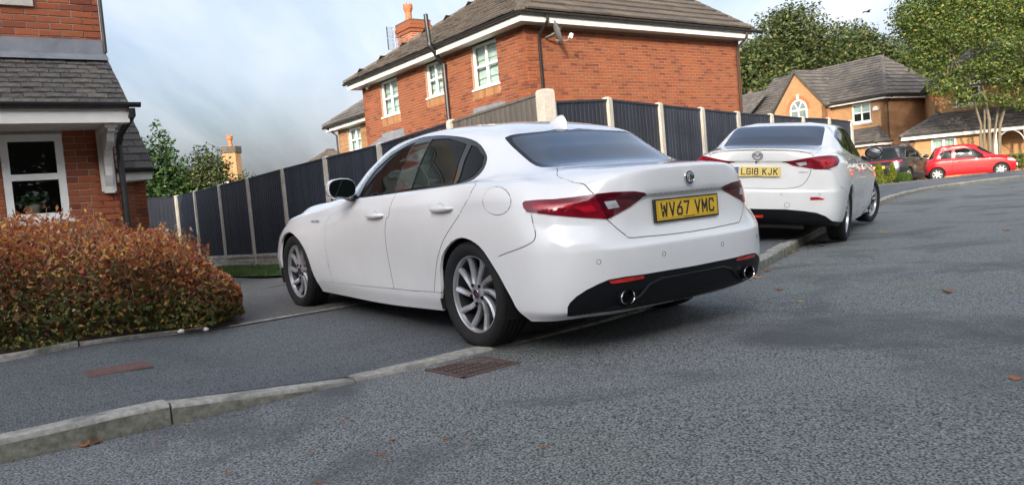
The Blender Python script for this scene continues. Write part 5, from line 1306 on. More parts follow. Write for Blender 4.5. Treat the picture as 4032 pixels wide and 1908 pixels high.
# stroke lettering
GL = {'A': [[(0, 0), (.5, 1), (1, 0)], [(.2, .36), (.8, .36)]], 'B': [[(0, 0), (0, 1), (.7, 1), (.9, .86), (.9, .66), (.7, .53), (0, .53)], [(.7, .53), (.95, .4), (.95, .14), (.75, 0), (0, 0)]],
      'C': [[(1, .8), (.85, 1), (.15, 1), (0, .85), (0, .15), (.15, 0), (.85, 0), (1, .2)]], 'E': [[(1, 1), (0, 1), (0, 0), (1, 0)], [(0, .52), (.8, .52)]], 'F': [[(1, 1), (0, 1), (0, 0)], [(0, .52), (.8, .52)]],
      'G': [[(1, .8), (.85, 1), (.15, 1), (0, .85), (0, .15), (.15, 0), (.85, 0), (1, .15), (1, .48), (.55, .48)]], 'I': [[(.5, 0), (.5, 1)]], '1': [[(.5, 0), (.5, 1)]],
      'J': [[(.9, 1), (.9, .18), (.7, 0), (.25, 0), (.05, .2)]], 'K': [[(0, 0), (0, 1)], [(1, 1), (.05, .45)], [(.32, .6), (1, 0)]], 'L': [[(0, 1), (0, 0), (1, 0)]],
      'M': [[(0, 0), (0, 1), (.5, .3), (1, 1), (1, 0)]], 'O': [[(.15, 0), (.85, 0), (1, .15), (1, .85), (.85, 1), (.15, 1), (0, .85), (0, .15), (.15, 0)]],
      'R': [[(0, 0), (0, 1), (.8, 1), (1, .86), (1, .62), (.8, .48), (0, .48)], [(.5, .48), (1, 0)]], 'S': [[(1, .82), (.85, 1), (.15, 1), (0, .85), (0, .64), (.15, .53), (.85, .47), (1, .36), (1, .15), (.85, 0), (.15, 0), (0, .18)]],
      'T': [[(0, 1), (1, 1)], [(.5, 1), (.5, 0)]], 'V': [[(0, 1), (.5, 0), (1, 1)]], 'W': [[(0, 1), (.22, 0), (.5, .8), (.78, 0), (1, 1)]], 'Y': [[(0, 1), (.5, .5), (1, 1)], [(.5, .5), (.5, 0)]],
      '6': [[(.85, 1), (.25, .62), (0, .32), (0, .15), (.15, 0), (.85, 0), (1, .15), (1, .42), (.85, .57), (.15, .57)]], '7': [[(0, 1), (1, 1), (.35, 0)]],
      '8': [[(.5, .53), (.15, .53), (.06, .65), (.06, .88), (.2, 1), (.8, 1), (.94, .88), (.94, .65), (.85, .53), (.15, .53), (0, .4), (0, .14), (.15, 0), (.85, 0), (1, .14), (1, .4), (.85, .53)]]}
def strokes(mb, paths, M, w, h=.0012):
    for P in paths:
        for i in range(len(P) - 1):
            a, b = Vector(P[i]), Vector(P[i + 1]); d = (b - a)
            if d.length < 1e-7: continue
            d.normalize(); n = Vector((-d.y, d.x)) * w / 2; e = d * (w / 2 * .98)
            q = [a - e + n, a - e - n, b + e - n, b + e + n]; k = .00004 * (i % 5)
            mb.prism([(p.x, p.y) for p in q], 0, h + k, M)
def lettering(parent, name, text, M, cw, chh, w, gap, mat, widths={}):
    mb = MB(); x = 0; tot = 0
    for c in text: tot += (widths.get(c, cw) + gap) if c != ' ' else cw * .66
    x = -(tot - gap) / 2
    for c in text:
        if c == ' ': x += cw * .66; continue
        wd = widths.get(c, cw); ins = w / 2
        strokes(mb, [[(x + ins + p[0] * (wd - w), -chh / 2 + ins + p[1] * (chh - w)) for p in P] for P in GL[c]], M, w)
        x += wd + gap
    return mb.build(name, mat, parent)

def make_wheel(car, pos, side, rt, width, rr, style, rim_mat, steer=0., spoke_n=10, badge=True, dark='alloy_dark'):
    """wheel part: rim barrel, with tyre, spokes, disc and cap as its pieces; local Z points out of the car"""
    M = Matrix.Translation(pos) @ Matrix.Rotation(steer, 4, 'Z') @ Matrix.Rotation(R(-90) * side, 4, 'X')
    w = width / 2; mb = MB()
    mb.lathe([(rr * .96, w * .50), (rr * .97, w * .62), (rr * 1.0, w * .70), (rr * 1.005, w * .74), (rr * .985, w * .76), (rr * .950, w * .72), (rr * .925, w * .52)], 48)
    wh = mb.build('wheel', rim_mat, car, smooth=True); wh.matrix_basis = M
    mb = MB(); mb.lathe([(rr * .93, -w * .8), (rr * .96, w * .50), (rr * .925, w * .52), (rr * .88, w * .2), (rr * .86, -w * .8)], 40); mb.build('rim_barrel', dark, wh, smooth=True)
    mb = MB(); ch = rt - rr
    prof = [(rr * .97, -w * .85), (rr + ch * .5, -w * 1.0), (rt - .035, -w * .98), (rt - .008, -w * .82), (rt, -w * .6)]
    for g in (-.45, -.15, .15, .45): prof += [(rt, w * (g - .045)), (rt - .008, w * (g - .04)), (rt - .008, w * (g + .04)), (rt, w * (g + .045))]
    prof += [(rt, w * .62), (rt - .008, w * .84), (rt - .03, w * .97), (rr + ch * .55, w * 1.0), (rr + ch * .2, w * .93), (rr * 1.003, w * .80), (rr * .97, w * .72)]
    mb.lathe(prof, 64); mb.build('tyre', 'tyre', wh, smooth=True, sharp=40)
    # sipes round the tread shoulder
    mb = MB()
    for k in range(46):
        a = 2 * math.pi * k / 46
        mb.box((rt - .016, -.0030, w * .68), (rt - .0045, .0030, w * .90), M=Matrix.Rotation(a, 4, 'Z') @ Matrix.Rotation(.35, 4, 'X'))
    mb.build('tread_block', 'tyre', wh)
    mb = MB(); mb.lathe([(.001, -w * .1), (rr * .68, -w * .1), (rr * .68, -w * .16), (.001, -w * .16)], 32); mb.build('brake_disc', 'brake_grey', wh, smooth=True)
    mb = MB(); mb.lathe([(.001, -w * .5), (rr * .9, -w * .5)], 24); mb.build('hub_back', 'gap_dark', wh)
    zf = w * .62
    sm = bpy.data.meshes.new('spoke'); V = []; Fc = []; n = 9
    for i in range(n):
        t = i / (n - 1); r0 = rr * (.20 + .76 * t)
        if style == 'swirl': ang = .42 * (1 - t) ** 1.6 - .05; hw = rr * (.058 + .040 * t - .05 * max(0, t - .75)); zz = zf * (.86 + .16 * t) - .012 * math.sin(math.pi * t)
        elif style == 'twin': ang = 0; hw = rr * (.055 + .05 * t); zz = zf * (.9 + .08 * t) - .010 * math.sin(math.pi * t)
        else: ang = 0; hw = rr * (.17 + .06 * math.cos(t * 3.1)); zz = zf * (.95 + .03 * t)
        for k, (o, dz) in enumerate(((-1, -.016), (-.82, -.002), (.25 if style == 'swirl' else 0, .006), (.82, -.003), (1, -.02))):
            a = ang + o * hw / max(r0, .03); V.append((r0 * math.cos(a), r0 * math.sin(a), zz + dz))
        V.append((r0 * math.cos(ang), r0 * math.sin(ang), zz - .05))
    for i in range(n - 1):
        for k in range(6): Fc.append((i * 6 + k, i * 6 + (k + 1) % 6, (i + 1) * 6 + (k + 1) % 6, (i + 1) * 6 + k))
    Fc += [(0, 1, 2, 3, 4, 5), tuple((n - 1) * 6 + k for k in range(5, -1, -1))]
    sm.from_pydata(V, [], Fc); sm.update(); bm = bmesh.new(); bm.from_mesh(sm); bmesh.ops.recalc_face_normals(bm, faces=bm.faces); bm.to_mesh(sm); bm.free()
    sm.materials.append(MATS[rim_mat])
    for k in range(spoke_n):
        a = 2 * math.pi * k / spoke_n + (.11 * (-1) ** k if style == 'twin' else 0)
        link_copy(sm, 'spoke', wh, Matrix.Rotation(a, 4, 'Z') @ (Matrix.Scale(-1, 4, (0, 1, 0)) if side < 0 else Matrix.Identity(4)))
    mb = MB(); mb.lathe([(.001, zf * .98), (rr * .19, zf * .98), (rr * .27, zf * .88), (rr * .27, zf * .4)], 24); hb = mb.build('hub', rim_mat, wh, smooth=True)
    mb = MB(); mb.lathe([(.001, zf * 1.06), (rr * .115, zf * 1.06), (rr * .135, zf * 1.0)], 20); mb.build('centre_cap', 'badge_blue' if badge else rim_mat, wh, smooth=True)
    if badge:
        mb = MB(); mb.lathe([(rr * .105, zf * 1.065), (rr * .12, zf * 1.085), (rr * .135, zf * 1.06)], 20); mb.build('cap_ring', 'chrome', wh, smooth=True)
        mb = MB(); mb.box((-.014, -.006, zf * 1.06), (.0, .006, zf * 1.066)); mb.box((-.010, -.012, zf * 1.06), (-.005, .012, zf * 1.067)); mb.build('cap_cross', 'badge_red', wh)
    for k in range(5):
        a = 2 * math.pi * k / 5 + .3; mb = MB(); mb.lathe([(.001, 0), (.011, 0), (.011, .008)], 8, Matrix.Translation((rr * .25 * math.cos(a), rr * .25 * math.sin(a), zf * .96))); mb.build('wheel_nut', 'gap_dark', wh)
    return wh
def arch_liner(car, x, z, r, y0, y1):
    mb = MB(); n = 20; V = []
    for k in range(n + 1):
        a = math.pi * (-.12 + 1.24 * k / n); V += [(x + r * math.cos(a), y0, z + r * math.sin(a)), (x + r * math.cos(a), y1, z + r * math.sin(a))]
    mb.mesh(V, [(2 * k, 2 * k + 2, 2 * k + 3, 2 * k + 1) for k in range(n)])
    V = [V[2 * k] for k in range(n + 1)]; mb.face(V)
    return mb.build('wheel_arch_liner', 'gap_dark', car)
def underbody(car, sk, zoff=.02):
    sh = sk.sh; u = np.linspace(0, sh.umax, 40); P = sh(u, np.zeros(40)); mb = MB()
    L = [(p[0] * .98, p[1] * .94, p[2] + zoff) for p in P]; mb.face(L + [(p[0], -p[1], p[2]) for p in L[::-1][1:-1]])
    return mb.build('underbody', 'gap_dark', car)
def place_car(root, loc, fwd, left, up): root.matrix_world = frame(loc, Vector(fwd), Vector(left), Vector(up))
def rear_frame(p, tilt=0.): return Matrix.Translation(p) @ frame((0, 0, 0), -Y3, Z3, -X3) @ Matrix.Rotation(tilt, 4, 'X')
def number_plate(car, M, text, colour, euro=False, bw=.520, surround=True):
    mb = MB(); mb.box((-bw / 2, -.0555, -.004), (bw / 2, .0555, .004), M=M); p = mb.build('number_plate', colour, car)
    if surround: mb = MB(); mb.box((-bw / 2 - .012, -.066, -.016), (bw / 2 + .012, .064, -.0005), M=M); mb.build('plate_holder', 'trim_black', p)
    x = .022 if euro else 0
    lettering(p, 'plate_text', text, M @ Matrix.Translation((x, .002, .0041)), .050, .079, .0118, .0115, 'plate_text', {'1': .014, 'I': .014, 'W': .058})
    mb = MB(); mb.box((-.05, -.0505, .0041), (.05, -.0455, .0046), M=M); mb.build('maker_mark', 'plate_text', p)
    if euro:
        mb = MB(); mb.box((-bw / 2 + .002, -.0535, .0041), (-bw / 2 + .044, .0535, .0046), M=M); mb.build('blue_band', 'plate_blue', p)
        lettering(p, 'country_code', 'GB', M @ Matrix.Translation((-bw / 2 + .023, -.030, .0047)), .014, .020, .0034, .003, 'plate_white')
        mb = MB()
        for k in range(12):
            a = k * math.pi / 6; mb.lathe([(.001, .0009), (.0024, .0009), (.0024, 0)], 5, M @ Matrix.Translation((-bw / 2 + .023 + .013 * math.cos(a), .022 + .013 * math.sin(a), .0046)))
        mb.build('stars', 'plate_yellow', p)
    else:
        mb = MB()
        for (a, b) in (((-.252, -.0475), (.252, -.046)), ((-.252, .046), (.252, .0475)), ((-.2535, -.0475), (-.252, .0475)), ((.252, -.0475), (.2535, .0475))): mb.box((a[0], a[1], .0041), (b[0], b[1], .0044), M=M)
        mb.build('border', 'plate_text', p)
        for sx in (-.215, .215): mb = MB(); mb.lathe([(.001, .008), (.006, .0075), (.0075, .004)], 10, M @ Matrix.Translation((sx, 0, 0))); mb.build('screw_cap', 'plate_yellow', p, smooth=True)
    return p
# ---- the white saloon in front
def giulia():
    car = empty('saloon_car'); tag(car, 'glossy white saloon parked across the pavement in front, tail towards the viewer', 'car', 'white saloons parked on the pavement')
    k = CarSkin(GIULIA, 'g', .04)
    DLO = [(1.60, 0.862, 0.945), (0.943, 0.853, 0.969), (0.715, 0.849, 0.979), (0.439, 0.849, 0.988), (0.198, 0.841, 0.999), (0.081, 0.824, 1.01), (0.021, 0.793, 1.034), (-0.004, 0.75, 1.081), (0.005, 0.713, 1.131), (0.041, 0.688, 1.177), (0.125, 0.664, 1.234), (0.261, 0.647, 1.285), (0.524, 0.635, 1.33), (0.845, 0.625, 1.350), (1.063, 0.634, 1.335), (1.314, 0.658, 1.275), (1.50, 0.69, 1.186), (1.63, 0.77, 1.06)]
    FG = [(1.52, 0.853, 0.960), (0.99, 0.842, 0.980), (0.946, 0.659, 1.318), (1.02, 0.665, 1.308), (1.258, 0.691, 1.250), (1.44, 0.727, 1.163), (1.525, 0.788, 1.055)]
    RG = [(0.755, 0.839, 0.990), (0.457, 0.838, 1.000), (0.245, 0.83, 1.010), (0.285, 0.668, 1.255), (0.5, 0.652, 1.306), (0.72, 0.655, 1.322)]
    QG = [(0.200, 0.828, 1.013), (0.060, 0.785, 1.050), (0.030, 0.729, 1.113), (0.055, 0.698, 1.165), (0.155, 0.672, 1.225), (0.225, 0.669, 1.243)]
    sA = [(1.72, .86, .94), (1.887, 0.872, 0.915), (1.963, 0.919, 0.82), (2.033, 0.932, 0.737), (2.055, 0.935, 0.601), (2.06, 0.927, 0.48), (2.047, 0.916, 0.368), (2.02, 0.904, 0.283)]
    sB = [(0.935, 0.854, 0.972), (0.927, 0.921, 0.857), (0.973, 0.927, 0.8), (1.01, 0.927, 0.712), (1.026, 0.92, 0.622), (1.030, 0.909, 0.501), (1.0, 0.898, 0.297)]
    sC = [(-0.012, 0.811, 1.030), (-0.069, 0.891, 0.954), (-0.044, 0.917, 0.895), (0.06, 0.934, 0.791), (0.215, 0.938, 0.668), (0.288, 0.934, 0.586), (0.348, 0.925, 0.503), (0.398, 0.915, 0.405), (0.433, 0.906, 0.317)]
    flap = [(-0.478, 0.91, 0.887), (-0.467, 0.918, 0.85), (-0.429, 0.927, 0.823), (-0.371, 0.933, 0.814), (-0.307, 0.934, 0.825), (-0.255, 0.931, 0.854), (-0.231, 0.923, 0.894), (-0.232, 0.908, 0.932), (-0.266, 0.893, 0.959), (-0.325, 0.886, 0.967), (-0.395, 0.89, 0.955), (-0.452, 0.9, 0.926)]
    LAMP = [(-0.558, 0.896, 0.876), (-0.57, 0.89, 0.887), (-0.644, 0.859, 0.897), (-0.714, 0.814, 0.902), (-0.798, 0.732, 0.905), (-0.863, 0.644, 0.906), (-0.914, 0.543, 0.903), (-0.942, 0.417, 0.896), (-0.948, 0.351, 0.884), (-0.935, 0.321, 0.869), (-0.922, 0.367, 0.846), (-0.921, 0.448, 0.812), (-0.916, 0.522, 0.786), (-0.903, 0.593, 0.761), (-0.891, 0.629, 0.768), (-0.84, 0.727, 0.785), (-0.731, 0.837, 0.806), (-0.655, 0.875, 0.818), (-0.593, 0.895, 0.826), (-0.567, 0.898, 0.852)]
    split = [(-0.863, 0.644, 0.906), (-0.877, 0.634, 0.87), (-0.887, 0.619, 0.834), (-0.896, 0.605, 0.797), (-0.903, 0.593, 0.761)]
    rev = [(-0.893, 0.599, 0.855), (-0.911, 0.534, 0.856), (-0.916, 0.514, 0.817), (-0.902, 0.582, 0.813)]
    tTop = [(-0.422, 0.52, 1.058), (-0.562, 0.64, 1.022), (-0.635, 0.676, 1.004), (-0.729, 0.685, 0.988), (-0.802, 0.667, 0.972), (-0.838, 0.66, 0.939), (-0.863, 0.644, 0.906)]
    tLow = [(-0.903, 0.593, 0.759), (-0.917, 0.551, 0.714), (-0.929, 0.501, 0.669), (-0.935, 0.470, 0.648), (-0.944, 0.35, 0.643), (-0.952, 0.181, 0.638), (-0.956, 0.0, 0.636)]
    bl = [(-0.617, 0.89, 0.815), (-0.629, 0.893, 0.768), (-0.648, 0.894, 0.715), (-0.644, 0.898, 0.678), (-0.616, 0.908, 0.655), (-0.52, 0.927, 0.622), (-0.42, 0.936, 0.597), (-.36, .936, .58)]
    dT = [(-0.76, 0.802, 0.252), (-0.8, 0.828, 0.311), (-0.813, 0.821, 0.335), (-0.84, 0.795, 0.368), (-0.872, 0.749, 0.399), (-0.902, 0.69, 0.424), (-0.923, 0.634, 0.441), (-0.946, 0.537, 0.445), (-0.962, 0.384, 0.442), (-0.97, 0.218, 0.442), (-0.974, 0.0, 0.440)]
    refl = [(-0.923, 0.634, 0.433), (-0.945, 0.537, 0.437), (-0.959, 0.406, 0.435), (-0.958, 0.4, 0.420), (-0.946, 0.517, 0.415), (-0.926, 0.617, 0.417)]
    rw = [(.02, 0, 1.314), (0.012, 0.225, 1.308), (-0.003, 0.413, 1.294), (0.010, 0.555, 1.268), (-0.028, 0.572, 1.240), (-0.123, 0.582, 1.185), (-0.275, 0.592, 1.096), (-0.350, 0.58, 1.062), (-0.40, 0.50, 1.060), (-.425, .30, 1.064), (-.43, 0, 1.066)]
    rwi = [(-.002, 0, 1.300), (-.008, 0.225, 1.294), (-0.022, 0.40, 1.281), (-0.015, 0.525, 1.258), (-0.045, 0.542, 1.230), (-0.128, 0.552, 1.180), (-0.262, 0.560, 1.100), (-0.320, 0.54, 1.080), (-0.362, 0.47, 1.082), (-.385, .30, 1.084), (-.392, 0, 1.086)]
    ws = [(2.45, 0, 1.02), (2.40, .35, 1.02), (2.20, .55, 1.02), (1.95, .70, 1.03), (1.40, .56, 1.325), (1.60, .30, 1.352), (1.66, 0, 1.36)]
    fs = [(p[0], .93, p[1]) for p in [(.345, .13), (.33, .356), (.291, .518), (.176, .627), (.004, .682), (-.189, .636), (-.319, .507), (-.395, .40), (-.453, .302), (-.50, .13)]]
    ff = [(2.82 + p[0], .93, p[1]) for p in [(-.42, .13), (-.415, .36), (-.345, .53), (-.20, .64), (0, .687), (.20, .64), (.32, .53), (.37, .36), (.38, .13)]]
    # lids and panels first, then gaps, lamps, glass; later regions cut earlier ones
    k.poly('door_front', sA + [(1.5, .898, .283), (1.0, .898, .297)] + sB[::-1] + [(1.2, .85, .99), (1.6, .85, .97)])
    k.poly('door_rear', sB + [(.7, .9, .30)] + sC[::-1] + [(.2, .82, 1.03), (.6, .83, 1.02)])
    k.poly('boot_lid', [(-.44, 0, 1.068), (-.44, .3, 1.066), (-.415, .50, 1.060)] + tTop + split[1:] + tLow)
    k.poly('bumper', [(-.36, .93, .13)] + bl[::-1] + [(-0.655, 0.875, 0.818), (-0.731, 0.837, 0.806), (-0.84, 0.727, 0.785), (-0.891, 0.629, 0.768)] + tLow + [(-.80, 0, .10)])
    k.poly('diffuser', dT + [(-.80, 0, .1)], off=-.004)
    k.poly('fuel_flap', flap)
    for L in (sA, sB, sC, bl, tTop): k.line('gap', L)
    k.line('gap', tLow); k.line('gap', flap, closed=True, hw=.0022)
    k.line('gap', [(2.34, 0.904, 0.263), (2.02, 0.903, 0.279), (1.545, 0.898, 0.283), (1.0, 0.898, 0.297), (0.736, 0.899, 0.302), (0.433, 0.906, 0.315), (0.33, 0.91, 0.316)], hw=.0022)
    k.poly('hole', smooth_poly(fs, 4), SIDE); k.poly('hole', smooth_poly(ff, 4), SIDE)
    k.poly('lamp', LAMP, off=.006); k.line('lamp_gap', split, hw=.0025, off=-.002)
    k.poly('lamp_in', [split[0], (-0.914, 0.543, 0.901), (-0.942, 0.417, 0.894), (-0.946, 0.351, 0.882), (-0.935, 0.325, 0.869), (-0.922, 0.37, 0.848), (-0.921, 0.448, 0.815), (-0.916, 0.522, 0.789), split[4], split[3], split[2], split[1]], off=.006)
    k.poly('lamp_glow', [(-.62, .88, .862), (-.74, .80, .868), (-.80, .735, .872), (-.78, .755, .835), (-.70, .835, .833), (-.63, .88, .842)], off=.006, rim=False)
    k.poly('lamp_glow', [(-.80, .735, .835), (-.86, .66, .845), (-.875, .64, .81), (-.85, .69, .803)], off=.006, rim=False)
    k.poly('reverse', rev, off=.006, rim=False)
    k.poly('reflector', refl, off=.003)
    k.poly('rw_frit', rw, off=-.002, sm=2, rim=False); k.poly('rear_window', rwi, off=-.003, rim=False)
    k.poly('windscreen', ws, off=-.002, rim=False)
    k.poly('dlo', DLO, off=-.003, sm=2); k.poly('glass_front', FG, off=-.006); k.poly('glass_rear', RG, off=-.006); k.poly('glass_quarter', QG, off=-.006)
    k.cut()
    body = k.emit('body', 'body', 'paint_white', car, flange=.02)
    k.emit('gap', 'panel_gap', 'gap_dark', body); k.emit('lamp_gap', 'lamp_gap', 'gap_dark', body)
    bt = k.emit('boot_lid', 'boot_lid', 'paint_white', car); bm_ = k.emit('bumper', 'bumper', 'paint_white', car, flange=.02)
    k.emit('diffuser', 'diffuser', 'bumper_black', bm_)
    k.emit('rear_window', 'rear_window', 'car_glass', car); k.emit('rw_frit', 'window_border', 'trim_black', car); k.emit('windscreen', 'windscreen', 'car_glass', car)
    for sd, sg in (('L', 1), ('R', -1)):
        for nm, hx in (('door_front', 1.143), ('door_rear', .231)):
            d = k.emit(nm, 'door', 'paint_white', car, sd)
            hz = .820 if nm == 'door_front' else .857
            mb = MB(); y = .927
            for i in range(2):
                pass
            pts = [(hx + .128 * math.cos(t), hz + .018 * math.sin(t) * (1 if math.sin(t) > 0 else 1.15)) for t in np.linspace(0, 2 * math.pi, 25)[:-1]]
            V = [(p[0], sg * (y - .006), p[1]) for p in pts] + [(hx + (p[0] - hx) * .96, sg * (y + .024), hz + (p[1] - hz) * .92) for p in pts] + [(hx + (p[0] - hx) * .84, sg * (y + .033), hz + (p[1] - hz) * .6) for p in pts]
            n = 24; Fh = [(i, (i + 1) % n, n + (i + 1) % n, n + i) for i in range(n)] + [(n + i, n + (i + 1) % n, 2 * n + (i + 1) % n, 2 * n + i) for i in range(n)] + [tuple(range(2 * n, 3 * n))]
            mb.mesh(V, Fh); mb.build('door_handle', 'paint_white', d, smooth=True, sharp=60)
            mb = MB(); mb.lathe([(.045, 0), (.03, -.006), (.001, -.008)], 18, Matrix.Translation((hx + .01, sg * (y + .0005), hz + .012)) @ Matrix.Rotation(R(-90) * sg, 4, 'X') @ Matrix.Scale(.62, 4, (0, 1, 0))); mb.build('handle_recess', 'paint_white', d, smooth=True)
        k.emit('fuel_flap', 'fuel_flap', 'paint_white', car, sd)
        tr = k.emit('dlo', 'window_trim', 'trim_black', car, sd)
        for nm in ('glass_front', 'glass_rear', 'glass_quarter'): k.emit(nm, 'side_window', 'car_glass_side', car, sd)
        lm = k.emit('lamp', 'tail_light', 'lamp_red', car, sd); k.emit('lamp_in', 'inner_lens', 'lamp_dark', lm, sd); k.emit('lamp_glow', 'light_guide', 'lamp_bright', lm, sd); k.emit('reverse', 'reversing_lamp', 'lamp_clear', lm, sd)
        k.emit('reflector', 'reflector', 'reflector_red', car, sd)
        # exhaust pipe
        q = Matrix.Translation((-.955, sg * .528, .335)) @ frame((0, 0, 0), -Y3, Z3, -X3)
        mb = MB(); mb.lathe([(.0585, -.10), (.0585, -.006), (.054, -.006), (.052, -.10)], 32, q @ Matrix.Scale(.80, 4, (0, 1, 0)) @ Matrix.Scale(.86, 4)); ex = mb.build('exhaust_tip', 'bumper_black', car, smooth=True)
        mb = MB(); mb.lathe([(.0595, -.008), (.0600, -.002), (.0575, .003), (.0545, -.001), (.0540, -.008)], 32, q @ Matrix.Scale(.80, 4, (0, 1, 0)) @ Matrix.Scale(.86, 4)); mb.build('exhaust_rim', 'chrome', ex, smooth=True)
        mb = MB(); mb.lathe([(.001, -.06), (.054, -.06)], 24, q @ Matrix.Scale(.80, 4, (0, 1, 0)) @ Matrix.Scale(.86, 4)); mb.build('exhaust_bore', 'void_black', ex)
        for (y_, z_) in ((.683, .541), (.253, .538)):
            P = k.sh(*zip(*k.sh.find([(-.95, y_, z_)], REAR)))[0]; nn = k.sh.normal(*zip(*k.sh.find([(-.95, y_, z_)], REAR)))[0]
            Mq = Matrix.Translation((P[0], sg * P[1], P[2])) @ Vector((nn[0], sg * nn[1], nn[2])).to_track_quat('Z', 'Y').to_matrix().to_4x4()
            mb = MB(); mb.lathe([(.0125, -.002), (.0135, .0012), (.0115, .0012), (.0105, -.002)], 16, Mq); mb.build('parking_sensor', 'gap_dark', bm_)
            mb = MB(); mb.lathe([(.001, .0012), (.0105, .0008), (.011, -.002)], 16, Mq); mb.build('sensor_face', 'paint_white', bm_)
        # door mirror
        mb = MB(); mc = Vector((1.555, sg * 1.0, 1.03)); V = []; n = 16
        for (dx, sx, sz, dy) in ((-.062, .118, .072, 0), (-.058, .124, .078, 0), (-.01, .122, .078, 0), (.05, .105, .066, -.004), (.09, .06, .036, -.01)):
            for i in range(n):
                a = 2 * math.pi * i / n; ca, sa = math.cos(a), math.sin(a)
                V.append((mc.x + dx, mc.y + sg * (dy + sx * abs(ca)**.75 * (1 if ca > 0 else -1) * .9), mc.z + sz * abs(sa)**.75 * (1 if sa > 0 else -1)))
        mb.mesh(V, [(j * n + i, j * n + (i + 1) % n, (j + 1) * n + (i + 1) % n, (j + 1) * n + i) for j in range(4) for i in range(n)] + [tuple(4 * n + i for i in range(n)), tuple(range(n - 1, -1, -1))])
        mr = mb.build('door_mirror', 'paint_white', car, smooth=True, sharp=50)
        mb = MB(); V = [(mc.x - .064, mc.y + sg * .100 * abs(math.cos(a))**.75 * (1 if math.cos(a) > 0 else -1), mc.z + .068 * abs(math.sin(a))**.75 * (1 if math.sin(a) > 0 else -1)) for a in np.linspace(0, 2 * math.pi, 21)[:-1]]
        mb.face(V); mb.build('mirror_glass', 'mirror_glass', mr)
        mb = MB(); n2 = len(V); W2 = [(mc.x - .0633, mc.y + (v_[1] - mc.y) * 1.07, mc.z + (v_[2] - mc.z) * 1.07) for v_ in V]; mb.mesh(V + W2, [(i, (i + 1) % n2, n2 + (i + 1) % n2, n2 + i) for i in range(n2)]); mb.build('mirror_bezel', 'trim_black', mr)
        mb = MB(); mb.tube([(1.60, sg * .855, .955), (1.57, sg * .905, .955), (1.56, sg * .95, .968)], [.03, .028, .024], 8); mb.tube([(1.50, sg * .925, .962), (1.62, sg * .94, .966)], [.012, .016], 6); mb.build('mirror_arm', 'trim_black', mr, smooth=True)
        for (wx, rt, wd) in ((0, .330, .245), (2.82, .328, .225)):
            make_wheel(car, (wx, sg * (.915 - wd / 2), rt), sg, rt, wd, .240, 'swirl', 'alloy')
            arch_liner(car, wx, .345, .375, sg * .60, sg * .905)
    # diffuser fins, valance
    mb = MB(); V = []
    prof = [(.62, .285), (.50, .295), (.42, .335), (.36, .385), (.27, .41), (0, .412), (-.27, .41), (-.36, .385), (-.42, .335), (-.50, .295), (-.62, .285)]
    for (x, dz) in ((-.962, 0), (-.968, -.012), (-.925, -.02)): V += [(x + .10 * (abs(y) / .62)**4, y, z + dz) for y, z in prof]
    n = len(prof); mb.mesh(V, [(j * n + i, j * n + i + 1, (j + 1) * n + i + 1, (j + 1) * n + i) for j in range(2) for i in range(n - 1)]); mb.build('diffuser_lip', 'bumper_black', bm_, smooth=True)
    mb = MB(); mb.box((-.78, -.36, .235), (-.2, .36, .40)); mb.build('silencer', 'gap_dark', car)
    underbody(car, k)
    number_plate(car, rear_frame((-.946, 0, .776), R(-2)), 'WV67 VMC', 'plate_yellow')
    # round badge: chrome ring, dark ring with lettering, red cross and green serpent
    Mb = rear_frame((-.9665, 0, .946), R(-2)); mb = MB(); mb.lathe([(.035, .004), (.037, .008), (.0395, .008), (.041, 0)], 32, Mb); bd = mb.build('badge', 'chrome', bt, smooth=True)
    mb = MB(); mb.lathe([(.022, .0055), (.036, .0055)], 32, Mb); mb.build('badge_ring', 'badge_blue', bt)
    mb = MB(); mb.lathe([(.022, .0068), (.0235, .0075), (.025, .0068)], 32, Mb); mb.build('badge_inner_ring', 'chrome', bt)
    mb = MB(); mb.prism([(0, -.022)] + [(.022 * math.cos(a), .022 * math.sin(a)) for a in np.linspace(-math.pi / 2, -3 * math.pi / 2, 12)][1:], .005, .0056, Mb); mb.build('badge_field', 'badge_white', bt)
    mb = MB(); mb.prism([(.022 * math.cos(a), .022 * math.sin(a)) for a in np.linspace(-math.pi / 2, math.pi / 2, 12)], .005, .0055, Mb); mb.build('badge_field', 'badge_blue', bt)
    mb = MB(); mb.box((-.020, -.003, .0057), (0, .003, .0063), M=Mb); mb.box((-.013, -.016, .0057), (-.007, .016, .00635), M=Mb); mb.build('badge_cross', 'badge_red', bt)
    mb = MB(); strokes(mb, [[(.005, -.017), (.013, -.012), (.005, -.006), (.014, 0), (.005, .006), (.013, .011), (.007, .017)]], Mb @ Matrix.Translation((0, 0, .0057)), .0045); mb.build('badge_serpent', 'badge_green', bt)
    mb = MB()
    for i, ch in enumerate('ALFAROMEO'):
        a = R(150 - i * 15); q = Mb @ Matrix.Translation((.029 * math.cos(a), .029 * math.sin(a), .0056)) @ Matrix.Rotation(a - math.pi / 2, 4, 'Z')
        strokes(mb, [[(-.0025 + p[0] * .005, -.003 + p[1] * .006) for p in P] for P in GL[ch]], q, .0013, .0006)
    mb.build('badge_lettering', 'badge_white', bt)
    # script on the front wing
    for sg in (1, -1):
        Mv = Matrix.Translation((2.238, sg * .9275, .778)) @ frame((0, 0, 0), -X3 * sg, Z3, Y3 * sg)
        lettering(body, 'wing_script', 'VELOCE', Mv, .021, .020, .0042, .008, 'grey_metal')
    # roof fin
    mb = MB(); V = []; n = 10
    for (x0_, x1_, hw, z) in ((.055, .265, .034, 1.345), (.062, .235, .026, 1.375), (.078, .185, .014, 1.40), (.095, .135, .004, 1.416)):
        for i in range(n):
            a = 2 * math.pi * i / n; V.append(((x0_ + x1_) / 2 + (x1_ - x0_) / 2 * math.cos(a), hw * math.sin(a), z + (.022 * (math.cos(a)) if z < 1.35 else 0)))
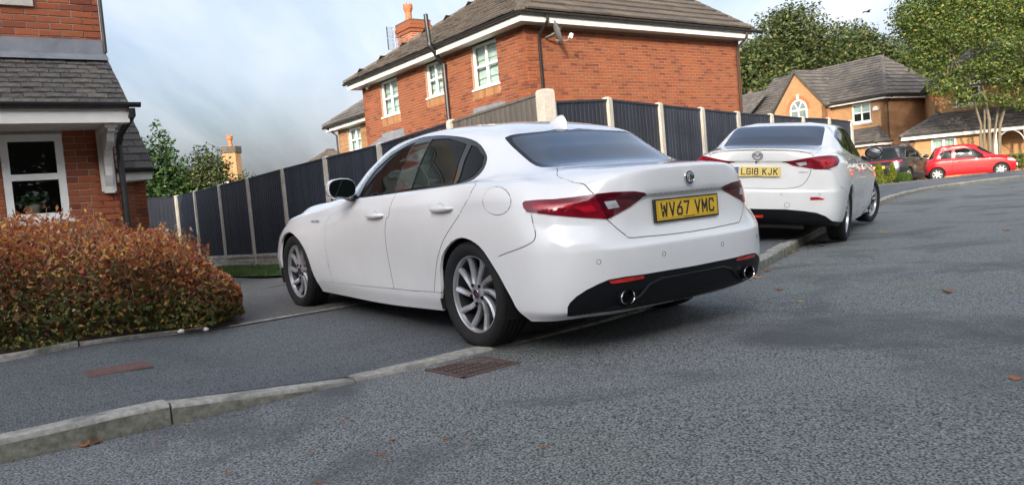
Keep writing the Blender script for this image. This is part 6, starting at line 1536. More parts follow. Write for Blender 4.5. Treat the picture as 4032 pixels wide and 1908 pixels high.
    mb.mesh(V, [(j * n + i, j * n + (i + 1) % n, (j + 1) * n + (i + 1) % n, (j + 1) * n + i) for j in range(3) for i in range(n)] + [tuple(3 * n + i for i in range(n))]); mb.build('roof_aerial', 'paint_white', car, smooth=True, sharp=70)
    # seats and headrests behind the glass are not visible through the tint
    place_car(car, (.4497, 5.2729, .1331), (-.5945, .80352, .03043), (-.80396, -.59467, -.00419), (.01473, -.02696, .99953))
    return car
giulia()
# ---- the second white saloon, half on the kerb
def mazda():
    car = empty('saloon_car'); tag(car, 'pearl white saloon parked half on the kerb beyond the first, plate with blue band', 'car', 'white saloons parked on the pavement')
    k = CarSkin(MAZDA, 'm', .05)
    LAMP = [(-0.941, 0.27, 0.974), (-0.937, 0.433, 0.998), (-0.845, 0.616, 1.030), (-0.70, 0.727, 1.038), (-0.56, 0.80, 1.028), (-0.60, 0.822, 0.975), (-0.68, 0.81, 0.925), (-0.776, 0.747, 0.89), (-0.882, 0.59, 0.897), (-0.915, 0.487, 0.913), (-0.928, 0.38, 0.932)]
    rev = [(-0.925, 0.412, 0.965), (-0.914, 0.524, 0.981), (-0.903, 0.531, 0.939), (-0.92, 0.46, 0.924)]
    glow = [(-0.83, 0.66, 0.99), (-0.74, 0.733, 1.01), (-0.68, 0.783, 0.989), (-0.72, 0.778, 0.925), (-0.80, 0.70, 0.911), (-0.84, 0.65, 0.935)]
    lidT = [(-0.40, 0.60, 1.142), (-0.515, 0.614, 1.115), (-0.754, 0.62, 1.08), (-0.866, 0.58, 1.037)]
    lidL = [(-0.886, 0.58, 0.89), (-0.898, 0.563, 0.819), (-0.914, 0.522, 0.741), (-0.931, 0.446, 0.69), (-0.942, 0.312, 0.669), (-0.948, 0.16, 0.665), (-0.949, 0.0, 0.665)]
    bot = [(-0.36, 0.86, 0.262), (-0.629, 0.85, 0.284), (-0.753, 0.806, 0.301), (-0.824, 0.74, 0.36), (-0.877, 0.653, 0.398), (-0.927, 0.526, 0.419), (-0.954, 0.325, 0.432), (-0.961, 0.0, 0.428)]
    refl = [(-0.915, 0.584, 0.577), (-0.88, 0.658, 0.578), (-0.84, 0.727, 0.556), (-0.851, 0.709, 0.544), (-0.914, 0.585, 0.544)]
    rw = [(.175, 0, 1.412), (0.172, 0.208, 1.408), (0.175, 0.386, 1.402), (0.19, 0.520, 1.385), (0.12, .548, 1.355), (-0.05, 0.568, 1.282), (-0.300, 0.585, 1.160), (-0.345, 0.56, 1.152), (-0.385, 0.396, 1.152), (-0.40, 0.2, 1.152), (-0.40, 0.0, 1.152)]
    DLO = [(0.13, 0.66, 1.285), (0.30, 0.644, 1.345), (0.60, 0.63, 1.378), (0.95, 0.63, 1.385), (1.15, 0.65, 1.345), (1.33, 0.69, 1.26), (1.50, 0.752, 1.12), (1.56, 0.826, 0.985), (1.2, .82, 1.0), (0.725, 0.802, 1.035), (0.266, 0.769, 1.105), (0.08, 0.723, 1.17), (0.08, 0.68, 1.238)]
    fs = [(p[0], .9, p[1]) for p in [(.345, .13), (.335, .36), (.28, .54), (.16, .655), (0, .69), (-.17, .65), (-.29, .54), (-.345, .36), (-.37, .28), (-.40, .13)]]
    ff = [(2.7 + p[1][0], .9, p[1][2]) for p in enumerate([(.37, .9, .13), (.355, .9, .36), (.29, .9, .54), (.17, .9, .65), (0, .9, .69), (-.17, .9, .65), (-.29, .9, .54), (-.355, .9, .36), (-.37, .9, .13)])]
    sB = [(0.86, .80, 1.01), (.93, .885, .86), (.96, .89, .7), (.93, .875, .45), (.90, .862, .31)]; sC = [(.06, .74, 1.17), (-.02, .86, 1.0), (.02, .89, .88), (.16, .898, .77), (.30, .895, .64), (.37, .88, .45), (.40, .862, .31)]; sA = [(1.66, .82, .99), (1.88, .87, .88), (1.95, .885, .7), (1.96, .875, .45), (1.92, .862, .31)]
    k.poly('door_front', sA + [(1.4, .86, .31)] + sB[::-1] + [(1.2, .80, 1.04)]); k.poly('door_rear', sB + [(.6, .86, .31)] + sC[::-1] + [(.4, .76, 1.12)])
    k.poly('boot_lid', [(-.40, 0, 1.154), (-.40, .4, 1.153), (-.37, .56, 1.152)] + lidT + [(-.88, .58, .96)] + lidL)
    k.poly('bumper', [(-.36, .88, .13), (-.36, .9, .60), (-.55, .882, .66), (-.66, .835, .70), (-.70, .81, .80), (-.74, .77, .88), (-.80, .72, .89), (-.88, .60, .895)] + lidL + [(-.8, 0, .1)])
    k.poly('valance', bot + [(-.8, 0, .1), (-.36, .86, .1)], off=-.008)
    for L in (sA, sB, sC, lidT, lidL, [(-.88, .60, .893), (-.80, .72, .887), (-.74, .77, .876), (-.70, .81, .80), (-.66, .835, .70), (-.55, .882, .66), (-.36, .9, .60)]): k.line('gap', L, hw=.003)
    k.line('gap', [(.36, .86, .30), (1.2, .855, .295), (2.3, .865, .295)], hw=.003)
    k.poly('hole', smooth_poly(fs, 4), SIDE); k.poly('hole', smooth_poly(ff, 4), SIDE)
    k.poly('lamp', LAMP, off=.006); k.poly('glow', glow, off=.006, rim=False); k.poly('reverse', rev, off=.006, rim=False); k.poly('reflector', refl, off=.004)
    k.line('lamp_gap', [(-.845, .616, 1.03), (-.87, .60, .96), (-.882, .59, .897)], hw=.003, off=-.004)
    k.poly('rear_window', rw, off=-.003, rim=False); k.poly('windscreen', [(2.36, 0, 1.04), (2.28, .34, 1.04), (2.05, .56, 1.04), (1.85, .66, 1.06), (1.36, .545, 1.345), (1.5, .30, 1.375), (1.56, 0, 1.388)], off=-.002, rim=False)
    k.poly('dlo', DLO, off=-.003, sm=2)
    k.poly('glass_rear', [(.80, .80, 1.045), (.30, .77, 1.115), (.14, .73, 1.18), (.165, .68, 1.265), (.33, .655, 1.325), (.60, .64, 1.355), (.82, .64, 1.362)], off=-.006)
    k.poly('glass_front', [(1.50, .82, 1.01), (1.2, .81, 1.022), (.90, .80, 1.038), (.90, .64, 1.362), (1.10, .65, 1.335), (1.28, .69, 1.255), (1.44, .75, 1.12)], off=-.006)
    k.cut()
    P = 'paint_pearl'
    body = k.emit('body', 'body', P, car, flange=.02); k.emit('gap', 'panel_gap', 'gap_dark', body); k.emit('lamp_gap', 'lamp_gap', 'gap_dark', body)
    bt = k.emit('boot_lid', 'boot_lid', P, car); bm_ = k.emit('bumper', 'bumper', P, car, flange=.02); k.emit('valance', 'valance', 'bumper_black', bm_)
    k.emit('rear_window', 'rear_window', 'car_glass', car); k.emit('windscreen', 'windscreen', 'car_glass', car)
    # lip spoiler along the boot edge
    mb = MB(); V = []; ys = np.linspace(-.58, .58, 21)
    for y in ys:
        t = abs(y) / .58; x = -.955 + .10 * t**3; z = 1.088 - .022 * t**2; hh = .026 * (1 - t**6)
        V += [(x + .10, y, z + .022), (x - .012, y, z + .012 + hh), (x - .016, y, z + .004 + hh), (x + .02, y, z - .004)]
    mb.mesh(V, [(4 * i + j, 4 * i + 4 + j, 4 * i + 5 + j, 4 * i + 1 + j) for i in range(20) for j in range(3)]); mb.build('boot_spoiler', P, bt, smooth=True)
    for sd, sg in (('L', 1), ('R', -1)):
        for nm, hx, hz in (('door_front', .99, .845), ('door_rear', .02, .895)):
            d = k.emit(nm, 'door', P, car, sd); mb = MB()
            mb.tube([(hx - .10, sg * .893, hz), (hx - .06, sg * .918, hz + .002), (hx + .05, sg * .922, hz), (hx + .10, sg * .893, hz - .004)], [.008, .015, .015, .008], 8); mb.build('door_handle', P, d, smooth=True)
        tr = k.emit('dlo', 'window_trim', 'trim_black', car, sd); k.emit('glass_front', 'side_window', 'car_glass_side', car, sd); k.emit('glass_rear', 'side_window', 'car_glass_side', car, sd)
        lm = k.emit('lamp', 'tail_light', 'lamp_red', car, sd); k.emit('glow', 'light_guide', 'lamp_bright', lm, sd); k.emit('reverse', 'reversing_lamp', 'lamp_clear', lm, sd); k.emit('reflector', 'reflector', 'reflector_red', car, sd)
        Pc = k.sh(*zip(*k.sh.find([(-.78, .735, .965)], FULL)))[0]; nn = k.sh.normal(*zip(*k.sh.find([(-.78, .735, .965)], FULL)))[0]
        Mq = Matrix.Translation((Pc[0], sg * Pc[1], Pc[2])) @ Vector((nn[0], sg * nn[1], nn[2])).to_track_quat('Z', 'Y').to_matrix().to_4x4()
        mb = MB(); mb.lathe([(.001, .011), (.028, .0105), (.034, .008)], 20, Mq); mb.build('round_lens', 'lamp_bright', lm, smooth=True)
        for (y_, z_) in ((.278, .605), (.675, .605)):
            uv = k.sh.find([(-.95, y_, z_)], REAR); Pc = k.sh(uv[:, 0], uv[:, 1])[0]; nn = k.sh.normal(uv[:, 0], uv[:, 1])[0]
            Mq = Matrix.Translation((Pc[0], sg * Pc[1], Pc[2])) @ Vector((nn[0], sg * nn[1], nn[2])).to_track_quat('Z', 'Y').to_matrix().to_4x4()
            mb = MB(); mb.lathe([(.0125, -.002), (.0135, .0012), (.0115, .0012), (.0105, -.002)], 16, Mq); mb.build('parking_sensor', 'gap_dark', bm_)
        mb = MB(); mc = Vector((1.46, sg * .985, 1.05)); V = []; n = 16
        for (dx, sx, sz) in ((-.06, .11, .075), (-.055, .118, .082), (0, .115, .08), (.06, .09, .06), (.09, .05, .03)):
            for i in range(n):
                a = 2 * math.pi * i / n; ca, sa = math.cos(a), math.sin(a); V.append((mc.x + dx, mc.y + sg * sx * abs(ca)**.75 * (1 if ca > 0 else -1) * .9, mc.z + sz * abs(sa)**.75 * (1 if sa > 0 else -1)))
        mb.mesh(V, [(j * n + i, j * n + (i + 1) % n, (j + 1) * n + (i + 1) % n, (j + 1) * n + i) for j in range(4) for i in range(n)] + [tuple(4 * n + i for i in range(n)), tuple(range(n - 1, -1, -1))]); mr = mb.build('door_mirror', P, car, smooth=True, sharp=50)
        mb = MB(); mb.face([(mc.x - .064, mc.y + sg * .09 * math.cos(a), mc.z + .062 * math.sin(a)) for a in np.linspace(0, 2 * math.pi, 17)[:-1]]); mb.build('mirror_glass', 'car_glass', mr)
        mb = MB(); V = [(mc.x - .0633, mc.y + sg * r_ * math.cos(a), mc.z + r_ * .76 * math.sin(a)) for r_ in (.082, .112) for a in np.linspace(0, 2 * math.pi, 17)[:-1]]; mb.mesh(V, [(i, (i + 1) % 16, 16 + (i + 1) % 16, 16 + i) for i in range(16)]); mb.build('mirror_bezel', 'trim_black', mr)
        mb = MB(); mb.tube([(1.50, sg * .83, .985), (1.47, sg * .89, .965), (1.46, sg * .95, .985)], [.03, .03, .04], 8); mb.build('mirror_arm', 'trim_black', mr, smooth=True)
        for wx, st in ((0, 0), (2.7, R(-13))):
            make_wheel(car, (wx, sg * (.885 - .11), .326), sg, .326, .22, .234, 'twin', 'alloy', st, 10, False); arch_liner(car, wx, .345, .365, sg * .58, sg * .875)
    mb = MB(); mb.box((-.80, -.5, .20), (-.3, .5, .40)); mb.build('silencer', 'gap_dark', car); underbody(car, k)
    # rear fog lamp low in the middle, towing eye cover, model script
    mb = MB(); mb.box((-.075, -.02, -.02), (.075, .02, .012), M=rear_frame((-.925, 0, .345))); mb.build('fog_lamp', 'reflector_red', bm_)
    mb = MB(); mb.lathe([(.030, -.001), (.031, .001), (.029, .001), (.028, -.001)], 20, rear_frame((-.962, -.344, .483))); mb.build('tow_eye_cover', 'gap_dark', bm_)
    lettering(bt, 'model_script', 'SKYACTIV', rear_frame((-.921, -.50, .857)) @ Matrix.Rotation(R(12), 4, 'Y'), .0095, .014, .003, .0025, 'grey_metal')
    number_plate(car, rear_frame((-.962, 0, .860), R(-3)), 'LG18 KJK', 'plate_pale', euro=True, surround=False)
    Mb = rear_frame((-.975, 0, 1.045), R(8)); el = [(.056 * math.cos(a), .044 * math.sin(a)) for a in np.linspace(0, 2 * math.pi, 33)]
    mb = MB(); strokes(mb, [el], Mb, .0085, .006); strokes(mb, [[(-.045, .018), (-.022, .018), (0, -.014), (.022, .018), (.045, .018)], [(-.038, -.008), (-.02, .012)], [(.038, -.008), (.02, .012)]], Mb, .008, .007); mb.build('badge', 'chrome', bt)
    mb = MB(); mb.box((-.008, -.012, -.01), (.008, .012, .004), M=rear_frame((-.952, .02, .972))); mb.build('boot_release', 'trim_black', bt)
    place_car(car, (3.336, 9.975, .262), (.5140, .8576, .0185), (-.8541, .5100, .1020), (.0780, -.0682, .9946))
    return car
mazda()
# ---- the two cars far off on the right
def hatch(xr, xf, hw, H, belt0, belt1, xrb, xrt, xft, xwb, hood, nose, roofw=.74, base=.2, rake=.05):
    """short-tailed body: xrb rear window base, xrt/xft roof ends, xwb windscreen base"""
    def rg(xa, xb, w, zr, zs, zf, wf=None, fy=(.82, .45, 0), xs=None, rc=1., fc=1.):
        rear = [(xa, 0), (xa + .012 * rc, .36 * w), (xa + .05 * rc, .64 * w), (xa + .14 * rc, .83 * w), (xa + .27 * rc, .94 * w)]
        a = xa + .48 * rc; b = xb - .55 * fc; X = xs or [a + (b - a) * i / 6 for i in range(7)]
        W_ = wf or [w] * 7; Zs = zs if isinstance(zs, (list, tuple)) else [zs] * 7
        zr = zr if isinstance(zr, (list, tuple)) else [zr] * 5
        return [(p[0], p[1], z) for p, z in zip(rear, zr)] + [(x, y, z) for x, y, z in zip(X, W_, Zs)] + [(xb - .20 * fc, fy[0] * w * (wf[-1] / w if wf else 1), zf), (xb - .04 * fc, fy[1] * w * (wf[-1] / w if wf else 1), zf), (xb, 0, zf)]
    bl = [belt0 + (belt1 - belt0) * i / 6 for i in range(7)]
    L = xf - xr
    rings = [rg(xr + .16, xf - .10, hw * .93, base + .04, base, base), rg(xr + .02, xf - .01, hw * .975, base + .12, base + .10, base + .08), rg(xr, xf, hw, base + .30, base + .28, base + .24),
             rg(xr + .01, xf - .02, hw * 1.005, base + .46, base + .46, (nose + base) / 2 + .12), rg(xr + .04, xf - .06, hw * .995, base + .60, [base + .60 + (nose - base - .62) * max(0, i - 4) / 5 for i in range(7)], nose - .05),
             rg(xr + .06, xf - .12, hw * .96, belt0 - .05, [b - .05 - .02 * max(0, i - 4) for i, b in enumerate(bl)], nose)]
    rings.append(rg(xr + .09, xf - .30, hw * .92, belt0, bl, (nose + hood) / 2, [hw * .93] * 5 + [hw * .86, hw * .76]))
    xs = [xrb + .35, xrb + .6] + [xrb + .6 + (xwb - .55 - xrb - .6) * t for t in (.33, .66, 1)] + [xwb - .22, xwb - .08]
    rings.append(rg(xrb, xwb, hw * .9, belt0 + .02, [b + .012 for b in bl[:5]] + [hood - .02, hood - .01], hood, [hw * .86, hw * .90, hw * .905, hw * .905, hw * .88, hw * .70, hw * .58], (.80, .4, 0), xs, .7, .3))
    zt = H - .10; m = lambda a, b, t: a + (b - a) * t
    xm = [m(xrb, xrt, .5), m(xwb, xft, .5)]
    xs2 = [xm[0] + .33, xm[0] + .55] + [xm[0] + .55 + (xm[1] - .45 - xm[0] - .55) * t for t in (.33, .66, 1)] + [xm[1] - .20, xm[1] - .07]
    rings.append(rg(xm[0], xm[1], hw * .82, m(belt0, zt, .55), [m(belt0, zt, .52)] * 7, m(hood, zt, .55), [hw * .79, hw * .82, hw * .825, hw * .825, hw * .80, hw * .64, hw * .52], (.8, .4, 0), xs2, .65, .28))
    xs3 = [xrt + .30, xrt + .5] + [xrt + .5 + (xft - .4 - xrt - .5) * t for t in (.33, .66, 1)] + [xft - .17, xft - .06]
    rings.append(rg(xrt, xft, hw * roofw, zt + .02, [zt - .01, zt, zt + .005, zt + .005, zt, zt + .01, zt + .02], zt + .03, [hw * roofw * .96, hw * roofw, hw * roofw, hw * roofw, hw * roofw * .97, hw * roofw * .8, hw * roofw * .66], (.8, .4, 0), xs3, .6, .25))
    d = .10; xs4 = [x + (.5 * (xrt + xft) - x) * .16 for x in xs3]
    rings.append(rg(xrt + d, xft - d, hw * roofw * .9, H - .045, [H - .045] * 7, H - .045, [hw * roofw * .88] * 5 + [hw * roofw * .7, hw * roofw * .56], (.8, .4, 0), xs4, .5, .22))
    xc = .5 * (xrt + xft); xs5 = [x + (xc - x) * .5 for x in xs3]
    rings.append(rg(m(xrt, xc, .45), m(xft, xc, .45), hw * roofw * .5, H - .01, [H - .01] * 7, H - .01, [hw * roofw * .5] * 5 + [hw * roofw * .4, hw * roofw * .3], (.8, .4, 0), xs5, .3, .15))
    rings.append([(m(xrt, xc, .8), 0, H)] * 5 + [(m(x, xc, .8), 0, H) for x in xs3] + [(m(xft, xc, .8), 0, H)] * 3)
    # spread the pole's coincident points a little
    rings[-1] = [(p[0] + .002 * i, 0, p[2]) for i, p in enumerate(rings[-1])]
    return rings
def far_car(name, label, rings, wb, rt, rr, hw, P, wins, lamps, rw, ws, doors, style, nsp, rim, loc, head, arch, extras, scale=1., pitch=0.):
    car = empty(name); tag(car, label, 'car'); k = CarSkin(rings, name, .06)
    for L in doors: k.line('gap', L, SIDE, hw=.005)
    for cx in (0, wb): k.poly('hole', [(cx + arch * math.cos(a), hw, rt * 1.02 + arch * math.sin(a)) for a in np.linspace(-.9, math.pi + .9, 22)], SIDE)
    for i, wn in enumerate(wins): k.poly('win%d' % i, wn, SIDE, off=-.006)
    for i, (pl, w, m_, nm) in enumerate(lamps): k.poly('lamp%d' % i, pl, w, off=.006)
    k.poly('rw', rw, REAR, off=-.003, rim=False); k.poly('ws', ws, (.03, 1, 1), off=-.002, rim=False) if False else k.poly('ws', ws, FULL, off=-.002, rim=False)
    k.cut(); body = k.emit('body', 'body', P, car, flange=.02); k.emit('gap', 'panel_gap', 'gap_dark', body)
    k.emit('rw', 'rear_window', 'car_glass_far', car); k.emit('ws', 'windscreen', 'car_glass_far', car)
    for sd, sg in (('L', 1), ('R', -1)):
        for i in range(len(wins)): k.emit('win%d' % i, 'side_window', 'car_glass_far', car, sd)
        for i, (pl, w, m_, nm) in enumerate(lamps): k.emit('lamp%d' % i, nm, m_, car, sd)
        for cx in (0, wb): make_wheel(car, (cx, sg * (hw - .105), rt), sg, rt, .19, rr, style, rim, 0, nsp, False); arch_liner(car, cx, rt * 1.03, arch + .01, sg * (hw - .3), sg * (hw - .02))
        extras(car, body, sg, P)
    underbody(car, k)
    c, s_ = math.cos(head), math.sin(head); Mx = frame(loc, Vector((c, s_, 0)), Vector((-s_, c, 0)), Z3) @ Matrix.Rotation(-pitch, 4, 'Y') @ Matrix.Scale(scale, 4)
    car.matrix_world = Mx
    return car
def red_extras(car, body, sg, P):
    mb = MB(); mb.tube([(1.78, sg * .70, .90), (1.76, sg * .80, .93), (1.75, sg * .88, .93)], [.03, .06, .045], 10); mb.build('door_mirror', P, car, smooth=True)
    mb = MB(); mb.tube([(.78, sg * .795, .75), (.84, sg * .815, .752), (.92, sg * .815, .75), (.97, sg * .795, .748)], [.006, .013, .013, .006], 6); mb.build('door_handle', P, body, smooth=True)
    mb = MB(); mb.box((1.33, min(sg * .802, sg * .812), .70), (1.45, max(sg * .802, sg * .812), .722)); mb.build('badge', 'chrome', body)
    mb = MB(); mb.box((1.92, min(sg * .79, sg * .805), .77), (1.98, max(sg * .79, sg * .805), .80)); mb.build('side_repeater', 'lamp_clear', body)
    if sg > 0:
        mb = MB(); mb.box((2.985, -.26, .40), (3.03, .26, .51)); mb.build('front_plate', 'plate_white', car)
        mb = MB(); mb.box((2.96, -.45, .30), (3.015, .45, .39)); mb.build('grille', 'gap_dark', car)
far_car('hatchback', 'small bright red three-door hatchback parked side-on below the multi-stemmed tree', hatch(-.42, 3.02, .805, 1.48, .89, .82, -.24, .06, 1.55, 2.24, .95, .72, .80), 2.34, .282, .19, .79, 'paint_red',
        [[(.10, .7, 1.13), (.18, .7, .925), (.56, .7, .90), (.60, .66, 1.26), (.35, .66, 1.25)], [(.70, .7, .90), (.71, .66, 1.275), (1.10, .66, 1.295), (1.42, .66, 1.23), (1.72, .68, 1.00), (1.83, .7, .875), (1.2, .7, .885)]],
        [([(2.50, .74, .74), (2.66, .68, .79), (2.92, .52, .70), (2.96, .50, .61), (2.80, .66, .60), (2.58, .74, .64)], FULL, 'lamp_clear', 'headlight'), ([(-.22, .76, .93), (-.33, .68, .93), (-.36, .66, .72), (-.22, .77, .70)], FULL, 'lamp_bright', 'tail_light')],
        [(-.1, 0, 1.24), (-.1, .40, 1.24), (-.2, .56, .97), (-.2, .3, .94), (-.2, 0, .94)], [(2.15, 0, .985), (2.1, .32, .985), (1.97, .56, .98), (1.52, .54, 1.31), (1.58, .25, 1.37), (1.58, 0, 1.38)],
        [[(.64, .7, 1.2), (.62, .8, .85), (.55, .8, .5), (.62, .8, .30)], [(1.86, .7, .87), (1.95, .8, .7), (1.93, .8, .45), (1.86, .8, .30)]], 'block', 7, 'alloy_bright', (18.56, 33.97, ground(19, 33.5) - .01), R(-22), .315, red_extras)
def suv_extras(car, body, sg, P):
    mb = MB(); mb.tube([(1.72, sg * .86, 1.10), (1.70, sg * .97, 1.13), (1.70, sg * 1.06, 1.12)], [.04, .085, .06], 10); mb.build('door_mirror', P, car, smooth=True)
    mb = MB(); mb.tube([(-.15, sg * .66, 1.635), (.0, sg * .665, 1.70), (1.3, sg * .665, 1.705), (1.45, sg * .66, 1.655)], .018, 6); mb.build('roof_rail', 'grey_metal', car, smooth=True)
    mb = MB(); mb.tube([(-.12, sg * .80, 1.12), (.10, sg * .76, 1.42), (.9, sg * .745, 1.44), (1.3, sg * .76, 1.40), (1.74, sg * .86, 1.09), (.8, sg * .875, 1.07), (-.12, sg * .82, 1.10)], .012, 6); mb.build('chrome_trim', 'chrome', body, smooth=True)
    for hx in (.45, 1.35):
        mb = MB(); mb.tube([(hx - .1, sg * .905, .98), (hx, sg * .935, .985), (hx + .1, sg * .905, .98)], .014, 6); mb.build('door_handle', P, body, smooth=True)
    if sg > 0:
        mb = MB(); mb.tube([(-.80 + .2 * abs(y)**3, y, 1.02 + .03 * abs(y)) for y in np.linspace(-.74, .74, 13)], .022, 6); mb.build('light_bar', 'lamp_bright', car, smooth=True)
        mb = MB(); mb.box((-.87, -.26, .74), (-.84, .26, .85)); mb.build('number_plate', 'plate_yellow', car)
far_car('suv', 'muddy black sport utility vehicle parked behind the small conifers', hatch(-.86, 3.62, .925, 1.68, 1.08, 1.04, -.62, -.36, 1.45, 2.30, 1.10, .92, .74, .26), 2.75, .36, .245, .91, 'paint_black',
        [[(-.06, .8, 1.15), (.14, .75, 1.40), (.42, .75, 1.42), (.42, .8, 1.12)], [(.48, .8, 1.12), (.48, .75, 1.43), (.98, .75, 1.44), (1.0, .8, 1.11)], [(1.06, .8, 1.11), (1.04, .75, 1.44), (1.30, .75, 1.38), (1.68, .8, 1.12)]],
        [([(-.50, .88, 1.06), (-.66, .80, 1.08), (-.78, .62, 1.07), (-.78, .62, .99), (-.66, .82, .98), (-.52, .89, 1.01)], FULL, 'lamp_bright', 'tail_light'), ([(3.05, .84, .86), (3.30, .74, .88), (3.46, .55, .86), (3.48, .55, .78), (3.1, .84, .78)], FULL, 'lamp_clear', 'headlight')],
        [(-.4, 0, 1.56), (-.4, .5, 1.55), (-.6, .70, 1.16), (-.6, .4, 1.14), (-.6, 0, 1.14)], [(2.2, 0, 1.14), (2.1, .4, 1.14), (1.95, .62, 1.15), (1.45, .58, 1.53), (1.5, .25, 1.58), (1.5, 0, 1.59)],
        [[(.45, .8, 1.1), (.45, .92, .8), (.42, .92, .42)], [(1.03, .8, 1.1), (1.08, .92, .8), (1.06, .92, .42)], [(1.80, .8, 1.08), (1.95, .92, .8), (1.95, .92, .42)]], 'twin', 10, 'alloy', (17.95, 37.0, ground(18.5, 37)), R(42), .40, suv_extras, 1.12)
# ------------------------------------------------------------------ plants
def leaf_mesh(items, name, parent, mat='leaf_white', kind=None):
    """items: (centre, direction, normal, length, width, tint); each leaf is a small folded blade"""
    if isinstance(items, list): items = tuple(np.array([i[k] for i in items]) for k in range(6))
    C, D, Nn, L, Wd, Tn = items; L = L[:, None]; Wd = Wd[:, None]; n = len(C)
    V = np.zeros((n * 4, 3), np.float32); T = np.zeros((n * 6, 4), np.float32); T[:, 3] = 1; D = D.astype(float)
    D /= np.linalg.norm(D, axis=1, keepdims=True) + 1e-9; S = np.cross(D, Nn); S /= np.linalg.norm(S, axis=1, keepdims=True) + 1e-9; Up = np.cross(S, D)
    V[0::4] = C - D * L / 2; V[1::4] = C + S * Wd / 2 + Up * Wd * .18; V[2::4] = C + D * L / 2; V[3::4] = C - S * Wd / 2 + Up * Wd * .18
    for k in range(6): T[k::6, :3] = Tn
    F = np.zeros((n * 2, 3), np.int32); b = np.arange(n) * 4; F[0::2] = np.stack([b, b + 1, b + 2], 1); F[1::2] = np.stack([b, b + 2, b + 3], 1)
    me = bpy.data.meshes.new(name); me.vertices.add(n * 4); me.vertices.foreach_set('co', V.ravel()); me.loops.add(n * 6); me.loops.foreach_set('vertex_index', F.ravel()); me.polygons.add(n * 2)
    me.polygons.foreach_set('loop_start', np.arange(n * 2, dtype=np.int32) * 3); me.update(calc_edges=True)
    ca = me.color_attributes.new('tint', 'FLOAT_COLOR', 'CORNER'); ca.data.foreach_set('color', T.ravel()); me.materials.append(MATS[mat])
    o = bpy.data.objects.new(name, me); COL.objects.link(o); o.parent = parent
    o['kind'] = 'stuff'
    return o
_pool = np.random.default_rng(3).normal(size=(8192, 3)); _pool /= np.linalg.norm(_pool, axis=1, keepdims=True)
def rdir(r): return _pool[r.getrandbits(13)].copy()
def pick(r, pal):
    x = r.random() * sum(p[1] for p in pal)
    for c, w in pal:
        x -= w
        if x <= 0: break
    k = r.uniform(.75, 1.25); return (c[0] * k, c[1] * k * r.uniform(.92, 1.08), c[2] * k)

def tree(name, label, base, clusters, n, leaf, pal, trunk, group=None, bark='bark_brown', seed=1, limb=.05, kid='crown', shell=.55, cat='tree', droop=0.):
    """clusters: (x, y, z, rx, ry, rz) relative to base; trunk: list of stems, each [(x,y,z,r)...]"""
    o = empty(name, base); tag(o, label, cat, group); r = random.Random(seed); g = np.random.default_rng(seed)
    def unit(m): q = g.normal(size=(m, 3)); return q / np.linalg.norm(q, axis=1, keepdims=True)
    tot = sum(c[3] * c[4] * c[5] for c in clusters); pc = np.array([c for c, w in pal]); pw = np.array([w for c, w in pal], float); pw /= pw.sum(); arr = []
    for c in clusters:
        m = max(1, int(n * c[3] * c[4] * c[5] / tot)); d = unit(m)
        rad = shell + (1.06 - shell) * g.random(m) ** .7; rad = rad * (1 + .16 * np.sin(7 * d[:, 0] + c[0]) * np.cos(6 * d[:, 2] + c[1]))
        P = np.array(c[:3]) + d * np.array(c[3:6]) * rad[:, None]; dd = unit(m); dd[:, 2] = dd[:, 2] * .6 - droop
        nn = d * .9 + np.array((0, 0, .7)) + unit(m) * .8; s = leaf * g.uniform(.6, 1.35, m)
        T = pc[g.choice(len(pc), m, p=pw)] * g.uniform(.75, 1.25, (m, 1)) * (1 + np.array((0, 1, 0)) * g.uniform(-.08, .08, (m, 1)))
        arr.append((P, dd, nn, s, s * .55, T))
    leaf_mesh(tuple(np.concatenate([a[k] for a in arr]) for k in range(6)), kid, o)
    for st in trunk:
        mb = MB(); mb.tube([q[:3] for q in st], [q[3] for q in st], 8); t = mb.build('trunk', bark, o, smooth=True)
        top = Vector(st[-1][:3])
    if limb:
        for c in clusters:
            mb = MB(); e_ = Vector(c[:3]); st = min(trunk, key=lambda s_: (Vector(s_[-1][:3]) - e_).length); a = Vector(st[-1][:3]); a = a.lerp(Vector(st[-2][:3]), r.random() * .5)
            mid = a.lerp(e_, .5) + Vector((r.uniform(-.2, .2), r.uniform(-.2, .2), r.uniform(0, .3))) * (e_ - a).length * .3
            mb.tube([a, mid, e_], [limb, limb * .6, limb * .2], 6); mb.build('limb', bark, o, smooth=True)
    return o
GREEN = [((.085, .130, .026), 4), ((.060, .095, .022), 3), ((.12, .165, .032), 3), ((.16, .18, .035), 1.4), ((.24, .20, .035), .5)]
WOOD = [((.060, .088, .026), 4), ((.042, .066, .024), 3), ((.095, .118, .034), 3), ((.13, .13, .04), 1.4)]
def blobs(seed, n, R0, H0, H1, rb, squash=.8):
    r = random.Random(seed); L = []
    for i in range(n):
        t = (i + .5) / n; z = H0 + (H1 - H0) * t; k = math.sin(math.pi * min(1, .18 + t * .80)) ** .6; a = i * 2.4 + r.uniform(-.5, .5); q = R0 * k * r.uniform(.35, .95)
        b = rb * r.uniform(.7, 1.25); L.append((q * math.cos(a), q * math.sin(a), z, b, b, b * squash))
    return L
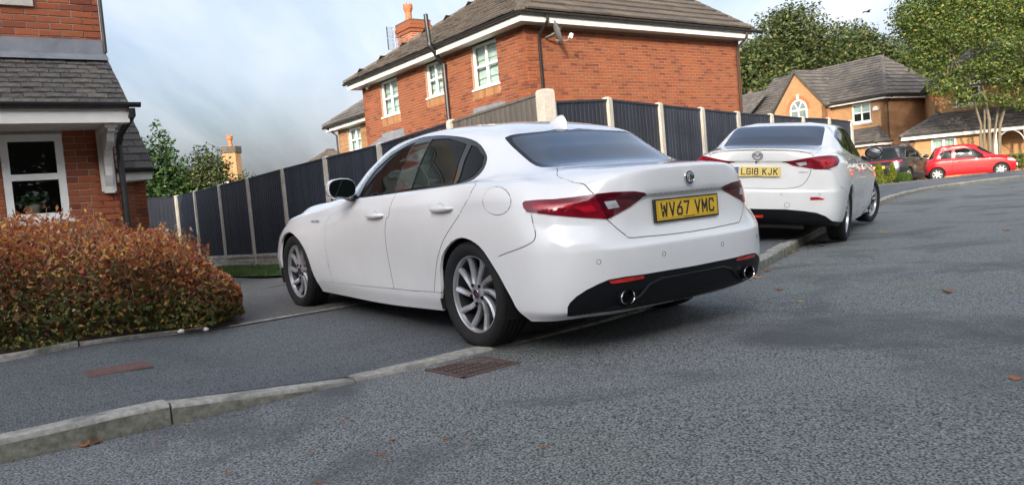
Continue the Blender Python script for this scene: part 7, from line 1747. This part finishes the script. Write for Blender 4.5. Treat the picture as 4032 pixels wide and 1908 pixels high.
# wood behind the buff houses
for i, (x, y, h, rr_, sd, lab) in enumerate([(22.6, 70, 13.0, 3.6, 1, 'tall leafy tree close behind the corner of the red house'), (27.6, 74, 16.8, 5.2, 2, 'tallest tree of the wood, round-crowned, left of the bird'), (33.2, 78, 13.8, 4.6, 3, 'lower bushy tree of the wood right of the tallest one'),
                                         (38.5, 84, 15.8, 5.0, 4, 'tree of the wood peeping above the hipped roof ridge'), (43.5, 80, 17.5, 5.2, 5, 'tall tree of the wood behind the second buff house'), (50, 82, 22, 6.5, 6, 'tall dark tree at the top right behind the street tree'), (18.5, 80, 11, 4, 7, 'small tree of the wood low behind the red house'), (35.4, 76, 14.2, 4.4, 9, 'yellowish tree of the wood between the round-crowned tree and the roof ridge'), (57, 84, 21, 6, 8, 'tree of the wood farthest right, mostly hidden by the street tree')]):
    tree('woodland_tree', lab, (x, y, .2), blobs(sd, 26, rr_, h * .22, h * .93, rr_ * .46), 26000, .36, WOOD, [[(0, 0, 0, .35), (.1, 0, h * .3, .28), (.2, .1, h * .62, .16), (.1, .2, h * .86, .05)]], 'trees of the wood behind the houses', seed=sd, limb=.09, shell=.35)
# the multi-stemmed street tree on the right
stems = [[(-.42, 0, 0, .10), (-.40, 0, 1.2, .09), (-.30, 0, 2.4, .075), (-.75, 0, 4.3, .05), (-1.6, 0, 6.2, .03)], [(-.18, .1, 0, .085), (-.16, .1, 1.3, .075), (-.05, .1, 2.6, .065), (.1, .2, 5.2, .04), (.2, .2, 7.4, .02)], [(.05, 0, 0, .13), (.06, 0, 1.3, .12), (.10, 0, 2.6, .10), (-.2, 0, 4.8, .06), (-.5, .3, 7.6, .02)], [(.55, 0, 0, .12), (.50, 0, 1.2, .11), (.60, 0, 2.3, .09), (1.3, 0, 4.4, .06), (2.1, 0, 6.4, .03)], [(.30, .2, 0, .09), (.34, .2, 1.4, .08), (.7, .2, 3.2, .06), (1.2, .4, 5.5, .03)]]
cl = [(-1.5, 0, 4.1, .9, .9, .6), (-2.0, .3, 5.1, 1.0, 1.0, .7), (-.6, -.4, 4.4, 1.0, 1.0, .55), (.4, -.5, 4.0, .8, .8, .45), (1.5, -.3, 3.8, 1.0, 1.0, .5), (2.5, 0, 4.3, 1.1, 1.1, .7), (-1.2, -.6, 5.9, 1.2, 1.2, .7), (.3, -.7, 5.4, 1.2, 1.1, .7), (1.7, -.5, 5.3, 1.2, 1.1, .7), (-2.2, 0, 6.5, 1.1, 1.1, .8), (-.3, 0, 6.9, 1.4, 1.3, .8), (1.3, 0, 6.9, 1.4, 1.3, .9), (2.8, 0, 6.3, 1.3, 1.2, .9), (-1.6, .2, 7.8, 1.3, 1.2, .8), (.2, .2, 8.3, 1.4, 1.3, .8), (1.8, .2, 8.4, 1.4, 1.3, .9), (.2, .6, 3.1, .5, .5, .3), (-1.1, -.2, 3.5, .55, .5, .3), (2.2, -.4, 3.1, .6, .6, .35), (3.4, .2, 3.6, .9, .9, .6), (3.6, 0, 5.2, 1.2, 1.2, .9), (-1.9, -.2, 3.9, .8, .7, .5), (-.9, -.3, 3.3, .8, .7, .45), (.1, -.5, 3.2, .7, .6, .35), (1.0, -.5, 3.0, .8, .7, .42), (2.0, -.4, 2.9, .9, .8, .45), (3.0, -.2, 2.9, 1.0, .9, .5), (-.1, -.6, 4.7, 1.1, .9, .6), (1.6, -.6, 4.3, 1.1, .9, .6), (2.9, -.3, 3.7, 1.0, .9, .6), (-2.6, .2, 5.6, .8, .8, .6), (-2.9, .2, 7.0, .8, .8, .6), (-2.6, .3, 8.6, 1.1, 1, .8)]
stems = [[(q[0], q[1], q[2], q[3] * .72) for q in s_] for s_ in stems]
tree('street_tree', 'multi-stemmed leafy green tree standing behind the red hatchback', (22.75, 36.9, .30), [tuple(v * 1.11 for v in c_) for c_ in cl], 34000, .15, GREEN, stems, seed=12, bark='bark_pale', limb=.03, shell=.35)
# garden shrubs over the left fence
LAUREL = [((.035, .085, .020), 4), ((.022, .055, .016), 4), ((.07, .14, .03), 2), ((.14, .20, .05), .8)]
lc = [(0, 0, 1.5, .95, .8, .9), (-.35, 0, 2.3, .75, .7, .7), (.40, 0, 2.1, .75, .7, .7), (-.1, 0, 2.9, .75, .6, .6), (.55, -.1, 1.2, .8, .6, .8), (-.65, -.1, 1.3, .6, .6, .8), (-.45, 0, 3.3, .3, .3, .5), (.05, 0, 3.6, .28, .28, .65), (.35, 0, 3.35, .2, .2, .5), (-.7, 0, 2.95, .18, .18, .4), (.75, 0, 2.8, .2, .2, .35)]
tree('laurel_shrub', 'tall glossy dark green laurel shrub rising behind the short dark fence', (-10.35, 23.6, .1), lc, 9500, .14, LAUREL, [[(0, 0, 0, .08), (0, 0, 1.2, .06), (.1, 0, 2.6, .03)]], seed=21, limb=.02, shell=.3, cat='shrub', kid='foliage')
rc_ = [(-.45, 0, 1.5, .75, .6, .7), (.3, 0, 1.6, .8, .6, .65), (-.1, 0, 2.3, .7, .6, .6), (.75, 0, 1.7, .6, .5, .45), (-.2, 0, 2.95, .45, .4, .5), (.95, 0, 2.2, .35, .3, .3), (-.65, 0, 2.4, .4, .4, .4), (.25, .0, 2.75, .35, .3, .4)]
tree('rowan_tree', 'loose small-leaved dark green garden tree in front of the distant chimney', (-8.85, 23.8, .1), rc_, 9000, .10, [((.040, .065, .018), 4), ((.06, .09, .022), 3), ((.10, .09, .03), 1), ((.14, .16, .03), .7)], [[(0, 0, 0, .06), (0, 0, 1.2, .05), (-.1, 0, 2.4, .02)]], seed=22, limb=.018, shell=.2, cat='tree', kid='crown')
# dwarf conifers by the forecourt
CON = [((.16, .20, .02), 4), ((.11, .15, .018), 3), ((.22, .23, .03), 2), ((.06, .09, .015), 2)]
def conifer(x, y, h, r0, pal, sd, label, ball=False):
    z0 = ground(x, y); o = empty('dwarf_conifer', (x, y, z0)); tag(o, label, 'conifer', 'dwarf conifers beside the forecourt'); r = random.Random(sd); it = []
    for i in range(2600):
        t = r.random(); a = r.uniform(0, 6.283)
        if ball: d = rdir(r); p = np.array((d[0] * r0, d[1] * r0, h / 2 + d[2] * h / 2)) * r.uniform(.85, 1.03); out_ = d
        else:
            rad = r0 * (math.sqrt(max(0, 1 - t)) * .55 + (1 - t) * .45) * (1 + .12 * math.sin(a * 5 + t * 9)) * r.uniform(.72, 1.04); p = np.array((rad * math.cos(a), rad * math.sin(a), h * t)); out_ = np.array((math.cos(a), math.sin(a), .5))
        it.append((p, np.array((out_[0] * .5, out_[1] * .5, 1.0)) + rdir(r) * .4, out_ + rdir(r) * .6, r.uniform(.05, .10), .03, pick(r, pal)))
    leaf_mesh(it, 'foliage', o); mb = MB(); mb.tube([(0, 0, -.05), (0, 0, h * .6)], [.03, .012], 6); mb.build('trunk', 'bark_brown', o)
conifer(15.66, 33, 1.05, .33, CON, 31, 'larger golden cone-shaped dwarf conifer at the left of the planted group')
conifer(16.42, 33.4, 1.02, .31, CON, 32, 'golden cone-shaped dwarf conifer in the middle behind the green ball')
conifer(16.05, 33.6, .98, .13, [((.20, .22, .03), 3), ((.16, .18, .02), 2)], 33, 'thin pale yellow dwarf conifer between the two cones')
conifer(16.52, 32.6, .50, .30, [((.05, .10, .02), 3), ((.08, .13, .02), 2)], 34, 'low round dark green dwarf conifer at the right of the group', True)
conifer(15.25, 34.2, .55, .20, [((.05, .085, .02), 3), ((.08, .11, .02), 2)], 35, 'dark green dwarf conifer half hidden at the far left of the group')
# low hedge in front of the second buff house
it = []; r = random.Random(41)
for i in range(5000):
    q_ = r.uniform(-.6, 6.); w_ = r.uniform(0, .6); it.append((np.array((24.3 + q_ * .914 + w_ * .407, 37.1 - q_ * .407 + w_ * .914, ground(25, 36.5) + .2 + r.random() ** .6 * .75)), rdir(r), np.array((0, -.5, 1)) + rdir(r), r.uniform(.08, .16), .07, pick(r, GREEN)))
hg = empty('hedge', (24.5, 36.2, .3)); tag(hg, 'low green hedge in front of the white porch behind the red hatchback', 'hedge'); lf = leaf_mesh(it, 'foliage', hg); lf.location = (-24.5, -36.2, -.3)
# the orange autumn bush in front of the near house
def autumn_bush():
    o = empty('autumn_bush', (-4.0, 5.9, .27)); tag(o, 'large rounded bush in orange and green autumn leaf beside the pavement', 'bush'); r = random.Random(51); it = []; tw = MB()
    s1 = foot(-2.14, 6.3)[0]; s0 = S0 - 3.4; L = s1 - s0; base = Vector((-4.0, 5.9, .27))
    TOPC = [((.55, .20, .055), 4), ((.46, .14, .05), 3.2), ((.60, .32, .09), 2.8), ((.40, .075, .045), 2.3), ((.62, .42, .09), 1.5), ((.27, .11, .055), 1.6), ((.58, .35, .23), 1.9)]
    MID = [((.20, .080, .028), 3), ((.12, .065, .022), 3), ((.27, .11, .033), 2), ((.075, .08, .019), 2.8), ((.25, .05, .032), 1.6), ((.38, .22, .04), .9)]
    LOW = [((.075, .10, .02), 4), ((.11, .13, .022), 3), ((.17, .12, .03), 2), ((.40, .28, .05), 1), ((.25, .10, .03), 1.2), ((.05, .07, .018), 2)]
    ts = np.linspace(s0, s1, 60); tz = np.array([ground(*kpt(q_, 3.1)) for q_ in ts]); tx0 = np.array([kpt(q_, 0) for q_ in ts]); tn0 = np.array([kpt(q_, 1.) for q_ in ts]) - tx0
    for i in range(60000):
        q = r.random(); s_ = s0 + L * (1 - q ** 1.25 * .985) if r.random() < .5 else s0 + L * r.random()
        e = max(0., (s_ - (s1 - 1.5)) / 1.5); k = math.sqrt(max(0., 1 - e ** 2.3)); H_ = (.74 + .05 * math.sin(s_ * 2.3) + .04 * math.sin(s_ * 5.1 + 1)) * (k ** .75); Dp = .98 * (.30 + .70 * k)
        a = r.uniform(-.10, 1.0) * math.pi if r.random() < .45 else r.uniform(.30, 1.03) * math.pi          # round the profile, more on the road side
        ca, sa = math.cos(a), math.sin(a); rad = (1.04 - (.38 * r.random() ** 1.6 if i % 4 else .2 + .55 * r.random())) * (1 + .07 * math.sin(s_ * 7 + a * 5) + .05 * math.sin(s_ * 13 - a * 9))
        d = 3.10 + Dp * abs(ca) ** .8 * (1 if ca > 0 else -1) * rad; z = .06 + H_ * max(-.02, (abs(sa) ** .72 * (1 if sa > 0 else -1))) * rad
        if z < .02: z = .02 + r.random() * .05
        jf = (s_ - s0) / L * 59; j0 = min(58, int(jf)); fr_ = jf - j0; q0 = tx0[j0] * (1 - fr_) + tx0[j0 + 1] * fr_; qn = tn0[j0]; x, y = q0 + qn * d; p = np.array((x, y, tz[j0] + z)) - np.array(base); t = z / max(H_, .2)
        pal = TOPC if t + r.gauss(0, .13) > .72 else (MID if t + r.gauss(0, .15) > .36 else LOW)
        nx, ny = qn; outn = np.array((nx * ca, ny * ca, max(sa, .1)))
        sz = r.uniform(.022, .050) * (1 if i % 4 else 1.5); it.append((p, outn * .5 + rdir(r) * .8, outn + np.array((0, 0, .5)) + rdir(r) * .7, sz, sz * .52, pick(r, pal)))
        if i % 50 == 0 and t > .25:
            v = Vector(outn) + Vector(rdir(r)) * .7 + Vector((0, 0, .35)); v.normalize(); ln = r.uniform(.05, .20); b_ = Vector(p) - v * ln * .5
            tw.tube([b_, b_ + v * ln * .6 + Vector(rdir(r)) * .01, b_ + v * ln], [.0022, .0018, .001], 4, cap=False)
    for i in range(420):
        s_ = r.uniform(s0, s1 - .15); e = max(0., (s_ - (s1 - 1.5)) / 1.5); k = math.sqrt(max(0., 1 - e ** 2.3)); H_ = .74 * k ** .75; a = r.uniform(.12, .92) * math.pi; ca, sa = math.cos(a), math.sin(a)
        jf = (s_ - s0) / L * 59; j0 = min(58, int(jf)); d = 3.10 + .98 * (.30 + .70 * k) * abs(ca) ** .8 * (1 if ca > 0 else -1); x, y = tx0[j0] * (1 - jf + j0) + tx0[j0 + 1] * (jf - j0) + tn0[j0] * d
        b_ = Vector((x, y, tz[j0] + .06 + H_ * sa ** .72)) - base; v = Vector((tn0[j0][0] * ca, tn0[j0][1] * ca, max(sa, .25) + .3)) + Vector(rdir(r)) * .55; v.normalize(); ln = r.uniform(.08, .20)
        tw.tube([b_ - v * .06, b_ + v * ln * .5, b_ + v * ln], [.0025, .002, .001], 4, cap=False)
        for q_ in range(r.randint(5, 10)):
            t_ = r.uniform(.2, 1.05); it.append((np.array(b_ + v * ln * t_) + rdir(r) * .012, np.array(v) * .5 + rdir(r) * .8, np.array((0, 0, .8)) + rdir(r), r.uniform(.028, .055), r.uniform(.014, .026), pick(r, TOPC if sa > .55 else MID)))
    leaf_mesh(it, 'foliage', o); tw.build('twigs', 'twig', o)['kind'] = 'stuff'
    for i in range(26):
        s_ = s0 + L * (i + .5) / 27; x, y = kpt(s_, 3.1 + r.uniform(-.2, .2)); b_ = Vector((x, y, ground(x, y))) - base; mb = MB(); mb.tube([b_, b_ + Vector((r.uniform(-.15, .15), r.uniform(-.15, .15), .35)), b_ + Vector((r.uniform(-.35, .35), r.uniform(-.35, .35), .75))], [.012, .009, .003], 5); mb.build('stem', 'bark_brown', o)
autumn_bush()

# ------------------------------------------------------------------ unseen houses and trees added behind the viewpoint to keep sun off the street
TR = empty('shade_houses', (-14, -16, 0)); tag(TR, 'unseen row of brick houses added behind the viewpoint to shade the street', 'houses')
slab(TR, 'wall', frame((12, 4.2, 0), -X3, -Y3, Z3), 26, 0, 6.2, [(2 + 5 * k, 3.5 + 5 * k, 3.6, 4.9) for k in range(5)] + [(2 + 5 * k, 3.5 + 5 * k, .9, 2.3) for k in range(5)], 'far_brick_red')
for k in range(5):
    for z in ((3.6, 4.9), (.9, 2.3)): window(TR, frame((12, 4.2, 0), -X3, -Y3, Z3), 2 + 5 * k, 3.5 + 5 * k, z[0], z[1], 2, 2, 'curtain')
slab(TR, 'wall', frame((-14, -4.2, 0), X3, Y3, Z3), 26, 0, 6.2, [], 'far_brick_red'); slab(TR, 'wall', frame((-14, 4.2, 0), -Y3, X3, Z3), 8.4, 0, 6.2, [], 'far_brick_red'); slab(TR, 'wall', frame((12, -4.2, 0), Y3, -X3, Z3), 8.4, 0, 6.2, [], 'far_brick_red')
for P_ in ([(12.3, 4.6, 6.1), (-14.3, 4.6, 6.1), (-14.3, 0, 10.6), (12.3, 0, 10.6)], [(-14.3, -4.6, 6.1), (12.3, -4.6, 6.1), (12.3, 0, 10.6), (-14.3, 0, 10.6)]): tiled_plane(TR, 'roof', P_, 'tile_brown', .8, .8, 0, CAM - Vector((-14, -16, 0)), 61)
for gx_ in (-14, 12): mb = MB(); mb.prism([(-4.2, 6.2), (4.2, 6.2), (0, 10.3)], gx_ - .1, gx_ + .1, frame((0, 0, 0), Y3, Z3, X3)); mb.build('gable', 'far_brick_red', TR)
for i, (x, y, h, rr_) in enumerate([(-1.6, -17, 13.2, 2.6), (2.6, -17.5, 17, 3.4), (7.4, -18, 18, 3.8), (12.6, -18, 18, 3.8), (18, -18, 17.5, 3.8), (4.9, -21.5, 17, 3.6), (10, -22, 18, 3.8), (15.4, -22, 18, 3.8), (-11.5, -22.5, 17, 3.2), (-16.5, -22.5, 18.8, 3.4), (-21.5, -22.5, 18.8, 3.4), (-26.5, -22.5, 18.8, 3.4)]):
    tree('shade_tree', ('unseen dense tall tree, added for shade behind the viewpoint, %s' % ['at the near end', 'second', 'third', 'fourth', 'fifth', 'sixth', 'seventh', 'eighth', 'ninth', 'tenth', 'eleventh', 'last'][i]) + ' of the row', (x, y, 0), blobs(80 + i, 26, rr_ * .8, 2.2, h - 1.2, rr_ * .62), 7000, .55, WOOD, [[(0, 0, 0, .3), (0, 0, h * .4, .22), (.1, 0, h * .75, .08)]], 'unseen trees added behind the viewpoint for shade', seed=90 + i, limb=0, shell=.1)  # added out of view, placed and sized for the shade they cast
# ------------------------------------------------------------------ small things
rl_ = random.Random(77)
def dry_leaf(x, y, size, kind, label, tint, zf=None, curl=.5):
    z = (road_z(x, y) if zf is None else zf) + .004; mb = MB(); n = 12; pts = []
    if kind == 'maple': rads = [1, .55, .85, .45, .8, .35, .3, .35, .8, .45, .85, .55]
    elif kind == 'oval': rads = [1, .75, .5, .42, .5, .75, 1, .75, .5, .42, .5, .75]
    else: rads = [1, .30, .14, .10, .12, .25, .9, .2, .12, .1, .14, .3]
    cen = Vector((0, 0, .0))
    for k in range(n):
        a = 2 * math.pi * k / n; r_ = rads[k] * size * rl_.uniform(.85, 1.1); pts.append(Vector((r_ * math.cos(a), r_ * math.sin(a), curl * size * (abs(math.sin(a * 1.5 + 1)) * (r_ / size) ** 1.5) * rl_.uniform(.4, 1))))
    th = Vector((0, 0, .0015)); V = [cen + Vector((0, 0, .002))] + pts + [cen] + [p - th for p in pts]
    mb.mesh(V, [(0, 1 + k, 1 + (k + 1) % n) for k in range(n)] + [(n + 1, n + 2 + (k + 1) % n, n + 2 + k) for k in range(n)] + [(1 + k, n + 2 + k, n + 2 + (k + 1) % n, 1 + (k + 1) % n) for k in range(n)], tint)
    o = mb.build('fallen_leaf', 'leaf_dry', loc=(x, y, z)); o.rotation_euler = (rl_.uniform(-.1, .1), rl_.uniform(-.1, .1), rl_.uniform(0, 6.28)); tag(o, label, 'leaf', 'fallen leaves on the road'); return o
OR, BR, YE, PA = (1.2, 1.1, 1), (.7, .6, .7), (1.9, 3.2, 1.2), (1.7, 2.4, 3)
LV = [(2.34, 7.21, .055, 'maple', 'curled brown leaf in the gutter just right of the front saloon exhaust', BR), (2.03, 6.02, .050, 'maple', 'dark reddish leaf standing on the road right of the front saloon', BR), (2.92, 5.24, .065, 'maple', 'large curled brown leaf alone in the middle of the road', OR),
      (5.74, 9.07, .06, 'maple', 'brown leaf far out on the road near the right edge', OR), (4.89, 10.26, .055, 'oval', 'yellow leaf on the road beside the second saloon wheel', YE), (1.95, 5.38, .028, 'oval', 'tiny yellow leaf on the road behind the front saloon', YE),
      (2.12, 6.85, .06, 'oval', 'pale leaf lying flat by the front saloon tailpipe', PA), (3.78, 9.49, .07, 'maple', 'brown leaf beside the second saloon rear tyre', BR), (3.17, 8.84, .06, 'oval', 'yellowish leaf in the gutter between the two saloons', YE), (3.05, 8.62, .05, 'maple', 'dull brown leaf in the gutter between the two saloons', BR), (3.62, 9.15, .05, 'maple', 'brown leaf in the shade under the second saloon tail', BR), (5.76, 12.38, .09, 'stick', 'flat stick on the road beside the second saloon front wheel', PA),
      (1.96, 3.09, .045, 'oval', 'brown leaf at the right end of the foreground road', OR), (-1.90, 3.31, .060, 'maple', 'crumpled orange-brown leaf against the kerb at lower left', OR), (-1.87, 3.345, .045, 'maple', 'folded leaf stuck to the kerb foot at lower left', BR), (-1.56, 3.25, .022, 'stick', 'tiny twig on the dark patch by the lower left kerb', OR),
      (-1.38, 3.75, .035, 'stick', 'thin curled orange leaf along the dropping kerb', OR), (-1.55, 3.53, .028, 'stick', 'pale sliver of leaf beneath the kerb joint', PA), (-1.09, 2.77, .040, 'stick', 'brown sliver on the road at the lower left', OR), (-.54, 2.83, .045, 'stick', 'narrow orange leaf on the road in the lower middle', OR), (-.79, 3.34, .040, 'stick', 'narrow orange leaf on the road below the drain grate', OR),
      (-.24, 2.95, .032, 'stick', 'slim leaf on the road, right of the small pair in the lower middle', OR), (.05, 2.75, .040, 'stick', 'orange needle-like leaf on the road right of centre', OR), (-.72, 2.60, .040, 'stick', 'orange sliver at the bottom edge of the road', OR), (-.84, 2.97, .028, 'stick', 'short orange sliver on the road left of centre', OR), (-.32, 2.96, .022, 'oval', 'tiny orange leaf on the road in the lower middle, right of the pair', OR), (-.53, 3.01, .020, 'oval', 'tiny orange leaf on the road in the lower middle, left of the pair', OR)]
for a in LV: dry_leaf(a[0], a[1], a[2] * (.75 if a[1] < 4 else 1), *a[3:])
# litter of leaves under the bush edge and along the gutter: too many to count
it = []; r = random.Random(99)
for i in range(520):
    s_ = foot(-2.7, 5.5)[0] + r.uniform(-.6, .9); d = pav_w(s_) + r.uniform(.03, .40); x, y = kpt(s_, d); it.append((np.array((x, y, ground(x, y) + .03 + r.uniform(0, .03))), rdir(r) * np.array((1, 1, .3)), np.array((0, 0, 1)) + rdir(r) * .6, r.uniform(.02, .05), r.uniform(.01, .02), pick(r, [((.16, .06, .03), 3), ((.09, .05, .035), 2), ((.25, .12, .06), 1)])))
for i in range(260):
    s_ = r.uniform(S3, S3 + 26); d = -abs(r.gauss(0, .10)) - .01; x, y = kpt(s_, d); it.append((np.array((x, y, road_z(x, y) + .008 + r.uniform(0, .012))), rdir(r) * np.array((1, 1, .2)), np.array((0, 0, 1)) + rdir(r) * .5, r.uniform(.02, .06), r.uniform(.012, .03), pick(r, [((.20, .09, .035), 3), ((.12, .07, .04), 2), ((.36, .24, .06), 1)])))
lt = leaf_mesh(it, 'leaf_litter', None); lt['label'] = 'small dead leaves scattered under the bush and along the gutter'; lt['category'] = 'leaf litter'
# pebbles on the bed edge
def pebble(x, y, z, r_, mat, name, label, group):
    bm = bmesh.new(); bmesh.ops.create_icosphere(bm, subdivisions=2, radius=r_); rp_ = random.Random(int(x * 1000))
    for v in bm.verts: v.co *= rp_.uniform(.85, 1.1); v.co.z *= .7
    me = bpy.data.meshes.new(name); bm.to_mesh(me); bm.free(); me.polygons.foreach_set('use_smooth', [True] * len(me.polygons)); me.materials.append(MATS[mat]); o = bpy.data.objects.new(name, me); COL.objects.link(o); o.location = (x, y, z); tag(o, label, 'stone', group)
pebble(-2.43, 5.60, ground(-2.43, 5.6) + .045, .026, 'pebble', 'pebble', 'rounded pale pebble on the bed edging under the bush', 'pebbles by the bush'); pebble(-2.33, 5.80, ground(-2.33, 5.8) + .035, .022, 'white_stone', 'pebble', 'smaller whitish pebble on the soil right of the bush', 'pebbles by the bush')
rs_ = random.Random(5)
mbw = MB()
for i in range(16):
    x = 14.6 + i * .145; y = 32.0 + .03 * math.sin(i); z = ground(x, y)
    mbw.lathe([(.001, .09), (.05, .07), (.08, .02), (.08, -.03)], 7, Matrix.Translation((x, y, z)) @ Matrix.Scale(rs_.uniform(.6, 1.2), 4))
st_ = mbw.build('stone_edging', 'white_stone', smooth=True); tag(st_, 'line of small whitish stones in front of the dwarf conifers', 'stones')
# bird against the sky
bd = empty('bird', (28.38, 60, 12.98), R(10)); tag(bd, 'small dark bird gliding in the sky above the houses', 'bird')
mb = MB(); mb.tube([(-.22, 0, 0), (-.08, 0, .01), (.08, 0, .01), (.18, 0, 0), (.24, 0, -.01)], [.01, .06, .07, .04, .01], 8); mb.tube([(-.20, 0, 0), (-.34, 0, .01)], [.03, .05], 6); mb.build('body', 'bird_black', bd, smooth=True)
for sg in (1, -1):
    mb = MB(); V = [(.10, sg * .04, .02), (-.10, sg * .04, .02), (-.08, sg * .26, .10), (.10, sg * .26, .12), (-.12, sg * .52, .04), (.0, sg * .56, .05)]; V += [(p[0], p[1], p[2] - .015) for p in V]
    mb.mesh(V, [(0, 1, 2, 3), (3, 2, 4, 5), (6, 9, 8, 7), (9, 11, 10, 8), (0, 3, 9, 6), (3, 5, 11, 9), (1, 7, 8, 2), (2, 8, 10, 4), (4, 10, 11, 5)]); mb.build('wing', 'bird_black', bd)
